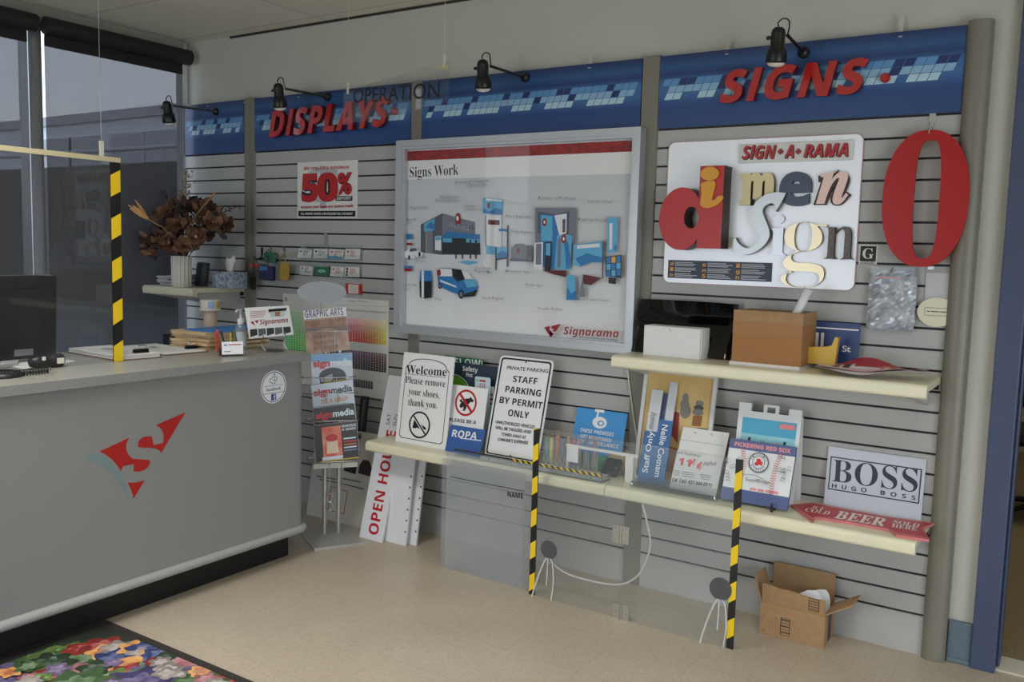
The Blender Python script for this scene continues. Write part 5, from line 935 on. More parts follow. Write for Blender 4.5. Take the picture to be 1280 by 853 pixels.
def baseball_tile():
    P = mapper(890, 480, 5.33); z = SZ + .012; f, w_, h = stand(P(58, 712), P(505, 780), P(124, 360), z, -.235, top=-.13); b = MB(); n = layer(.0005); BG = mat('tile_slate', (84, 98, 146), .4); WH = mat('tile_white', (228, 230, 232), .3); PK = mat('tile_pink', (224, 150, 156), .4); ST = mat('stitch_red', (206, 56, 60), .45)
    b.prism(f, rrect(w_, h, .004), -.008, 0, BG, side=NAVY); b.rect(f, .001, w_ - .001, h * .2, h * .84, n(), WH)
    b.ptext(f, 'PICKERING RED SOX', P(148, 412), P(524, 464), 5.2, PK, st='b', d=n(), off=.03); [b.line(f, [f.px(*P(x_, 700 + (x_ - 250) * .155)), f.px(*P(x_ + 42, 700 + (x_ + 42 - 250) * .155))], .010, n(), PK) for x_ in (252, 304, 356, 400)]
    for s_ in (0, 1):
        for k in range(17):
            v_ = k / 16; y = h * (.2 + .64 * v_); x = w_ * (.22 + .05 * math.sin(v_ * 3.1) if s_ == 0 else .74 + .06 * v_ - .03 * math.sin(v_ * 3.1)); d = n(); b.line(f, [(x - w_ * .035, y + h * .02), (x, y), (x + w_ * .035, y + h * .02)], .0022, d, ST)
    c = f.px(*P(316, 528)); r = w_ * .15; d = n(); b.poly(f, ell(*c, r, r, 36), d, WH); d = n(); b.flatband(f, ell(*c, r, r, 36), ell(*c, r * .9, r * .9, 36), d, NAVY); d = n(); b.flatband(f, ell(*c, r * .62, r * .62, 36), ell(*c, r * .57, r * .57, 36), d, NAVY)
    for txt, rad, flip in (('PICKERING', .68, 1), ('BASEBALL', .82, -1)):
        for i, ch in enumerate(txt):
            a = math.radians((90 - (i - (len(txt) - 1) / 2) * 17) if flip == 1 else (-90 + (i - (len(txt) - 1) / 2) * 17)); u = (math.sin(a), -math.cos(a)) if flip == 1 else (-math.sin(a), math.cos(a)); p = (c[0] + math.cos(a) * r * rad, c[1] + math.sin(a) * r * rad); L = r * .14; b.text(f, ch, (p[0] - u[0] * L / 2, p[1] - u[1] * L / 2), (p[0] + u[0] * L / 2, p[1] + u[1] * L / 2), r * .17, NAVY, 'r', d=d + .0004, res=1)
    d = n(); b.poly(f, [(c[0] + x * r, c[1] + y * r) for x, y in ((-.4, -.1), (-.2, .1), (-.25, .35), (.1, .4), (.25, .15), (.42, .05), (.35, -.3), (.1, -.2), (-.1, -.35), (-.35, -.3))], d, ST)
    b.ptext(f, 'SoundBridge', P(222, 645), P(382, 668), 4.2, INK, st='r', d=n()); A = [f.px(*P(*q)) for q in ((205, 612), (240, 606), (290, 612), (350, 640))]; b.line(f, A, .0018, n(), INK)
    rr = random.Random(8)
    for x0, x1 in ((95, 185), (455, 530)):
        for k in range(9):
            x, y = rr.uniform(x0, x1), rr.uniform(470, 640); q = f.px(*P(x, y)); d = n(); s_ = w_ * .024; b.flatband(f, ell(q[0], q[1], s_, s_ * 1.3, 8), ell(q[0], q[1], s_ * .8, s_ * 1.05, 8), d, INK); b.line(f, [(q[0] - s_ * 1.6, q[1] - s_ * 1.5), (q[0], q[1] - s_), (q[0] + s_ * 1.6, q[1] - s_ * 1.8)], .0012, d + .0002, INK)
    tag(b.build('baseball_tile'), 'square tile reading Pickering Red Sox with red baseball stitching', 'tile')
    # black wire easel under it
    t = thing('display_easel', 'small black easel holding the baseball tile', 'easel', V((f.p(w_ / 2, 0).x, f.p(w_ / 2, 0).y, SZ + .0005)))
    for a in (w_ * .27, w_ * .80):
        b = MB(); top = f.p(a, h * 1.06, -.012); bot = f.p(a, 0, -.012); fo = f.p(a, 0, .022); nh = V((f.n.x, f.n.y, 0)).normalized()
        b.tube(crom([top, bot, V((bot.x, bot.y, SZ + .006)), fo + V((0, 0, -.004)), fo + V((0, 0, .014))], 4), .005, DARK, n=8); b.tube([V((fo.x, fo.y, SZ + .001)), fo + V((0, 0, .002))], .005, DARK, n=8); b.build('leg', t)
    b = MB(); m0 = f.p(w_ * .53, h * .8, -.016); nh = V((f.n.x, f.n.y, 0)).normalized(); b.tube([m0, V((m0.x, m0.y, SZ + .004)) - nh * .02], .0045, DARK, n=8); b.build('rear_leg', t); b = MB(); b.tube([f.p(w_ * .27, h * .6, -.016), f.p(w_ * .80, h * .6, -.016)], .004, DARK, n=8); b.build('cross_bar', t)
baseball_tile()
def boss_sign():
    P = mapper(980, 540, 5.33); f, w_, h = stand(P(265, 447), P(915, 546), P(298, 96), SZ + .0005, -.035, top=-.004); b = MB(); n = layer(.0004); IKB = mat('boss_ink', (34, 38, 56), .4); sheet(b, f, w_, h, .004, mat('boss_sheet', (190, 194, 204), .3))
    q = [f.px(*P(*p)) for p in ((313, 167), (922, 245), (900, 477), (290, 386))]; A0, A1, B0, B1 = (q[0][0] + q[3][0]) / 2, (q[1][0] + q[2][0]) / 2, (q[2][1] + q[3][1]) / 2, (q[0][1] + q[1][1]) / 2; k = .0045
    b.flatband(f, [(A0, B0), (A1, B0), (A1, B1), (A0, B1)], [(A0 + k, B0 + k), (A1 - k, B0 + k), (A1 - k, B1 - k), (A0 + k, B1 - k)], n(), IKB)
    b.ptext(f, 'BOSS', P(320, 330), P(887, 405), 27.5, IKB, st='B', d=n(), off=-.006); b.ptext(f, 'HUGO', P(318, 373), P(549, 406), 5.4, IKB, st='b', d=n(), sp=1.9); b.ptext(f, 'BOSS', P(641, 418), P(876, 456), 5.4, IKB, st='b', d=n(), sp=2.0)
    tag(b.build('boss_sign'), 'pale sheet reading BOSS in large dark serif capitals', 'sign')
boss_sign()
def arrow_sign():
    P = mapper(980, 540, 5.33); z = SZ + .010; f = Fr((0, 0, z), (1, 0, 0), (0, 1, 0)); W_ = lambda x, y, d=0: f.px(*P(x, y), d)
    out = [W_(*q) for q in ((45, 484), (185, 470), (345, 500), (700, 566), (1003, 606), (930, 640), (968, 718), (745, 684), (706, 650), (430, 598), (205, 566), (185, 592))]
    big = []; cx = sum(q[0] for q in out) / len(out); cy_ = sum(q[1] for q in out) / len(out)
    b = MB(); n = layer(.0004); AR = mat('arrow_red', (186, 36, 44), .35); PKE = mat('arrow_pale', (226, 168, 168), .4)
    ins = [(cx + (x - cx) * .988, cy_ + (y - cy_) * .93) for x, y in out]; ins2 = [(cx + (x - cx) * .976, cy_ + (y - cy_) * .86) for x, y in out]
    lo = [(x, y) for x, y in out]; b.prism(f, lo, -.0095, 0, AR, side=mat('arrow_edge', (206, 120, 124), .3)); d = n(); b.flatband(f, ins, ins2, d, PKE)
    wc = mat('arrow_letters', (236, 226, 218), .4)
    b.ptext(f, 'BEER', P(330, 574), P(664, 630), 10, wc, st='B', d=n(), off=.01); b.ptext(f, 'ICE', P(182, 508), P(262, 522), 3.6, wc, st='B', d=n()); b.ptext(f, 'COLD', P(134, 528), P(296, 554), 4.6, wc, st='B', d=n()); b.ptext(f, 'SOLD', P(722, 606), P(896, 636), 4, wc, st='B', d=n()); b.ptext(f, 'HERE', P(715, 634), P(884, 660), 4.6, wc, st='B', d=n())
    tag(b.build('arrow_sign'), 'red arrow sign reading ice cold beer sold here, lying on the shelf', 'sign')
arrow_sign()
# ================================================================ upper shelf
def upper_things():
    z = UZ + .0005
    # black acrylic sheet
    f, w_, h = stand((789, 436), (912, 447), (803, 374), z, -.115, top=-.04); BA = mat('black_acrylic', (10, 10, 11), .06); b = MB()
    P_ = [(0, 0), (w_, 0), (w_ * 1.02, h * .9)] + [(w_ * (1 - t_) + .0, h * (.94 + .06 * math.sin(math.pi * t_ / 2))) for t_ in [i / 8 for i in range(9)]]; vs = []
    N = 16
    for j in (0, 1):
        for i in range(N + 1): t_ = i / N; vs.append(f.p(w_ * t_, h * j, .03 * math.sin(math.pi * t_) * (1 if j == 0 else .4)))
    back = [v_ - f.n * .003 for v_ in vs]; M = N + 1; b.add(vs + back, [(i, i + 1, M + i + 1, M + i) for i in range(N)] + [(2 * M + i + 1, 2 * M + i, 3 * M + i, 3 * M + i + 1) for i in range(N)] + [(M + i, M + i + 1, 3 * M + i + 1, 3 * M + i) for i in range(N)] + [(0, M, 3 * M, 2 * M), (N, 2 * M + N, 3 * M + N, M + N)], BA, True); tag(b.build('black_sheet'), 'curved glossy black acrylic sheet leaning behind the white carton', 'acrylic sheet')
    # white carton
    A = onY(804, 440, -.20); A.z = z; f = Fr(A); w_ = f.px(876, 446)[0]; dep = .085; h = f.px(805, 407)[1]; t = thing('white_carton', 'closed white carton box beside the framed poster', 'box', A)
    WB = mat('white_card', (226, 226, 226), .6); b = MB(); b.fbox(f, 0, w_, 0, h, -dep, 0, WB); b.build('body', t, bevel=.0015)
    b = MB(); b.fbox(f, .001, w_ - .001, h, h + .002, -dep + .001, .001, WB); c = f.px(838, 412); b.line(f, [(c[0] - .006, c[1] + .004), (c[0], c[1] - .004), (c[0] + .005, c[1] - .006)], .0015, .002, INK); b.line(f, [(w_ - .004, 0.001), (w_ - .004, h)], .0018, .0004, CARD2); b.build('lid', t)
    # cardboard carton
    P = mapper(900, 350, 4.74); A = onY(*P(68, 470), -.225); A.z = z; f = Fr(A); w_ = f.px(*P(480, 470))[0]; dep = .185; h = f.px(*P(75, 175))[1]
    t = thing('cardboard_carton', 'brown cardboard carton standing open on the upper shelf with a white tube in it', 'box', f.o); hb = h * .78; th = .005; CB_ = mat('carton_brown', (162, 114, 70), .85, var=.05, scale=30)
    b = MB(); o = [(0, 0), (w_, 0), (w_, dep), (0, dep)]; i_ = [(th, th), (w_ - th, th), (w_ - th, dep - th), (th, dep - th)]; g = Fr(f.o, f.u, -f.n); g = Fr(f.p(0, 0, -dep), f.u, f.n); G3 = Fr(f.p(0, .012, -dep), f.u, V((f.n.x, f.n.y, 0))); 
    def up(pts): return [(a, q) for a, q in pts]
    zf = Fr(f.p(0, .012, 0), f.u, -f.n); sgn = -1 if zf.n.z < 0 else 1
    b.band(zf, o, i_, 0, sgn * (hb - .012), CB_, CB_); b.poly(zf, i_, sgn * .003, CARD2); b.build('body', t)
    b = MB(); b.fbox(f, 0, w_, hb, h, -th, .0, CARD); b.fbox(f, -.0005, w_ * 1.0, hb - .045, hb + .004, .0, .001, mat('carton_tape', (160, 112, 64), .5)); b.build('flap', t); b = MB(); b.fbox(f, 0, w_, hb, h * .99, -dep, -dep + th, CARD); b.build('flap', t)
    b = MB(); b.fbox(f, w_ - th, w_, hb, h, -dep * .96, -th * 1.5, CARD); b.build('flap', t); b = MB(); b.fbox(f, 0, th, hb, h * .98, -dep * .96, -th * 1.5, CARD); b.build('flap', t)
    b = MB(); b.fbox(f, -.006, w_ - .003, 0, .012, -dep, .006, mat('foam_white', (222, 218, 214), .8, var=.05, scale=60)); tag(b.build('foam_sheet'), 'thin white foam sheet under the cardboard carton', 'foam')
    p0 = f.px(*P(462, 183), -.07); p1 = f.px(*P(524, 55), -.07); a = f.p(p0[0], p0[1], -.07); c = f.p(p1[0], p1[1], -.07); d = (c - a).normalized(); b = MB(); b.lathe(a - d * .14, [(.0, .02), (.0165, .02), (.0165, .14 + (c - a).length), (.013, .14 + (c - a).length), (.013, .1)], mat('tube_white', (226, 226, 226), .4), ax=d, caps=False); tag(b.build('white_tube'), 'white tube sticking up out of the cardboard carton', 'tube')
    # street sign
    g = wallfr(-.035); q = [g.px(*P(*p)) for p in ((530, 240), (835, 265), (815, 465))]; x0, x1, zt = onY(985, 420, -.035).x, q[1][0], (q[0][1] + q[1][1]) / 2; b = MB(); n = layer(.0034); SB = mat('street_blue', (50, 70, 122), .4); b.fbox(g, x0, x1, z, zt, 0, .003, SB); ww = x1 - x0
    b.rect(g, x0 + .004, x1 - .006, zt - .026, zt - .021, n(), SIGNW); b.rect(g, x0 + .004, x1 - .02, z + .012, z + .016, n(), SIGNW); b.ptext(g, 'St', P(723, 425), P(774, 428), 7.6, SIGNW, st='r', d=n(), off=.02); b.ptext(g, 'll', P(562, 400), P(612, 404), 19, SIGNW, st='r', d=n(), off=.02); b.ptext(g, 'Ha', P(440, 396), P(552, 402), 18, SIGNW, st='r', d=n(), off=.02)
    tag(b.build('street_sign'), 'blue street sign ending in St beside the cardboard carton', 'sign')
    # yellow dimensional letter lying on its side
    g = wallfr(-.10); px = lambda x, y: g.px(*P(x, y)); zb = z
    L = [px(525, 350), px(640, 348), px(676, 340), px(697, 292), px(716, 294)]; R_ = [px(690, 487), px(668, 480), px(640, 458), px(600, 450), px(525, 444)]; L = L + R_; zmin = min(q[1] for q in L); L = [(a, b_ - zmin + z) for a, b_ in L]; b = MB(); b.prism(g, L, 0, .03, mat('letter_yellow', (216, 176, 66), .4), side=mat('letter_yellow_side', (196, 156, 56), .45)); tag(b.build('yellow_letter', bevel=.001), 'yellow block letter lying on its side in front of the blue street sign', 'letter')
    # folded red banner
    c0, c1 = onZ(*P(600, 490), z), onZ(*P(1228, 530), z); x0, x1 = onY(1026, 452, -.18).x, onY(1160, 462, -.18).x; N, M = 28, 8; RB, WBn, OR = mat('banner_red', (178, 34, 44), .4), mat('banner_white', (220, 208, 208), .45), mat('banner_orange', (216, 116, 70), .45)
    def surf(u, v_, lift=0): 
        return V((x0 + (x1 - x0) * u, -.27 + .17 * v_ - .03 * math.sin(math.pi * u), z + lift + .006 + .010 * math.sin(u * 9 + 1) * (1 - v_) * u + .012 * (1 - v_) + .050 * v_ * (math.sin(math.pi * min(1, u * 1.15)) ** 2) + .03 * abs(u - .35) ** 2 * 2.2 ))
    b = MB(); TXTD, PKB = mat('banner_dark', (60, 56, 56), .45), mat('banner_pink', (214, 170, 172), .45); M = 12
    for lift in (0, .005):
        vs = [surf(i / N, (-.02 + 1.0 * j / M) if lift == 0 else (.10 + .86 * j / M), lift) for j in range(M + 1) for i in range(N + 1)]
        for j in range(M):
            for i in range(N):
                u, v_ = i / N, j / M; m_ = WBn if lift == 0 else RB
                if lift:
                    if u > .95 or u < .10 + .06 * v_: m_ = WBn
                    elif v_ < .12: m_ = PKB
                    elif u < .34 and v_ < .42: m_ = TXTD if (i % 3) else WBn
                    elif u > .58 and v_ < .48: m_ = OR if (i % 3) else WBn
                    elif .34 <= u <= .58 and v_ < .3: m_ = WBn
                k = j * (N + 1) + i; b.add([vs[k], vs[k + 1], vs[k + N + 2], vs[k + N + 1]], [(0, 1, 2, 3)], m_, False)
    tag(b.build('folded_banner'), 'curled red and white vinyl banner lying at the right end of the upper shelf', 'banner')
upper_things()
# ================================================================ cardboard box on the floor
def floor_box():
    P = mapper(930, 690, 6.5625); A, B, C = onZ(*P(122, 668), 0), onZ(*P(650, 803), 0), onZ(*P(778, 662), 0); off = V((0, -.06, 0))
    u = (B - A); u.z = 0; w_ = u.length; f = Fr(A + V((0, 0, .0005)), u, (0, 0, 1)); h = f.px(*P(132, 408))[1]; dep = .15; th = .004
    sh = max(0, f.p(0, 0, -dep).y + .006, f.p(w_, 0, -dep).y + .006); f = Fr(f.o - V((0, sh, 0)), f.u, (0, 0, 1))
    t = thing('shipping_box', 'open brown cardboard box on the floor below the arrow sign', 'box', f.o); zf = Fr(f.p(0, 0, -dep), f.u, f.n * -1); 
    Z2 = Fr(f.o, f.u, -f.n); s = 1 if Z2.n.z > 0 else -1; o = [(0, 0), (w_, 0), (w_, dep), (0, dep)]; i_ = [(th, th), (w_ - th, th), (w_ - th, dep - th), (th, dep - th)]
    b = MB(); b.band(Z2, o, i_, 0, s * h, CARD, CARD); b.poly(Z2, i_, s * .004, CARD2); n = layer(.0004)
    PR = mat('box_print', (52, 40, 32), .7); q = f.px(*P(300, 545)); 
    def mark(ff, a0, a1, b0, b1):
        k = (a1 - a0) * .06; b.flatband(ff, [(a0, b0), (a1, b0), (a1, b1), (a0, b1)], [(a0 + k, b0 + k), (a1 - k, b0 + k), (a1 - k, b1 - k), (a0 + k, b1 - k)], n(), PR)
        for y in range(5): yy = b0 + (b1 - b0) * (.14 + .18 * y); b.rect(ff, a0 + k, a1 - k, yy, yy + (b1 - b0) * (.02 if y % 2 else .06), n(), PR)
    mark(f, w_ * .33, w_ * .48, h * .12, h * .66)
    for x in (.06, .24):
        for y in (.12, .62): b.line(f, [(w_ * x, h * y), (w_ * (x + .03), h * y)], .0012, n(), PR); b.line(f, [(w_ * (x if x < .1 else x + .03), h * y), (w_ * (x if x < .1 else x + .03), h * (y + (.06 if y < .3 else -.06)))], .0012, n(), PR)
    g = Fr(f.p(w_, 0, 0), -f.n, (0, 0, 1)); b.rect(g, dep * .35, dep * .7, .01, h * .95, .0006, mat('box_tape', (60, 54, 52), .4)); b.build('body', t)
    # flaps: front stands up, left out, rear up, right out and up
    b = MB(); ff = Fr(f.p(0, h, -th), f.u, f.v + f.n * .10); fh = h * .60; jag = [(.85, .78), (.6, .84), (.45, .93), (.3, .9), (.15, .98)]; b.prism(ff, [(.004, 0), (w_ - .004, 0), (w_ - .004, fh * .8)] + [(w_ * x, fh * y) for x, y in jag] + [(.004, fh)], -th, 0, CARD)
    nn = layer(.0004); k0, k1 = w_ * .74, w_ * .9; b.flatband(ff, [(k0, fh * .12), (k1, fh * .12), (k1, fh * .78), (k0, fh * .78)], [(k0 + .002, fh * .12 + .002), (k1 - .002, fh * .12 + .002), (k1 - .002, fh * .78 - .002), (k0 + .002, fh * .78 - .002)], nn(), PR)
    for y in range(4): b.rect(ff, k0 + .002, k1 - .002, fh * (.2 + .14 * y), fh * (.23 + .14 * y), nn(), PR)
    b.build('flap', t)
    b = MB(); ff = Fr(f.p(0, h, -dep + th * 2), f.u, f.v - f.n * .02); b.fbox(ff, .003, w_ - .003, 0, h * .95, -th, 0, CARD); b.build('flap', t)
    b = MB(); ff = Fr(f.p(th, h, 0), -f.n, f.v - f.u * .35); b.prism(ff, [(.004, 0), (dep - .004, 0), (dep - .012, h * .78), (.010, h * .78)], -th, 0, CARD); b.build('flap', t)
    b = MB(); ff = Fr(f.p(w_ - th, h, 0), -f.n, f.v * .62 + f.u * 1.0); b.prism(ff, [(.004, 0), (dep - .004, 0), (dep - .012, h * .9), (.010, h * .9)], -th, 0, CARD); b.build('flap', t)
    WP = mat('white_part', (230, 230, 230), .3)
    for k, (x0, x1, zt, dp, tilt, lab) in enumerate(((.06, .30, 1.28, .03, -.12, 'white moulded piece at the left inside the floor box'), (.50, .88, 1.55, .045, .14, 'large white rounded piece sticking out of the floor box'), (.62, .97, 1.52, .085, .10, 'second white rounded piece at the right inside the floor box'))):
        g = Fr(f.p(w_ * x0, .006, -dp), f.u, f.v - f.n * .10 + f.u * tilt * .4); ww = w_ * (x1 - x0); H = h * zt - .006; b = MB(); b.prism(g, [(0, 0), (ww, 0), (ww, H * .70)] + [(ww * .72 + ww * .28 * math.cos(a), H * .70 + H * .30 * math.sin(a)) for a in [math.pi / 2 * i / 8 for i in range(1, 9)]] + [(ww * .4, H * .97), (0, H * .84)], -.006, 0, WP, smooth=True); tag(b.build('white_piece', bevel=.002), lab, 'plastic part', 'white pieces in the floor box')
floor_box()
# ================================================================ on the counter
def counter_things():
    z = ZC + .0005
    # hanging clear guard with hazard tape on its edge
    x = -3.34; y1 = onX(150, 440, x).y + .012; f = Fr((x, 0, 0), (0, 1, 0), (0, 0, 1)); H = onX(143, 202, x).z; y0 = y1 - 1.15; w_ = .042
    t = thing('sneeze_guard', 'clear sheet hanging over the counter, with hazard tape down its edge', 'screen', (x, (y0 + y1) / 2, z))
    b = MB(); b.fbox(f, y0, y1, z, H, -.002, .002, clear('guard_acrylic', (.97, .975, .975), .006, .02)); b.build('clear_sheet', t)
    b = MB(); tape_strip(b, f, y1 - w_, y1 + .001, z, H - .002, .0026, .172, .55, -.022); tape_strip(b, Fr((x, y1, 0), (0, -1, 0), (0, 0, 1)), 0, w_, z, H - .002, .0026, .172, .55, -.022); b.build('hazard_tape', t)
    TAN = mat('edge_tan', (196, 186, 150), .5); b = MB(); b.fbox(f, y0, y1 + .002, H - .003, H + .016, -.005, .005, TAN); b.build('top_strip', t)
    CT = mat('cord_clear', (186, 186, 182), .4)
    for px, py in ((127, 196), (-60, 178)):
        q = onX(px, py, x); b = MB(); b.tube([V((x, q.y, H + .012)), V((x - .004, q.y, CEILZ - .002))], .0009, CT, n=6); b.build('cord', t); b = MB(); b.box(x - .004, x + .004, q.y - .008, q.y + .008, H + .012, H + .075, mat('clip_clear', (206, 204, 186), .3)); b.build('clip', t)
    # monitor seen from the back left
    MK = mat('monitor_black', (20, 20, 22), .3); mx = -3.62; tl, tr = onX(-60, 338, mx), onX(66, 344, mx); zt = onX(60, 343, mx).z; zb_ = onX(60, 443, mx).z; ya = onX(59, 400, mx).y; t = thing('computer_monitor', 'black computer monitor at the left end of the counter', 'monitor', (mx, ya - .25, z))
    f = Fr((mx, 0, 0), (0, 1, 0), (.06, 0, 1)); zz = max(zb_, z + .012); b = MB(); b.prism(f, rrect(.52, zt - zz, .012, 4, ya - .52, zz), -.035, 0, MK); b.prism(f, rrect(.40, (zt - zz) * .7, .03, 4, ya - .46, zz + .05), 0, .02, MK); b.build('housing', t, bevel=.004)
    b = MB(); c = f.px(40, 432, .0006); b.rect(f, ya - .17, ya - .095, zz + .012, zz + .038, .001, mat('monitor_label', (150, 152, 158), .5)); b.build('rating_label', t)
    b = MB(); b.lathe((mx - .02, ya - .26, z), [(.11, 0), (.11, .008), (.03, .014), (.028, zz - z + .06)], MK, n=28, sq=1.3); b.build('stand', t); b = MB(); b.prism(f, rrect(.50, zt - zz - .03, .006, 3, ya - .51, zz + .015), -.037, -.0352, mat('screen_dark', (30, 32, 36), .15)); b.build('screen', t)
    # phone handset / hand scanner with curly cord
    c = onZ(54, 459, z); t = thing('hand_scanner', 'black hand scanner with a curly cord lying near the front of the counter', 'scanner', V((c.x, c.y, z))); A = onZ(36, 462, z); B = onZ(78, 458, z); ax = (B - A).normalized(); SCN = mat('scanner_black', (30, 30, 33), .4)
    b = MB(); o = V((A.x, A.y, z + .026)); L = (B - A).length; b.lathe(o, [(.004, 0), (.018, .006), (.025, .03), (.024, L * .5), (.023, L * .62), (.026, L * .66), (.026, L * .95), (.022, L)], SCN, n=20, ax=ax); b.build('body', t)
    s_ = ax.cross(V((0, 0, 1))); b = MB(); g = Fr(o + ax * (L * .72) + s_ * .0272 - V((0, 0, .011)), ax, (0, 0, 1)); b.fbox(g, 0, L * .22, 0, .022, 0, .001, mat('scanner_label', (216, 214, 196), .5)); g = Fr(o + ax * (L * .3) + s_ * .0215 - V((0, 0, -.006)), ax, (0, 0, 1)); b.fbox(g, 0, L * .1, 0, .014, 0, .004, mat('scanner_label', (216, 214, 196), .5)); b.build('label', t)
    b = MB(); P0, P1 = onZ(62, 467, z), onZ(-20, 475, z); pts = []; N = 150
    for i in range(N + 1): u = i / N; a = u * 2 * math.pi * 22; p = P0.lerp(P1, u); pts.append(V((p.x + .010 * math.cos(a), p.y, z + .0125 + .010 * math.sin(a))))
    b.tube(pts, .0024, SCN, n=5); b.build('curly_cord', t)
    b = MB(); q = onZ(8, 470, z); b.lathe((q.x, q.y - .02, z), [(.075, 0), (.078, .008), (.06, .018), (.02, .022)], SCN, n=28); tag(b.build('scanner_base'), 'round black base beside the curly cord at the left edge', 'stand')
    # loose papers under the scanner and monitor
    def paper(name, pix, th, lab, grp=None, m=PAPER, dz=0.0):
        b = MB(); P = [onZ(*q, z + dz) for q in pix]; f = Fr((0, 0, z + dz), (1, 0, 0), (0, 1, 0)); b.prism(f, [(q.x, q.y) for q in P], 0, th, m); return b, f, name, lab, grp
    b, f, nm, lab, g = paper('paper_sheet', [(2, 456), (30, 447), (62, 447), (96, 452), (70, 456), (30, 462)], .0012, ''); tag(b.build(nm), 'loose white papers under the hand scanner', 'paper')
    b, f, nm, lab, g = paper('paper_stack', [(0, 461), (0, 455), (14, 452), (24, 453), (22, 457)], .012, '', None, mat('paper_grey', (176, 176, 178), .8), .0014); tag(b.build(nm), 'small stack of papers at the left edge by the monitor', 'paper')
    # clipboards
    def clipboard(bl, br, tr, tl, clip, lab, npg, dz=0.0):
        P = [onZ(*q, z + dz) for q in (bl, br, tr, tl)]; f = Fr(P[0], P[1] - P[0], P[3] - P[0]); w_, h = (P[1] - P[0]).length, (P[3] - P[0]).dot(f.v); t = thing('clipboard', lab, 'clipboard', P[0], 'clipboards on the counter')
        b = MB(); b.prism(f, rrect(w_, h, .012), 0, .003, mat('clipboard_brown', (110, 84, 62), .6)); b.build('board', t)
        b = MB(); th = .0
        for k in range(npg): b.fbox(f, .008 + .003 * (k % 3), w_ - .01 + .002 * (k % 2), .010 + .002 * (k % 2), h - .03, .003 + k * .0035, .003 + (k + 1) * .0033, PAPER)
        zt = .003 + npg * .0035
        for k in range(6): b.rect(f, w_ * .15, w_ * (.55 + .05 * (k % 3)), h * (.2 + .09 * k), h * (.21 + .09 * k), zt + .0006, mat('faint_ink', (176, 176, 176), .7))
        b.rect(f, w_ * .42, w_ * .6, h * .55, h * .66, zt + .0008, mat('paper_stamp', (146, 156, 140), .7)); b.build('sheets', t)
        c = onZ(*clip, z + dz + zt); u, v_ = (c - f.o).dot(f.u), (c - f.o).dot(f.v); b = MB(); b.fbox(f, u - .032, u + .032, v_ - .012, v_ + .012, zt, zt + .006, mat('clip_dark', (60, 60, 62), .25, .8)); b.tube([f.p(u - .034, v_, zt + .011), f.p(u + .034, v_, zt + .011)], .006, mat('clip_dark', (60, 60, 62), .25, .8), n=10); b.tube(crom([f.p(u - .022, v_, zt + .014), f.p(u - .02, v_ - .006, zt + .030), f.p(u + .02, v_ - .006, zt + .030), f.p(u + .022, v_, zt + .014)]), .003, CHROME, n=6); b.build('clip', t)
    clipboard((146, 452), (204, 447), (150, 432), (80, 440), (176, 441), 'thick clipboard of papers beside the foot of the hazard tape', 5)
    clipboard((206, 445), (262, 440), (232, 428.5), (150, 433.5), (240, 436), 'clipboard with blank paper between the tape and the folder stack', 1)
    # stack of manila folders and a blue one on top
    A, B, C, D = onZ(214, 433, z), onZ(262, 438.5, z), onZ(294, 428, z), onZ(250, 424, z); u = (B - A); v_ = (C - B); w_, h = u.length, v_.length; tot = onX(262, 413, B.x).z - z; tot = max(.06, min(.09, tot)); nF = 8; th = tot / (nF + 1); rr = random.Random(4)
    for k in range(nF):
        f = Fr(A + V((rr.uniform(-.008, .008), rr.uniform(-.008, .008), k * th)), u + V((rr.uniform(-.02, .02), rr.uniform(-.02, .02), 0)), v_); b = MB(); MN = mat('manila_%d' % (k % 3), ((232, 200, 148), (226, 190, 136), (238, 210, 164))[k % 3], .75)
        b.fbox(f, 0, w_, 0, h, 0, th * .18, MN); b.fbox(f, .006, w_ - .01, .004, h - .004, th * .18, th * .78, mat('folder_paper', (214, 200, 178), .8)); b.fbox(f, .0, w_ - .004, 0, h, th * .78, th * .97, MN); b.fbox(f, w_ * .1 + k % 3 * .06, w_ * .1 + k % 3 * .06 + .07, -.010, .002, th * .1, th * .16, MN)
        tag(b.build('manila_folder'), ('bottom manila folder of the stack on the counter', 'second manila folder from the bottom of the stack', 'third manila folder from the bottom of the stack', 'fourth manila folder from the bottom of the stack', 'fourth manila folder from the top of the stack', 'third manila folder from the top of the stack', 'second manila folder from the top of the stack', 'topmost manila folder, right under the blue folder')[k], 'folder', 'manila folders on the counter')
    f = Fr(A + V((0, 0, nF * th)), u, v_); b = MB(); b.fbox(f, w_ * .25, w_ * 1.05, h * .05, h * 1.02, 0.0003, th * .6, mat('folder_blue', (58, 124, 190), .5)); tag(b.build('blue_folder'), 'blue folder lying on top of the manila folder stack', 'folder')
    # black tray behind
    p = onZ(214, 428, z); q = onZ(197, 426, z); b = MB(); x0, y0 = -3.745, q.y - .10; zf = Fr((0, 0, z), (1, 0, 0), (0, 1, 0)); b.band(zf, rrect(.10, .24, .01, 3, x0, y0), rrect(.094, .234, .008, 3, x0 + .003, y0 + .003), 0, .05, DARK); b.prism(zf, rrect(.098, .238, .01, 3, x0 + .001, y0 + .001), 0, .004, DARK); tag(b.build('desk_tray'), 'black desk tray behind the folder stack at the back of the counter', 'tray')
    # cup with a round tub on top
    c = onZ(263, 408, z + tot); cx, cy2 = -3.70, -.45; c = onX(263, 405, -3.72); k = c.y; b = MB(); base = V((-3.72, k, z)); top = onX(263, 375, -3.72).z; mid = onX(263, 388, -3.72).z
    b.lathe(base, [(.030, 0), (.034, mid - z)], mat('cup_pink', (196, 176, 160), .5), n=24); tag(b.build('paper_cup'), 'pale pink cup behind the folders, under the striped tub', 'cup')
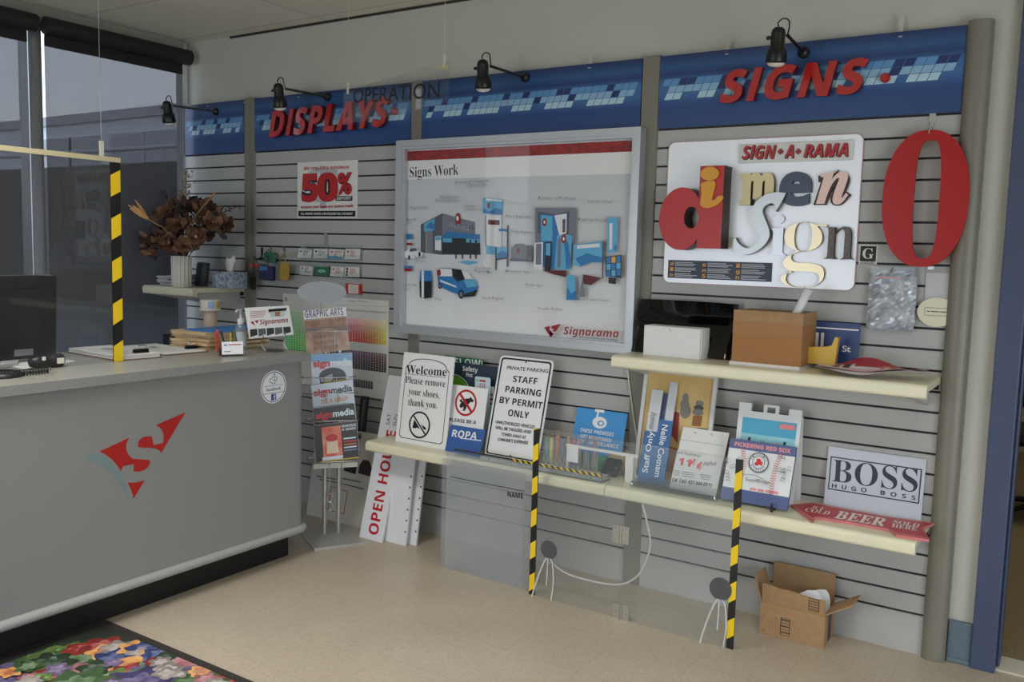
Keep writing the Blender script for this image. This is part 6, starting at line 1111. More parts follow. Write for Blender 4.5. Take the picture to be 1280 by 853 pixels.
    b = MB(); b.lathe((base.x, base.y, mid + .0003), [(.052, 0), (.052, .006), (.048, .008), (.048, top - mid - .004), (.046, top - mid)], mat('tub_cream', (206, 204, 190), .4), n=28)
    vs = [];
    for j in range(7): a0 = -.2 + j * .06
    N = 8; a0, a1 = -.9, -.25; P_ = [(base.x + .0486 * math.cos(a), base.y + .0486 * math.sin(a)) for a in [a0 + (a1 - a0) * i / N for i in range(N + 1)]]
    for (a, c_) in zip(P_, P_[1:]): b.add([(a[0], a[1], mid + .012), (c_[0], c_[1], mid + .012), (c_[0], c_[1], top - .006), (a[0], a[1], top - .006)], [(0, 1, 2, 3)], mat('tub_blue', (150, 170, 206), .4))
    a0, a1 = -.05, .5; P_ = [(base.x + .0486 * math.cos(a), base.y + .0486 * math.sin(a)) for a in [a0 + (a1 - a0) * i / N for i in range(N + 1)]]
    for (a, c_) in zip(P_, P_[1:]): b.add([(a[0], a[1], mid + .012), (c_[0], c_[1], mid + .012), (c_[0], c_[1], top - .006), (a[0], a[1], top - .006)], [(0, 1, 2, 3)], mat('tub_yellow', (206, 176, 70), .4))
    tag(b.build('round_tub'), 'round tub with blue and yellow label balanced on the pink cup', 'tub')
    # hand sanitizer
    c = onZ(301, 437, z); zt = onX(301, 387, c.x).z; H = zt - z; t = thing('sanitizer_bottle', 'clear sanitizer bottle with a white pump beside the card holder', 'bottle', c); o = V((c.x, c.y, z)); b = MB(); b.lathe(o, [(.024, 0), (.026, .006), (.026, H * .52), (.02, H * .62), (.011, H * .66)], clear('bottle_clear', (.88, .9, .91), .18, .08, (.75, .78, .8)), n=24); b.build('bottle', t)
    WP = mat('pump_white', (226, 226, 224), .4); b = MB(); b.lathe(o, [(.014, H * .62), (.015, H * .64), (.015, H * .76), (.006, H * .78), (.005, H * .93), (.008, H * .94), (.008, H)], WP, n=18); b.tube([o + V((0, 0, H * .985)), o + V((.01, -.03, H * .985)), o + V((.012, -.038, H * .95))], .005, WP, n=8); b.build('pump', t)
    b = MB(); b.lathe(o, [(.0262, H * .1), (.0262, H * .45)], mat('bottle_label', (176, 186, 190), .5), n=24, caps=False); b.build('label', t)
    # card holder with pens
    A, B = onZ(277, 446, z), onZ(304, 445, z); u = B - A; w_ = u.length; f = Fr(A, u, (0, 0, 1)); hh = f.px(278, 430)[1]; t = thing('card_holder', 'small holder with a white card and pens at the front of the counter', 'card holder', A); dep = .05; b = MB()
    b.fbox(f, 0, w_, 0, .012, -dep, 0, DARK); b.fbox(f, 0, w_, .012, hh * .7, -dep, -dep + .003, DARK); b.fbox(f, 0, .003, .012, hh * .6, -dep, 0, DARK); b.fbox(f, w_ - .003, w_, .012, hh * .6, -dep, 0, DARK); b.build('holder', t)
    b = MB(); g = Fr(f.p(.0, .008, 0), f.u, f.v - f.n * .12); b.fbox(g, .001, w_ - .001, 0, hh, 0, .008, SIGNW); b.rect(g, w_ * .3, w_ * .9, hh * .72, hh * .80, .0086, mat('card_red', (176, 70, 70), .5)); b.rect(g, w_ * .1, w_ * .25, hh * .68, hh * .8, .0086, mat('card_blue', (70, 150, 190), .5)); b.rect(g, w_ * .1, w_ * .4, hh * .2, hh * .26, .0086, INK); b.build('card', t)
    rr = random.Random(9)
    for k, (rgb, w) in enumerate((((176, 60, 50), 'red'), ((190, 84, 70), 'dull red'), ((40, 40, 42), 'black'), ((200, 170, 70), 'yellow'), ((60, 110, 80), 'green'), ((150, 50, 54), 'dark red'))):
        xx = -.012 + k * (w_ + .004) / 5; p = f.p(xx, .013, -.026 - .012 * (k % 2)); q = f.p(xx + rr.uniform(-.012, .012) - .006, hh + .040 + rr.uniform(-.012, .01), -.03 - .014 * (k % 2)); b = MB(); b.tube([p, p.lerp(q, .8), q], .0042, mat('biro_%d_%d_%d' % rgb, rgb, .4), n=8); b.tube([q, q + (q - p).normalized() * .012], .0055, mat('biro_%d_%d_%d' % rgb, rgb, .4), n=8)
        tag(b.build('pen'), w + ' pen standing behind the small white card on the counter', 'pen', 'pens behind the card on the counter')
    # small sign on a metal stand
    P = mapper(170, 320, 5.565); A, B, T_ = P(790, 578), P(1098, 548), P(756, 362); xs = -3.22; bl, br, tl = onX(*A, xs), onX(*B, xs), onX(*T_, xs); f = Fr(bl, V((br.x - bl.x + .05, br.y - bl.y, 0)), (-.12, .05, 1)); w_ = f.px(*B)[0]; hh = f.px(*T_)[1]
    f = Fr(bl, f.u, f.v - f.u * .0); t = thing('counter_sign', 'white brand card on a small metal stand at the end of the counter', 'sign', V((bl.x, bl.y + w_ / 2, z))); b = MB(); g0, g1, g2 = f.px(*A), f.px(*B), f.px(*T_); g3 = f.px(*P(1062, 345)); n = layer(.0004)
    b.prism(f, [g0, g1, g3, g2], -.003, 0, SIGNW); LR = mat('brand_red', (150, 20, 44), .35)
    d = n(); b.ppoly(f, [P(*q) for q in ((795, 462), (815, 455), (822, 470), (830, 488))], d, LR); b.ppoly(f, [P(*q) for q in ((825, 452), (856, 446), (842, 470), (832, 462))], d, LR)
    b.ptext(f, 'Signarama', P(862, 478), P(1060, 462), 6.0, LR, st='bi', d=n())
    for k in range(5): x = 792 + k * 58; d = n(); b.ppoly(f, [P(x, 512 - k * 4), P(x + 50, 508 - k * 4), P(x + 54, 550 - k * 5), P(x + 4, 566 - k * 5)], d, (mat('photo_dark', (54, 56, 60), .5), mat('photo_mid', (92, 96, 100), .5))[k % 2])
    for k in range(4): d = n(); b.line(f, [f.px(*P(792, 390 + k * 13)), f.px(*P(905 - k * 6, 383 + k * 13))], .0022, d, mat('card_red', (176, 70, 70), .5))
    d = n(); b.ppoly(f, [P(*q) for q in ((922, 372), (1048, 362), (1045, 382), (922, 392))], d, DARK); d = n(); b.ppoly(f, [P(*q) for q in ((935, 390), (1035, 382), (1030, 420), (940, 426))], d, mat('photo_pale', (190, 206, 206), .5)); d = n(); b.ppoly(f, [P(*q) for q in ((965, 392), (1005, 388), (1000, 418), (970, 420))], d, mat('photo_rust', (176, 104, 84), .5)); b.build('card', t)
    zs = z; b = MB(); c = f.p(w_ * .5, 0, -.02)
    for a in (w_ * .28, w_ * .78): q = f.p(a, .015, .006); p = f.p(a, .03, -.005); lo = V((q.x, q.y, z + .003)); b.tube([f.p(a, .02, .010), f.p(a, -.004, .010), f.p(a, -.004, -.006), V((p.x, p.y, z + .03)), lo + V((.02, 0, 0))], .0028, STEEL, n=6)
    m = f.p(w_ * .5, hh * .75, -.006); b.tube([m, V((m.x - .07, m.y, z + .003))], .0028, STEEL, n=6); b.tube([f.p(w_ * .5, hh * .75, -.006), f.p(w_ * .5, hh * 1.12, -.008)], .0025, STEEL, n=6); b.build('stand', t)
    q = onZ(343, 439, z); b = MB(); b.lathe((q.x, q.y, z), [(.045, 0), (.046, .003), (.02, .004)], mat('dish_dark', (70, 68, 62), .4), n=28, sq=1.0); tag(b.build('round_dish'), 'flat dark round disc on the counter under the brand card', 'disc')
counter_things()
# ================================================================ corner shelf
def shelf_things():
    z = CZ + .0005; P = mapper(170, 320, 5.565)
    yv = -.30; c = onY(227, 352, yv); cx = c.x; zt = onY(227, 320, yv).z; r = (onY(239, 335, yv).x - onY(216, 335, yv).x) / 2 * .66; t = thing('flower_vase', 'white ribbed vase holding dried flowers on the corner shelf', 'vase', (cx, yv, z))
    b = MB(); N = 32; prof = [(r * .86, 0), (r * .9, .01), (r * .96, (zt - z) * .6), (r * 1.02, zt - z), (r * .9, zt - z), (r * .85, (zt - z) * .6)]; b.lathe((cx, yv, z), prof, mat('vase_white', (214, 212, 200), .4), n=N)
    for k in range(16): a = 2 * math.pi * k / 16; b.tube([(cx + r * .93 * math.cos(a), yv + r * .93 * math.sin(a), z + .004), (cx + r * 1.0 * math.cos(a), yv + r * 1.0 * math.sin(a), zt - .004)], .0035, mat('vase_white', (214, 212, 200), .4), n=6)
    b.build('vase', t)
    # dried flowers
    neck = V((cx, yv, zt)); at_ = lambda px, py, dy=0: onY(px, py, yv + dy)
    def at(px, py, dy=0):
        q = at_(px, py, dy); q.x = max(q.x, -4.615); return q
    neck = neck; rr = random.Random(12)
    BR = [mat('petal_brown', (126, 90, 66), .7, var=.2, scale=30), mat('petal_rust', (100, 62, 46), .7, var=.2, scale=30), mat('petal_dark', (60, 42, 38), .75, var=.2, scale=30)]; CR = mat('petal_centre', (196, 180, 150), .6); STM = mat('dry_stem', (70, 54, 42), .8)
    def petal(b, c, d, up, L, W_, m, curl=.3):
        d = d.normalized(); s = d.cross(up).normalized(); n_ = s.cross(d); R = []
        for i in range(5):
            t_ = i / 4; wv = W_ * math.sin(math.pi * min(.98, .12 + .8 * t_)) ; m_ = c + d * (L * t_) + n_ * (curl * L * t_ * t_)
            R += [m_ - s * wv / 2 + n_ * wv * .15, m_, m_ + s * wv / 2 + n_ * wv * .15]
        b.add(R, [(i * 3 + j, i * 3 + j + 1, i * 3 + j + 4, i * 3 + j + 3) for i in range(4) for j in range(2)], m, True)
    fl = [((207, 268), -.04, .045, 0, 'upper left in the dried bunch, facing the window'), ((222, 283), -.05, .05, 0, 'left of centre in the dried bunch'), ((267, 278), -.04, .052, 1, 'with a pale centre at the right of the dried bunch'), ((282, 283), .02, .04, 0, 'at the far right end of the dried bunch'), ((213, 305), -.09, .05, 1, 'with a pale centre, low in the middle of the dried bunch'), ((196, 310), -.11, .042, 0, 'low at the left of the dried bunch'), ((184, 305), -.12, .032, 0, 'leftmost and lowest in the dried bunch'), ((229, 308), -.08, .045, 0, 'just above the rim of the white vase'), ((245, 297), -.08, .05, 1, 'with a pale centre, right above the white vase'), ((250, 262), .02, .04, 0, 'upper right of centre in the dried bunch'), ((232, 262), -.05, .045, 2, 'dark, in the upper middle of the dried bunch')]
    for (px, py), dy, s, kind, lab in fl:
        c = at(px, py, dy); t = thing('dried_flower', 'brown dried flower ' + lab, 'flower', c, 'dried brown flowers in the vase'); d0 = (c - neck); face = (V((.55, -.8, .25)) + d0.normalized() * .7).normalized(); e = face.orthogonal().normalized(); g = face.cross(e)
        b = MB()
        for ring, (n_, k, tilt) in enumerate(((6, 1.0, .25), (5, .7, .75), (4, .45, 1.4))):
            for j in range(n_): a = 2 * math.pi * (j + .5 * ring) / n_ + rr.uniform(-.2, .2); dd = (e * math.cos(a) + g * math.sin(a)) + face * tilt; petal(b, c, dd, face, s * 1.25 * k * rr.uniform(.85, 1.15), s * 1.15 * k, BR[2] if kind == 2 else BR[rr.choice((0, 0, 1))], rr.uniform(.05, .4))
        b.build('petals', t); b = MB(); b.lathe(c + face * .004, [(.004, 0), (s * .2, .006), (s * .16, .016), (.002, .02)], CR if kind == 1 else BR[2], ax=face, n=10); b.build('flower_centre', t)
        b = MB(); b.tube(crom([neck + V((rr.uniform(-.01, .01), rr.uniform(-.01, .01), -.06)), neck.lerp(c, .55) + V((0, 0, .02)), c]), .0026, STM, n=6); b.build('stem', t)
    for (tip, base, lab) in (((162, 262), (197, 281), 'orange dried spiky bloom pointing left towards the window'), ((270, 242), (254, 258), 'orange dried spiky bloom pointing up to the right of the bunch')):
        dl = -.17 if tip[0] < 200 else -.10; a, c = at(*base, dl * .8), at(*tip, dl); t = thing('spiky_bloom', lab, 'flower', c, 'orange spiky blooms in the vase'); d = (c - a); L = d.length; OR = mat('bloom_orange', (206, 136, 76), .6, rgb2=(222, 176, 110), scale=20); b = MB()
        for k in range(5): dd = d.normalized() + V((rr.uniform(-.25, .25), rr.uniform(-.2, .2), rr.uniform(-.12, .35))); petal(b, a.lerp(c, .3), dd, V((0, -.9, .4)), L * rr.uniform(.45, .75), .018, OR, .05)
        b.build('spikes', t); b = MB(); b.tube(crom([neck + V((0, 0, -.04)), neck.lerp(a, .6) + V((0, 0, .03)), a, a.lerp(c, .4)]), .004, mat('bloom_stem', (150, 130, 84), .7), n=6); b.build('stem', t)
    b = MB()
    for k in range(340):
        px, py = rr.gauss(0, 1), rr.gauss(0, 1); k_ = min(1, 1.7 / math.hypot(px, py)); c = at(231 + 22 * px * k_ - 5 * py * k_, 284 + 18 * py * k_, rr.uniform(-.06, .06)) if k < 260 else (at(272 + 8 * px * k_, 281 + 8 * py * k_, rr.uniform(-.05, .03)) if k < 300 else at(196 + 9 * px * k_, 306 + 8 * py * k_, rr.uniform(-.14, -.05))); d = (c - neck).normalized() + V((rr.uniform(-.6, .6), rr.uniform(-.6, .6), rr.uniform(-.4, .5))); petal(b, c, d, V((rr.uniform(-1, 1), -1, rr.uniform(-1, 1))), rr.uniform(.035, .065), rr.uniform(.026, .046), rr.choice((BR[0], BR[1], BR[2], BR[2])), rr.uniform(-.2, .4))
    for k in range(26):
        px, py = rr.gauss(234, 24), rr.gauss(275, 18); c = at(min(285, max(185, px)), max(236, py), rr.uniform(-.08, .08)); b.tube(crom([neck + V((rr.uniform(-.015, .015), rr.uniform(-.015, .015), -.05)), neck.lerp(c, .5) + V((0, 0, .015)), c]), .002, STM, n=5)
    for (x0, y0, x1, y1) in ((268, 270, 300, 257), (210, 250, 203, 238), (190, 318, 178, 326)):
        A, B = at(x0, y0), at(x1, y1); b.tube([neck.lerp(A, .4), A, B], .002, STM, n=5)
        for k in range(10): c = A.lerp(B, k / 9); petal(b, c, V((rr.uniform(-1, 1), rr.uniform(-1, 1), rr.uniform(-1, 1))), V((0, -1, .2)), .022, .010, BR[2], .2)
    o = tag(b.build('dried_foliage'), 'dark crumpled dried leaves filling the bunch in the white vase', 'foliage'); o['kind'] = 'stuff'
    t = thing('dried_spray', 'tan feathery spray rising at the back of the dried bunch', 'flower', at(232, 250, .08)); b = MB(); FT = mat('spray_tan', (130, 108, 80), .8); b.tube(crom([neck + V((0, .01, -.03)), at(233, 270, .06), at(232, 212, .06)]), .0024, FT, n=5)
    for k in range(90): c = at(rr.gauss(234, 4.5), rr.uniform(211, 258), rr.uniform(.03, .09)); petal(b, c, V((rr.uniform(-1, 1), rr.uniform(-1, 1), rr.uniform(-.2, 1))), V((0, -1, 0)), rr.uniform(.012, .024), .008, FT, .2)
    b.build('spray', t)
    # papers, black holder, tissue box
    rr = random.Random(2); f = Fr((0, 0, z), (1, 0, 0), (0, 1, 0)); x0 = CX0 + .03; x1 = cx - .07
    for k in range(5):
        b = MB(); g = Fr((x0 + rr.uniform(0, .02), -.31 + rr.uniform(-.012, .012), z + k * .011), (1, rr.uniform(-.08, .08), 0), (0, 1, 0)); N = 8; L = x1 - x0 - .02; vs = []
        for j in (0, 1):
            for i in range(N + 1): u = i / N; vs.append(g.p(u * L, .02 + j * .20, .001 + (.014 * max(0, u - .55) * 2 if k > 2 else 0)))
        M = N + 1; lo = [v_ - V((0, 0, 0)) + V((0, 0, .009)) for v_ in vs]; b.add(vs + lo, [(i, i + 1, M + i + 1, M + i) for i in range(N)] + [(2 * M + i, 2 * M + i + 1, 3 * M + i + 1, 3 * M + i) for i in range(N)] + [(i, i + 1, 2 * M + i + 1, 2 * M + i) for i in range(N)] + [(M + i, M + i + 1, 3 * M + i + 1, 3 * M + i) for i in range(N)] + [(0, M, 3 * M, 2 * M), (N, M + N, 3 * M + N, 2 * M + N)], (mat('leaflet_a', (196, 194, 198), .8), mat('leaflet_b', (170, 168, 180), .8))[k % 2])
        tag(b.build('leaflets'), ('bottom pile of leaflets left of the vase', 'second pile of leaflets from the bottom, left of the vase', 'middle pile of leaflets left of the vase', 'second pile of leaflets from the top, left of the vase', 'topmost curled leaflets left of the vase')[k], 'papers', 'leaflets on the corner shelf')
    y = -.16; a, c = onY(*P(428, 45), y), onY(*P(500, 192), y); b = MB(); w_ = c.x - a.x; t = thing('leaflet_holder', 'black and clear leaflet holder between the vase and the tissue box', 'holder', ((a.x + c.x) / 2, y, z)); hh = a.z - z
    g = Fr((a.x, y, z), (1, 0, 0), (0, .12, 1)); b = MB(); b.prism(g, rrect(w_, hh, .012), 0, .02, DARK); b.build('black_panel', t, bevel=.002)
    for u0 in (-.02, w_ + .006): b = MB(); b.fbox(g, u0, u0 + .004, 0, hh * .9, -.04, .055, ACR); b.build('clear_side', t)
    b = MB()
    for k in range(4): b.rect(g, w_ * .15, w_ * .85, hh * (.25 + .16 * k), hh * (.26 + .16 * k), .0206, mat('holder_line', (80, 80, 82), .5))
    b.build('print', t)
    y = -.20; a, c = onY(*P(528, 108), y), onY(*P(755, 196), y); zt = (onY(*P(640, 112), y)).z; b = MB(); t = thing('tissue_box', 'blue patterned tissue box with a white tissue on the corner shelf', 'tissue box', ((a.x + c.x) / 2, y + .05, z)); TB = mat('tissue_blue', (98, 116, 142), .6, rgb2=(184, 190, 196), scale=45)
    x0, x1 = a.x + .0, c.x - .095; b.box(x0, x1, y, y + .10, z, zt, TB); b.build('box', t, bevel=.003)
    b = MB(); xm = x0 + (x1 - x0) * .47; R = []; TW = mat('tissue_white', (226, 222, 216), .9); ztop = onY(*P(620, 5), y + .05).z
    N = 14; rings = [(.018, zt - .002), (.030, zt + (ztop - zt) * .4), (.034, zt + (ztop - zt) * .75), (.026, ztop)]; vs = []
    for r_, zz in rings:
        for i in range(N): a_ = 2 * math.pi * i / N; k = r_ * (1 + .28 * math.sin(a_ * 3 + zz * 60)); vs.append((xm + k * math.cos(a_) * 1.1, y + .06 + k * .5 * math.sin(a_), zz + (.012 * math.sin(a_ * 2 + 1) if zz == ztop else 0)))
    b.add(vs, [(j * N + i, j * N + (i + 1) % N, (j + 1) * N + (i + 1) % N, (j + 1) * N + i) for j in range(3) for i in range(N)], TW, True); b.add(vs[-N:], [tuple(range(N))], TW, True); b.build('tissue', t)
shelf_things()
# ================================================================ charts, magazine rack, boards by the counter end
def colour_charts():
    f = wallfr(-.0008); P = mapper(370, 370, 6.5615); PW = mat('chart_paper', (218, 218, 212), .5)
    def chart(x0, x1, zb, zt, y, name, lab, cells):
        g = wallfr(y); b = MB(); b.fbox(g, x0, x1, zb, zt, 0, .0015, PW); cells(b, g.off(.0015)); tag(b.build('colour_chart'), lab, 'chart', 'printed colour charts on the wall')
    def hsv(h, s, v):
        import colorsys; return tuple(int(255 * q) for q in colorsys.hsv_to_rgb(h, s, v))
    xa, xb = f.px(392, 372)[0], f.px(487, 375)[0]; zt = f.px(440, 373)[1]; zb = f.px(484, 500)[1]
    def right(b, g):
        b.ptext(g, 'Color Chart', P(430, 46), P(585, 54), 1.6, INK, st='b', d=.0006, res=1); q0, q1 = g.px(*P(300, 72)), g.px(*P(742, 90)); b.line(g, [q0, q1], .001, .0006, INK)
        def block(ax, ay, bx, by, nx, ny, fn):
            A0, B0 = g.px(*P(ax, ay)); A1, B1 = g.px(*P(bx, by)); w_ = (A1 - A0) / nx; h = (B1 - B0) / ny
            for j in range(ny):
                for i in range(nx): c = fn(i / (nx - 1), j / max(1, ny - 1)); m = mat('chart_%d_%d_%d' % tuple(int(q / 22) * 22 for q in c), tuple(int(q / 22) * 22 for q in c), .5); b.rect(g, A0 + w_ * (i + .07), A0 + w_ * (i + .93), B0 + h * (j + .07), B0 + h * (j + .93), .0006, m)
        block(280, 160, 742, 405, 22, 14, lambda u, v: hsv((.86 + .30 * u) % 1, .14 + .86 * v, .97 - .08 * v))
        block(280, 425, 742, 632, 22, 11, lambda u, v: hsv((.62 + .42 * u) % 1, .30 + .25 * v, .58 - .42 * v))
        block(280, 655, 632, 768, 17, 6, lambda u, v: hsv(.6, .05, .4 - .3 * v)); block(280, 112, 742, 130, 22, 1, lambda u, v: (176, 178, 176)); block(280, 800, 700, 850, 20, 2, lambda u, v: (40 + int(60 * v),) * 3)
    chart(xa, xb, zb, zt, -.0022, 'c', 'colour chart of magenta, red and yellow squares behind the magazine rack', right)
    xl = f.px(354, 367)[0]; x2 = f.px(396, 372)[0]
    def left(b, g):
        b.ptext(g, '2', (356, 376), (359, 376), 4, BLACK, st='b', d=.0006); pass
        A0, B0 = g.px(357, 386); A1, B1 = g.px(386, 444); nx, ny = 9, 18; w_ = (A1 - A0) / nx; h = (B1 - B0) / ny
        for j in range(ny):
            for i in range(nx): c = hsv(.38 - .14 * i / nx, .16 + .62 * j / ny, .95 - .10 * j / ny); c = tuple(int(q / 22) * 22 for q in c); b.rect(g, A0 + w_ * (i + .1), A0 + w_ * (i + .9), B0 + h * (j + .1), B0 + h * (j + .9), .0006, mat('chart_%d_%d_%d' % c, c, .5))
    chart(xl, x2, zb + .02, f.px(354, 367)[1], -.0005, 'c', 'colour chart of green squares behind the brand card on the counter', left)
colour_charts()
def magazine_rack():
    A, B, C = onZ(393, 689, 0), onZ(455, 681, 0), onZ(372, 663, 0); u = (B - A).normalized(); nh = V((u.y, -u.x, 0)); w_ = (B - A).length; dep = .30
    yaw_u = V((.62, .78, 0)).normalized(); o = A.lerp(B, .5) - nh * .15; t = thing('magazine_rack', 'free-standing chrome magazine rack with an oval grey plate on top, at the counter end', 'magazine rack', V((o.x, o.y, 0)))
    BS = mat('rack_steel', (176, 174, 168), .38, .35); b = MB(); f0 = Fr(A, u, (0, 0, 1)); b.prism(f0, [(0, 0), (w_, 0), (w_, .012), (0, .012)], -dep, 0, BS); b.build('base_plate', t, bevel=.003)
    p1, p2 = onZ(407, 668, .012), onZ(421, 665, .012); zt = onY(420, 575, p2.y).z; f = Fr((p1 + p2) / 2, yaw_u, (0, 0, 1)); f = Fr(V((f.o.x, f.o.y, 0)), yaw_u, (0, 0, 1))
    rw = .035; top = f.px(403, 352)[1]
    for s in (-1, 1): b = MB(); b.tube([f.p(s * rw, .012), f.p(s * rw, f.px(400, 400)[1])], .011, mat('rack_pole', (196, 194, 188), .3, .7), n=14); b.build('pole', t)
    b = MB(); q0, q1 = f.px(371, 365), f.px(432, 365); cz = f.px(401, 365)[1]; rz = (f.px(401, 352)[1] - f.px(401, 378.5)[1]) / 2; b.prism(f.off(.03), ell((q0[0] + q1[0]) / 2, cz, (q1[0] - q0[0]) / 2, rz, 40), -.004, 0, mat('oval_grey', (152, 154, 160), .45)); b.build('oval_plate', t)
    b = MB(); q = (q0[0] + q1[0]) / 2; b.tube([f.p(q, f.px(400, 400)[1] - .02, .0), f.p(q, cz, .024)], .005, STEEL, n=8); b.build('plate_stem', t)
    W = mat('rack_wire', (190, 190, 188), .25, .9); tiers = [(414, 383, 437, 442, .02), (443, 389, 440, 498, .035), (480, 389, 441, 500, .05), (507, 391, 443, 526, .065), (529, 392, 446, 577, .08)]
    P = mapper(370, 370, 6.5615); Q = mapper(370, 480, 4.0615)
    def mag(tl, tr, bl, d, lab, paint, lean=4, th=.006):
        g = f.off(d); b_ = g.px(*bl); c_ = g.px(*tl); r_ = g.px(*tr); ww = math.hypot(r_[0] - c_[0], r_[1] - c_[1]); hh = c_[1] - b_[1]; ro = math.atan2(r_[1] - c_[1], r_[0] - c_[0]); vv = V((0, 0, 1)) * math.cos(ro) - f.u * math.sin(ro); uu = f.u * math.cos(ro) + V((0, 0, 1)) * math.sin(ro)
        g2 = Fr(g.p(c_[0] + math.sin(ro) * hh, c_[1] - hh * math.cos(ro)), uu, vv); b = MB(); b.prism(g2, [(0, 0), (ww, 0), (ww, hh), (0, hh)], -th, 0, PAPER); paint(b, g2, ww, hh, layer(.0004)); tag(b.build('magazine'), lab, 'magazine', 'magazines in the chrome rack')
        return g2, ww, hh
    def c(nm, rgb): return mat('mag_' + nm, rgb, .3)
    def m1(b, g, w_, h, n):
        b.rect(g, .001, w_ - .001, .001, h * .78, n(), mat('mag_tan', (140, 98, 76), .35, rgb2=(186, 150, 130), scale=14)); b.rect(g, .001, w_ - .001, h * .56, h * .76, n(), mat('mag_brown', (110, 70, 46), .35, rgb2=(156, 106, 74), scale=30)); b.poly(g, [(0.002, h * .5), (w_ * .55, h * .55), (w_ - .002, h * .42), (w_ - .002, h * .58), (.002, h * .58)], n(), c('umber', (96, 64, 50)))
        b.text(g, 'GRAPHIC ARTS', (w_ * .03, h * .83), (w_ * .92, h * .82), h * .165, c('indigo', (64, 48, 124)), 'b', d=n(), off=-.006); b.line(g, [(w_ * .03, h * .79), (w_ * .97, h * .79)], .002, n(), INK)
        for k, s_ in enumerate(('WHERE IS', 'MANAGING', 'BUSINESS')): b.text(g, s_, (w_ * .16, h * (.33 - .13 * k)), (w_ * (.62 + .06 * k), h * (.33 - .13 * k)), h * .08, c('umber', (96, 64, 50)), 'B', d=n())
    def band(title1, title2, col1, col2):
        def go(b, g, w_, h, n, y):
            b.text(g, title1, (w_ * .04, y), (w_ * .45, y), h * 0 + .034, col1, 'r', d=n(), off=.045); b.text(g, title2, (w_ * .46, y), (w_ * .97, y), .034, col2, 'r', d=n(), off=.03)
        return go
    R_ = c('red', (186, 34, 44)); PL = c('pale', (214, 226, 236)); DK = c('dark', (30, 26, 28)); GD = c('gold', (206, 176, 60))
    def m2(b, g, w_, h, n):
        b.rect(g, .001, w_ - .001, h * .88, h - .001, n(), c('sky', (110, 158, 206))); b.rect(g, .001, w_ - .001, .001, h * .88, n(), c('cloud', (190, 200, 212))); b.poly(g, [(w_ * .18, h * .62)] + [(w_ * (.5 + .33 * math.cos(a)), h * (.64 + .14 * math.sin(a))) for a in [math.pi * (1 - i / 10) for i in range(11)]] + [(w_ * .83, h * .55), (w_ * .2, h * .5)], n(), DK); b.poly(g, [(w_ * .2, h * .62), (w_ * .5, h * .68), (w_ * .5, h * .58), (w_ * .22, h * .55)], n(), c('grey', (146, 150, 156))); b.rect(g, w_ * .08, w_ * .9, h * .48, h * .53, n(), c('maroon', (84, 40, 40)))
        band('sign', 'media', R_, PL)(b, g, w_, h, n, h - .06); b.text(g, 'OUR WINNERS', (w_ * .28, h * .53), (w_ * .9, h * .53), .016, GD, 'bi', d=n())
    def m3(b, g, w_, h, n):
        b.rect(g, .001, w_ - .001, .001, h - .001, n(), c('ice', (196, 208, 220))); band('sign', 'media', R_, c('navy', (50, 40, 62)))(b, g, w_, h, n, h - .055); b.text(g, "IT'S A WRAP!", (w_ * .2, h - .10), (w_ * .85, h - .10), .022, c('orange', (206, 116, 60)), 'b', d=n()); b.rect(g, w_ * .2, w_ * .85, h - .118, h - .112, n(), c('teal', (90, 150, 120)))
    def m4(b, g, w_, h, n):
        b.rect(g, .001, w_ - .001, .001, h - .001, n(), DK); band('sign', 'media', R_, PL)(b, g, w_, h, n, h - .055)
        for k in range(5): b.rect(g, w_ * .1, w_ * (.5 + .07 * k), h - .085 - .012 * k, h - .08 - .012 * k, n(), c('plum', (110, 50, 66)))
    def m5(b, g, w_, h, n):
        b.rect(g, .001, w_ - .001, .001, h - .001, n(), c('coal', (40, 32, 34))); b.rect(g, w_ * .02, w_ * .13, h * .02, h * .97, n(), DK); b.rect(g, w_ * .18, w_ * .62, h * .08, h * .92, n(), mat('mag_flame', (206, 70, 60), .35, rgb2=(232, 160, 140), scale=18)); b.poly(g, [(w_ * .26, h * .2), (w_ * .54, h * .2), (w_ * .52, h * .52), (w_ * .28, h * .52)], n(), c('candle', (226, 206, 180))); b.poly(g, ell(w_ * .4, h * .62, w_ * .14, h * .1, 20), n(), R_); b.rect(g, w_ * .15, w_ * .62, h * .03, h * .12, n(), PL)
        for k, (s_, m) in enumerate((('MAKING', PL), ('A MARK', PL))): b.text(g, s_, (w_ * .64, h * (.86 - .09 * k)), (w_ * .97, h * (.86 - .09 * k)), h * .07, m, 'b', d=n())
        for k in range(5): b.rect(g, w_ * .66, w_ * .95, h * (.54 - .08 * k), h * (.575 - .08 * k), n(), (PL, R_, c('orange', (206, 116, 60)), PL, c('steelblue', (110, 130, 170)))[k])
        b.rect(g, w_ * .1, w_ * .98, h * .0, h * .03, n(), GD)
    mag((379, 388.5), (432.5, 384), (384, 443), .012, 'magazine headed Graphic Arts, topmost in the rack', m1)
    mag((388.5, 444), (440, 441), (389, 522), .030, 'trade magazine with a dark domed building on a blue sky, second from the top', m2)
    mag((388.5, 482), (440.5, 475), (389.5, 545), .048, 'pale trade magazine third from the top of the rack', m3)
    mag((391, 511), (443, 504), (391, 560), .066, 'black trade magazine with red and white title, fourth from the top', m4)
    mag((391.5, 532), (446, 526), (394, 579), .084, 'trade magazine with a red flame picture, lowest in the rack', m5)
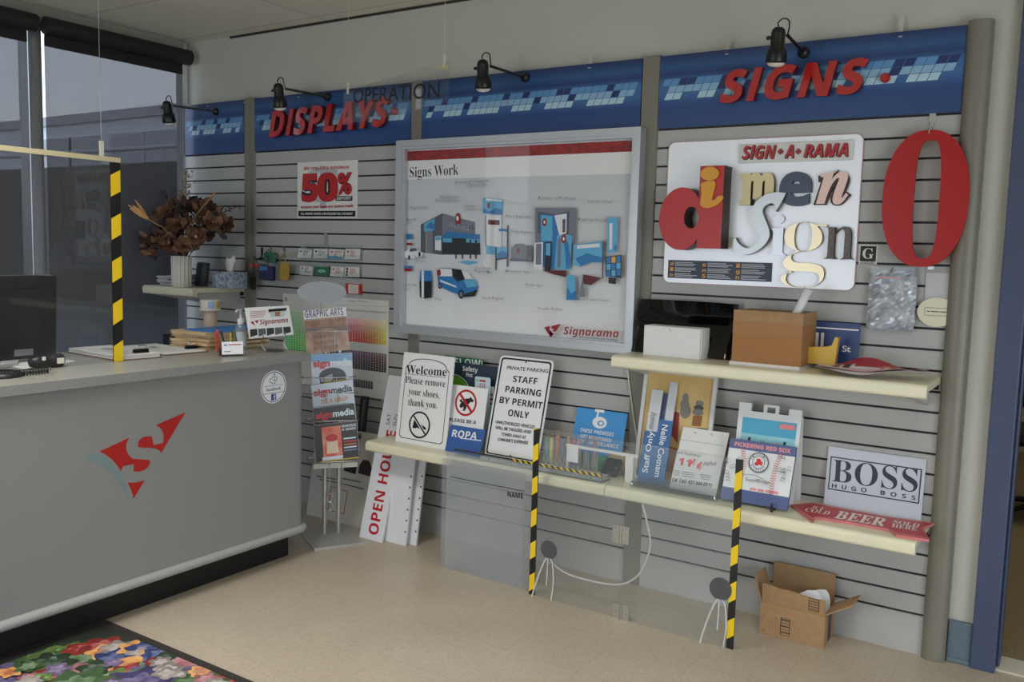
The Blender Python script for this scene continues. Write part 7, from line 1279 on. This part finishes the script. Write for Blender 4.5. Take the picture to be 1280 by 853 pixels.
    for k, (py, d) in enumerate(((414, .020), (472, .038), (492, .056), (526, .074), (577, .092))):
        b = MB(); z0 = f.px(415, py, d)[1]; xl, xr = f.px(380 + k * 2.5, py, d)[0] - .006, f.px(438 + k * 2, py, d)[0] + .006; b.tube(crom([f.p(xl, z0, -.005), f.p(xl, z0, d), f.p(xr, z0, d), f.p(xr, z0, -.005)], 5), .0026, W, n=6)
        for a in ((xl * .6 + xr * .4), (xl * .35 + xr * .65)): b.tube([f.p(a, z0, d), f.p(a, z0 - (.13 if k in (0, 4) else .05), d + (.0))], .0020, W, n=6)
        b.tube([f.p(xl, z0, -.004), f.p(xr, z0, -.004)], .0024, W, n=6); b.build('wire_pocket', t)
    b = MB(); z0 = f.px(415, 577, .09)[1] - .004; b.fbox(f, -.10, .115, z0 - .03, z0 - .006, -.004, .09, mat('rack_tray', (186, 184, 176), .4)); b.build('bottom_tray', t)
    b = MB(); c0 = f.px(412, 628, .018); 
    for s in (1, -1): b.tube([f.p(c0[0] + .016 * math.cos(a), c0[1] + s * .022 + .022 * math.sin(a), .014) for a in [2 * math.pi * i / 14 for i in range(15)]], .0025, W, n=6)
    b.build('wire_hook', t)
magazine_rack()
def leaning_boards():
    # pale poster board behind the rack
    P = mapper(370, 480, 4.0615); f, w_, h = stand((383, 642), (462, 664), (396, 530), .0005, -.15, top=-.05); h = min(h, .56); b = MB(); n = layer(.0004); sheet(b, f, w_ * 1.12, h, .005, mat('poster_board', (206, 202, 190), .6))
    d = n(); RR = mat('poster_red_line', (186, 60, 52), .5); q = [f.px(*P(*p)) for p in ((178, 520), (264, 545), (243, 665), (160, 640))]; b.flatband(f, q, [(a + (sum(z[0] for z in q) / 4 - a) * .08, c + (sum(z[1] for z in q) / 4 - c) * .06) for a, c in q], d, RR)
    for k, (x, y) in enumerate(((278, 420), (352, 432))): c = f.px(*P(x, y)); d = n(); b.poly(f, [(c[0] - .045, c[1] - .03), (c[0] + .04, c[1] - .035), (c[0] + .045, c[1] + .01), (c[0] + .02, c[1] + .045), (c[0] - .02, c[1] + .045), (c[0] - .045, c[1] + .01)], d, (BLACK, mat('bag_brown', (70, 40, 40), .5))[k])
    for y, s_ in ((462, 'WE MAKE YOUR SIGNS'), (478, 'to your own words and artwork'), (492, 'ASK US FOR PROOFS AT THE COUNTER')): pass
    for (x0, y0, x1, y1) in ((105, 468, 230, 490), (235, 480, 330, 500), (120, 485, 240, 508), (245, 510, 345, 535), (235, 335, 330, 350)): b.line(f, [f.px(*P(x0, y0)), f.px(*P(x1, y1))], .006, n(), mat('poster_ink', (96, 92, 88), .6))
    b.ptext(f, 'N', P(305, 278), P(328, 282), 7, BLACK, st='b', d=n(), off=.02); tag(b.build('poster_board'), 'pale poster board with black bag shapes leaning behind the magazine rack', 'poster')
    # dark picture frames seen edge-on between the poster and the open house signs
    for k, (x0, y0, x1, y1, dy, lab) in enumerate(((470, 500, 458, 552, -.03, 'dark thin frame leaning nearest the open house sign'), (462, 505, 449, 552, -.015, 'second dark thin frame leaning behind the poster board'))):
        a, c = onY(x0, y0, -.03), onY(x1, y1, -.03 + dy); dirv = (a - c).normalized(); lo = c - dirv * ((c.z - .003) / dirv.z); u = V((1, .0, 0)); g = Fr(lo, u, a - lo); L = (a - lo).length; b = MB(); b.band(g, [(0, 0), (.05, 0), (.05, L), (0, L)], [(.014, .014), (.036, .014), (.036, L - .014), (.014, L - .014)], -.012, 0, mat('frame_dark', (38, 36, 36), .4)); b.rect(g, .013, .037, .013, L - .013, -.006, mat('frame_green', (96, 104, 86), .5)); tag(b.build('dark_frame'), lab, 'picture frame', 'dark frames leaning by the poster board')
    # open house signs
    W_ = mat('coro_white', (226, 226, 230), .45); OR = mat('open_red', (186, 28, 40), .45)
    for k, (bl, br, tl, y, lab) in enumerate((((449, 672), (477, 677), (480, 468), -.26, 'white open house sign with red letters, front of the leaning three'), ((478, 676), (492, 676), (500, 555), -.225, 'second white open house sign, in the middle of the leaning three'), ((491, 672), (503, 668), (512, 560), -.19, 'third white open house sign, rearmost of the leaning three'))):
        o = onY(*bl, y); o.z = .0005; w_ = abs(Fr(o).px(*br)[0]) ; w_ = max(w_, .10)
        if k == 0: W0 = w_
        w_ = W0; topx = onY(*tl, -.345) if False else None; o2 = V((o.x, o.y, .0005))
        # lean sideways along the wall: foot forward-left, head against the shelf end
        tz = onY(480, 468, -.05).z if k == 0 else onY(480, 468, -.05).z - .05 * k
        lx = onY(480, 468, -.05).x if k == 0 else onY(480, 468, -.05).x + .045 * k
        hd = V((lx, -.05, tz)) if k == 0 else V((onY((0, 500, 513)[k], 562, -.16).x, -.16 + .04 * (k - 1), .452)); v_ = hd - o2; f = Fr(o2, (1, -.0, 0), v_); h = v_.dot(f.v); b = MB(); sheet(b, f, w_, h, .010, W_)
        if k == 0:
            g = Fr(f.p(w_ * .78, h * .035), f.v, -f.u); n = layer(.0006); Pq = mapper(370, 480, 4.0615)
            for s_, y0, y1 in (('OPEN HOUSE', .0, .63),): b.text(g, s_, (h * y0, 0), (h * y1, 0), w_ * .42, OR, 'b', d=n())
            b.text(g, 'SAT', (h * .66, w_ * .35), (h * .73, w_ * .35), w_ * .16, INK, 'r', d=n()); b.text(g, 'SUN', (h * .66, w_ * .05), (h * .73, w_ * .05), w_ * .16, INK, 'r', d=n())
        else:
            for q in range(6): b.rect(f, w_ * .90, w_ * .96, h * (.14 + .12 * q), h * (.16 + .12 * q), .0006, mat('open_dark', (96, 40, 46), .5))
        tag(b.build('open_house_sign'), lab, 'sign', 'open house signs leaning by the lower shelf')
leaning_boards()
# ================================================================ hanging clear sheet with OPERATION
def hanging_sheet():
    L, R = onY(430, 110, -.30), onY(561, 81, -.62); f = Fr(V((L.x, L.y, 0)), V((R.x - L.x, R.y - L.y, 0)), (0, 0, 1)); a1 = f.px(561, 100)[0]; z1 = f.px(500, 94)[1]; z0 = f.px(470, 148)[1]; t = thing('hanging_sign', 'clear hanging sheet with the word operation in front of the header boards', 'sign', f.p(a1 / 2, z0))
    b = MB(); b.fbox(f, 0, a1, z0, z1, -.002, .002, clear('hanging_acrylic', (.965, .965, .96), .02, .02)); b.build('clear_sheet', t)
    b = MB(); b.ptext(f, 'OPERATION', (441, 129), (549, 122), 17, mat('sheet_letters', (22, 22, 28), .4), st='r', d=.0026, off=.008); b.build('lettering', t)
    b = MB(); d = .0026; b.ppoly(f, [(540, 84), (560.5, 81), (560.5, 88)], d, mat('edge_tan', (196, 186, 150), .5)); b.build('corner_patch', t)
    for px in (435, 555):
        a = f.px(px, 92)[0]; b = MB(); b.tube([f.p(a, z1 - .01), f.p(a, CEILZ - .002)], .0012, mat('cord_clear', (186, 186, 182), .4), n=5); b.build('cord', t); b = MB(); b.fbox(f, a - .006, a + .006, z1 - .02, z1 + .03, -.004, .004, mat('clip_clear', (206, 204, 186), .3)); b.build('clip', t)
hanging_sheet()
# ================================================================ floor mat
def floor_mat_obj():
    x0, x1, y1, y0 = -3.112, -1.75, -1.60, -3.1; z = .0005; f = Fr((0, 0, z), (1, 0, 0), (0, 1, 0)); t = thing('floor_mat', 'dark bordered floor mat printed with bright flowers in front of the counter', 'mat', ((x0 + x1) / 2, (y0 + y1) / 2, 0))
    b = MB(); b.band(f, [(x0, y0), (x1, y0), (x1, y1), (x0, y1)], [(x0 + .05, y0 + .05), (x1 - .05, y0 + .05), (x1 - .05, y1 - .028), (x0 + .05, y1 - .028)], 0, .006, mat('mat_rubber', (50, 44, 42), .6)); b.build('border', t, bevel=.002)
    b = MB(); b.fbox(f, x0 + .05, x1 - .05, y0 + .05, y1 - .028, 0, .005, mat('mat_ground', (40, 40, 38), .55, rgb2=(52, 66, 50), scale=6)); n = layer(.0052, .00004); P = mapper(0, 640, 3.2); rr = random.Random(6)
    cols = dict(purple=(74, 64, 110), green=(74, 104, 62), lime=(112, 140, 72), red=(150, 52, 46), orange=(174, 100, 58), blue=(58, 70, 122), white=(166, 156, 150), pink=(178, 116, 122), aqua=(110, 150, 134), lilac=(126, 108, 146), dgreen=(46, 66, 46)); M_ = {k: mat('bloom_' + k, tuple(int(q * .72) for q in v), .5, rgb2=v, scale=22) for k, v in cols.items()}; M2 = {k: mat('bloom_in_' + k, v, .5, rgb2=tuple(int(q + (255 - q) * .3) for q in v), scale=30) for k, v in cols.items()}
    cl = lambda x, y: (min(max(x, x0 + .07), x1 - .06), min(max(y, y0 + .06), y1 - .036))
    def blob(px, py, r, col, k=6, asp=1.0, big=.95):
        c = f.px(*P(px, py), .005); r *= big
        for ring in range(2):
            ph = rr.random() * 6; d = n(); R = r * (1, .58)[ring]; m_ = M_[col] if ring == 0 else M2[col]
            b.poly(f, [cl(c[0] + R * (1 + .20 * math.sin(k * a + ph) + .05 * math.sin(2 * k * a)) * math.cos(a), c[1] + R * asp * (1 + .20 * math.sin(k * a + ph)) * math.sin(a)) for a in [2 * math.pi * i / 40 for i in range(40)]], d, m_)
    for a in ((90, 640, .17, 'purple', 4), (60, 610, .10, 'purple', 4), (160, 590, .10, 'green', 7), (250, 580, .11, 'lime', 8), (330, 575, .10, 'green', 7), (190, 610, .09, 'dgreen', 7), (240, 660, .10, 'lime', 3), (210, 650, .06, 'red', 3), (320, 650, .08, 'pink', 5), (310, 550, .05, 'red', 5), (340, 545, .05, 'red', 5), (410, 535, .07, 'red', 5), (420, 560, .06, 'orange', 5), (470, 545, .06, 'white', 6), (500, 560, .05, 'blue', 5), (450, 590, .07, 'blue', 5), (540, 545, .06, 'orange', 6), (590, 545, .07, 'blue', 5), (560, 570, .05, 'white', 5), (610, 580, .06, 'orange', 5), (640, 570, .06, 'blue', 5), (550, 600, .06, 'blue', 5), (480, 630, .09, 'orange', 4), (520, 640, .06, 'red', 5), (590, 640, .06, 'lilac', 5), (640, 640, .10, 'aqua', 7), (700, 620, .10, 'aqua', 8), (720, 600, .06, 'pink', 5), (760, 640, .08, 'pink', 6), (820, 660, .09, 'pink', 6), (690, 670, .10, 'lilac', 6), (430, 670, .07, 'lime', 5), (380, 630, .06, 'dgreen', 5), (870, 690, .08, 'red', 6), (780, 690, .10, 'green', 7), (560, 690, .12, 'purple', 6), (300, 700, .12, 'green', 7)): blob(*a)
    for k in range(26):
        px, py = rr.uniform(0, 900), rr.uniform(560, 740)
        if px > 300 and py < 530 + (px - 300) * .16: continue
        if px < 330 and py < 640 - px * .22: continue
        blob(px, py, rr.uniform(.03, .055), rr.choice(('red', 'orange', 'green', 'white', 'pink', 'lime', 'blue', 'lilac', 'dgreen')), rr.choice((4, 5, 6)), big=.8)
    b.build('flower_print', t)
floor_mat_obj()
# dark office chair in the room beyond the doorway
def back_chair():
    cx, cyy = .0, 0; p = onY(1286, 500, 2.4); cx = p.x + .12; cyy = 2.4; t = thing('office_chair', 'dark office chair in the room beyond the blue door frame', 'chair', (cx, cyy, .004)); FB = mat('chair_fabric', (30, 28, 34), .8); b = MB(); b.box(cx - .24, cx + .24, cyy - .24, cyy + .22, .44, .52, FB); b.build('seat', t, bevel=.03); b = MB(); b.box(cx - .23, cx + .23, cyy + .2, cyy + .27, .60, 1.05, FB); b.build('backrest', t, bevel=.03)
    b = MB(); b.tube([(cx, cyy, .08), (cx, cyy, .44)], .03, DARK, n=12); b.build('column', t); b = MB(); b.tube([(cx, cyy + .1, .46), (cx, cyy + .28, .5), (cx, cyy + .26, .65)], .02, DARK, n=8); b.build('back_support', t)
    for k in range(5):
        a = 2 * math.pi * k / 5 + .3; b = MB(); e = V((cx + .28 * math.cos(a), cyy + .28 * math.sin(a), .065)); b.tube([V((cx, cyy, .10)), e], .02, DARK, n=8, r2=.014); b.build('leg', t); b = MB(); b.lathe(V((e.x - .012, e.y, .033)), [(.0, 0), (.028, 0), (.028, .024), (.0, .024)], DARK, ax=(1, 0, 0), n=14); b.build('caster', t)
back_chair()
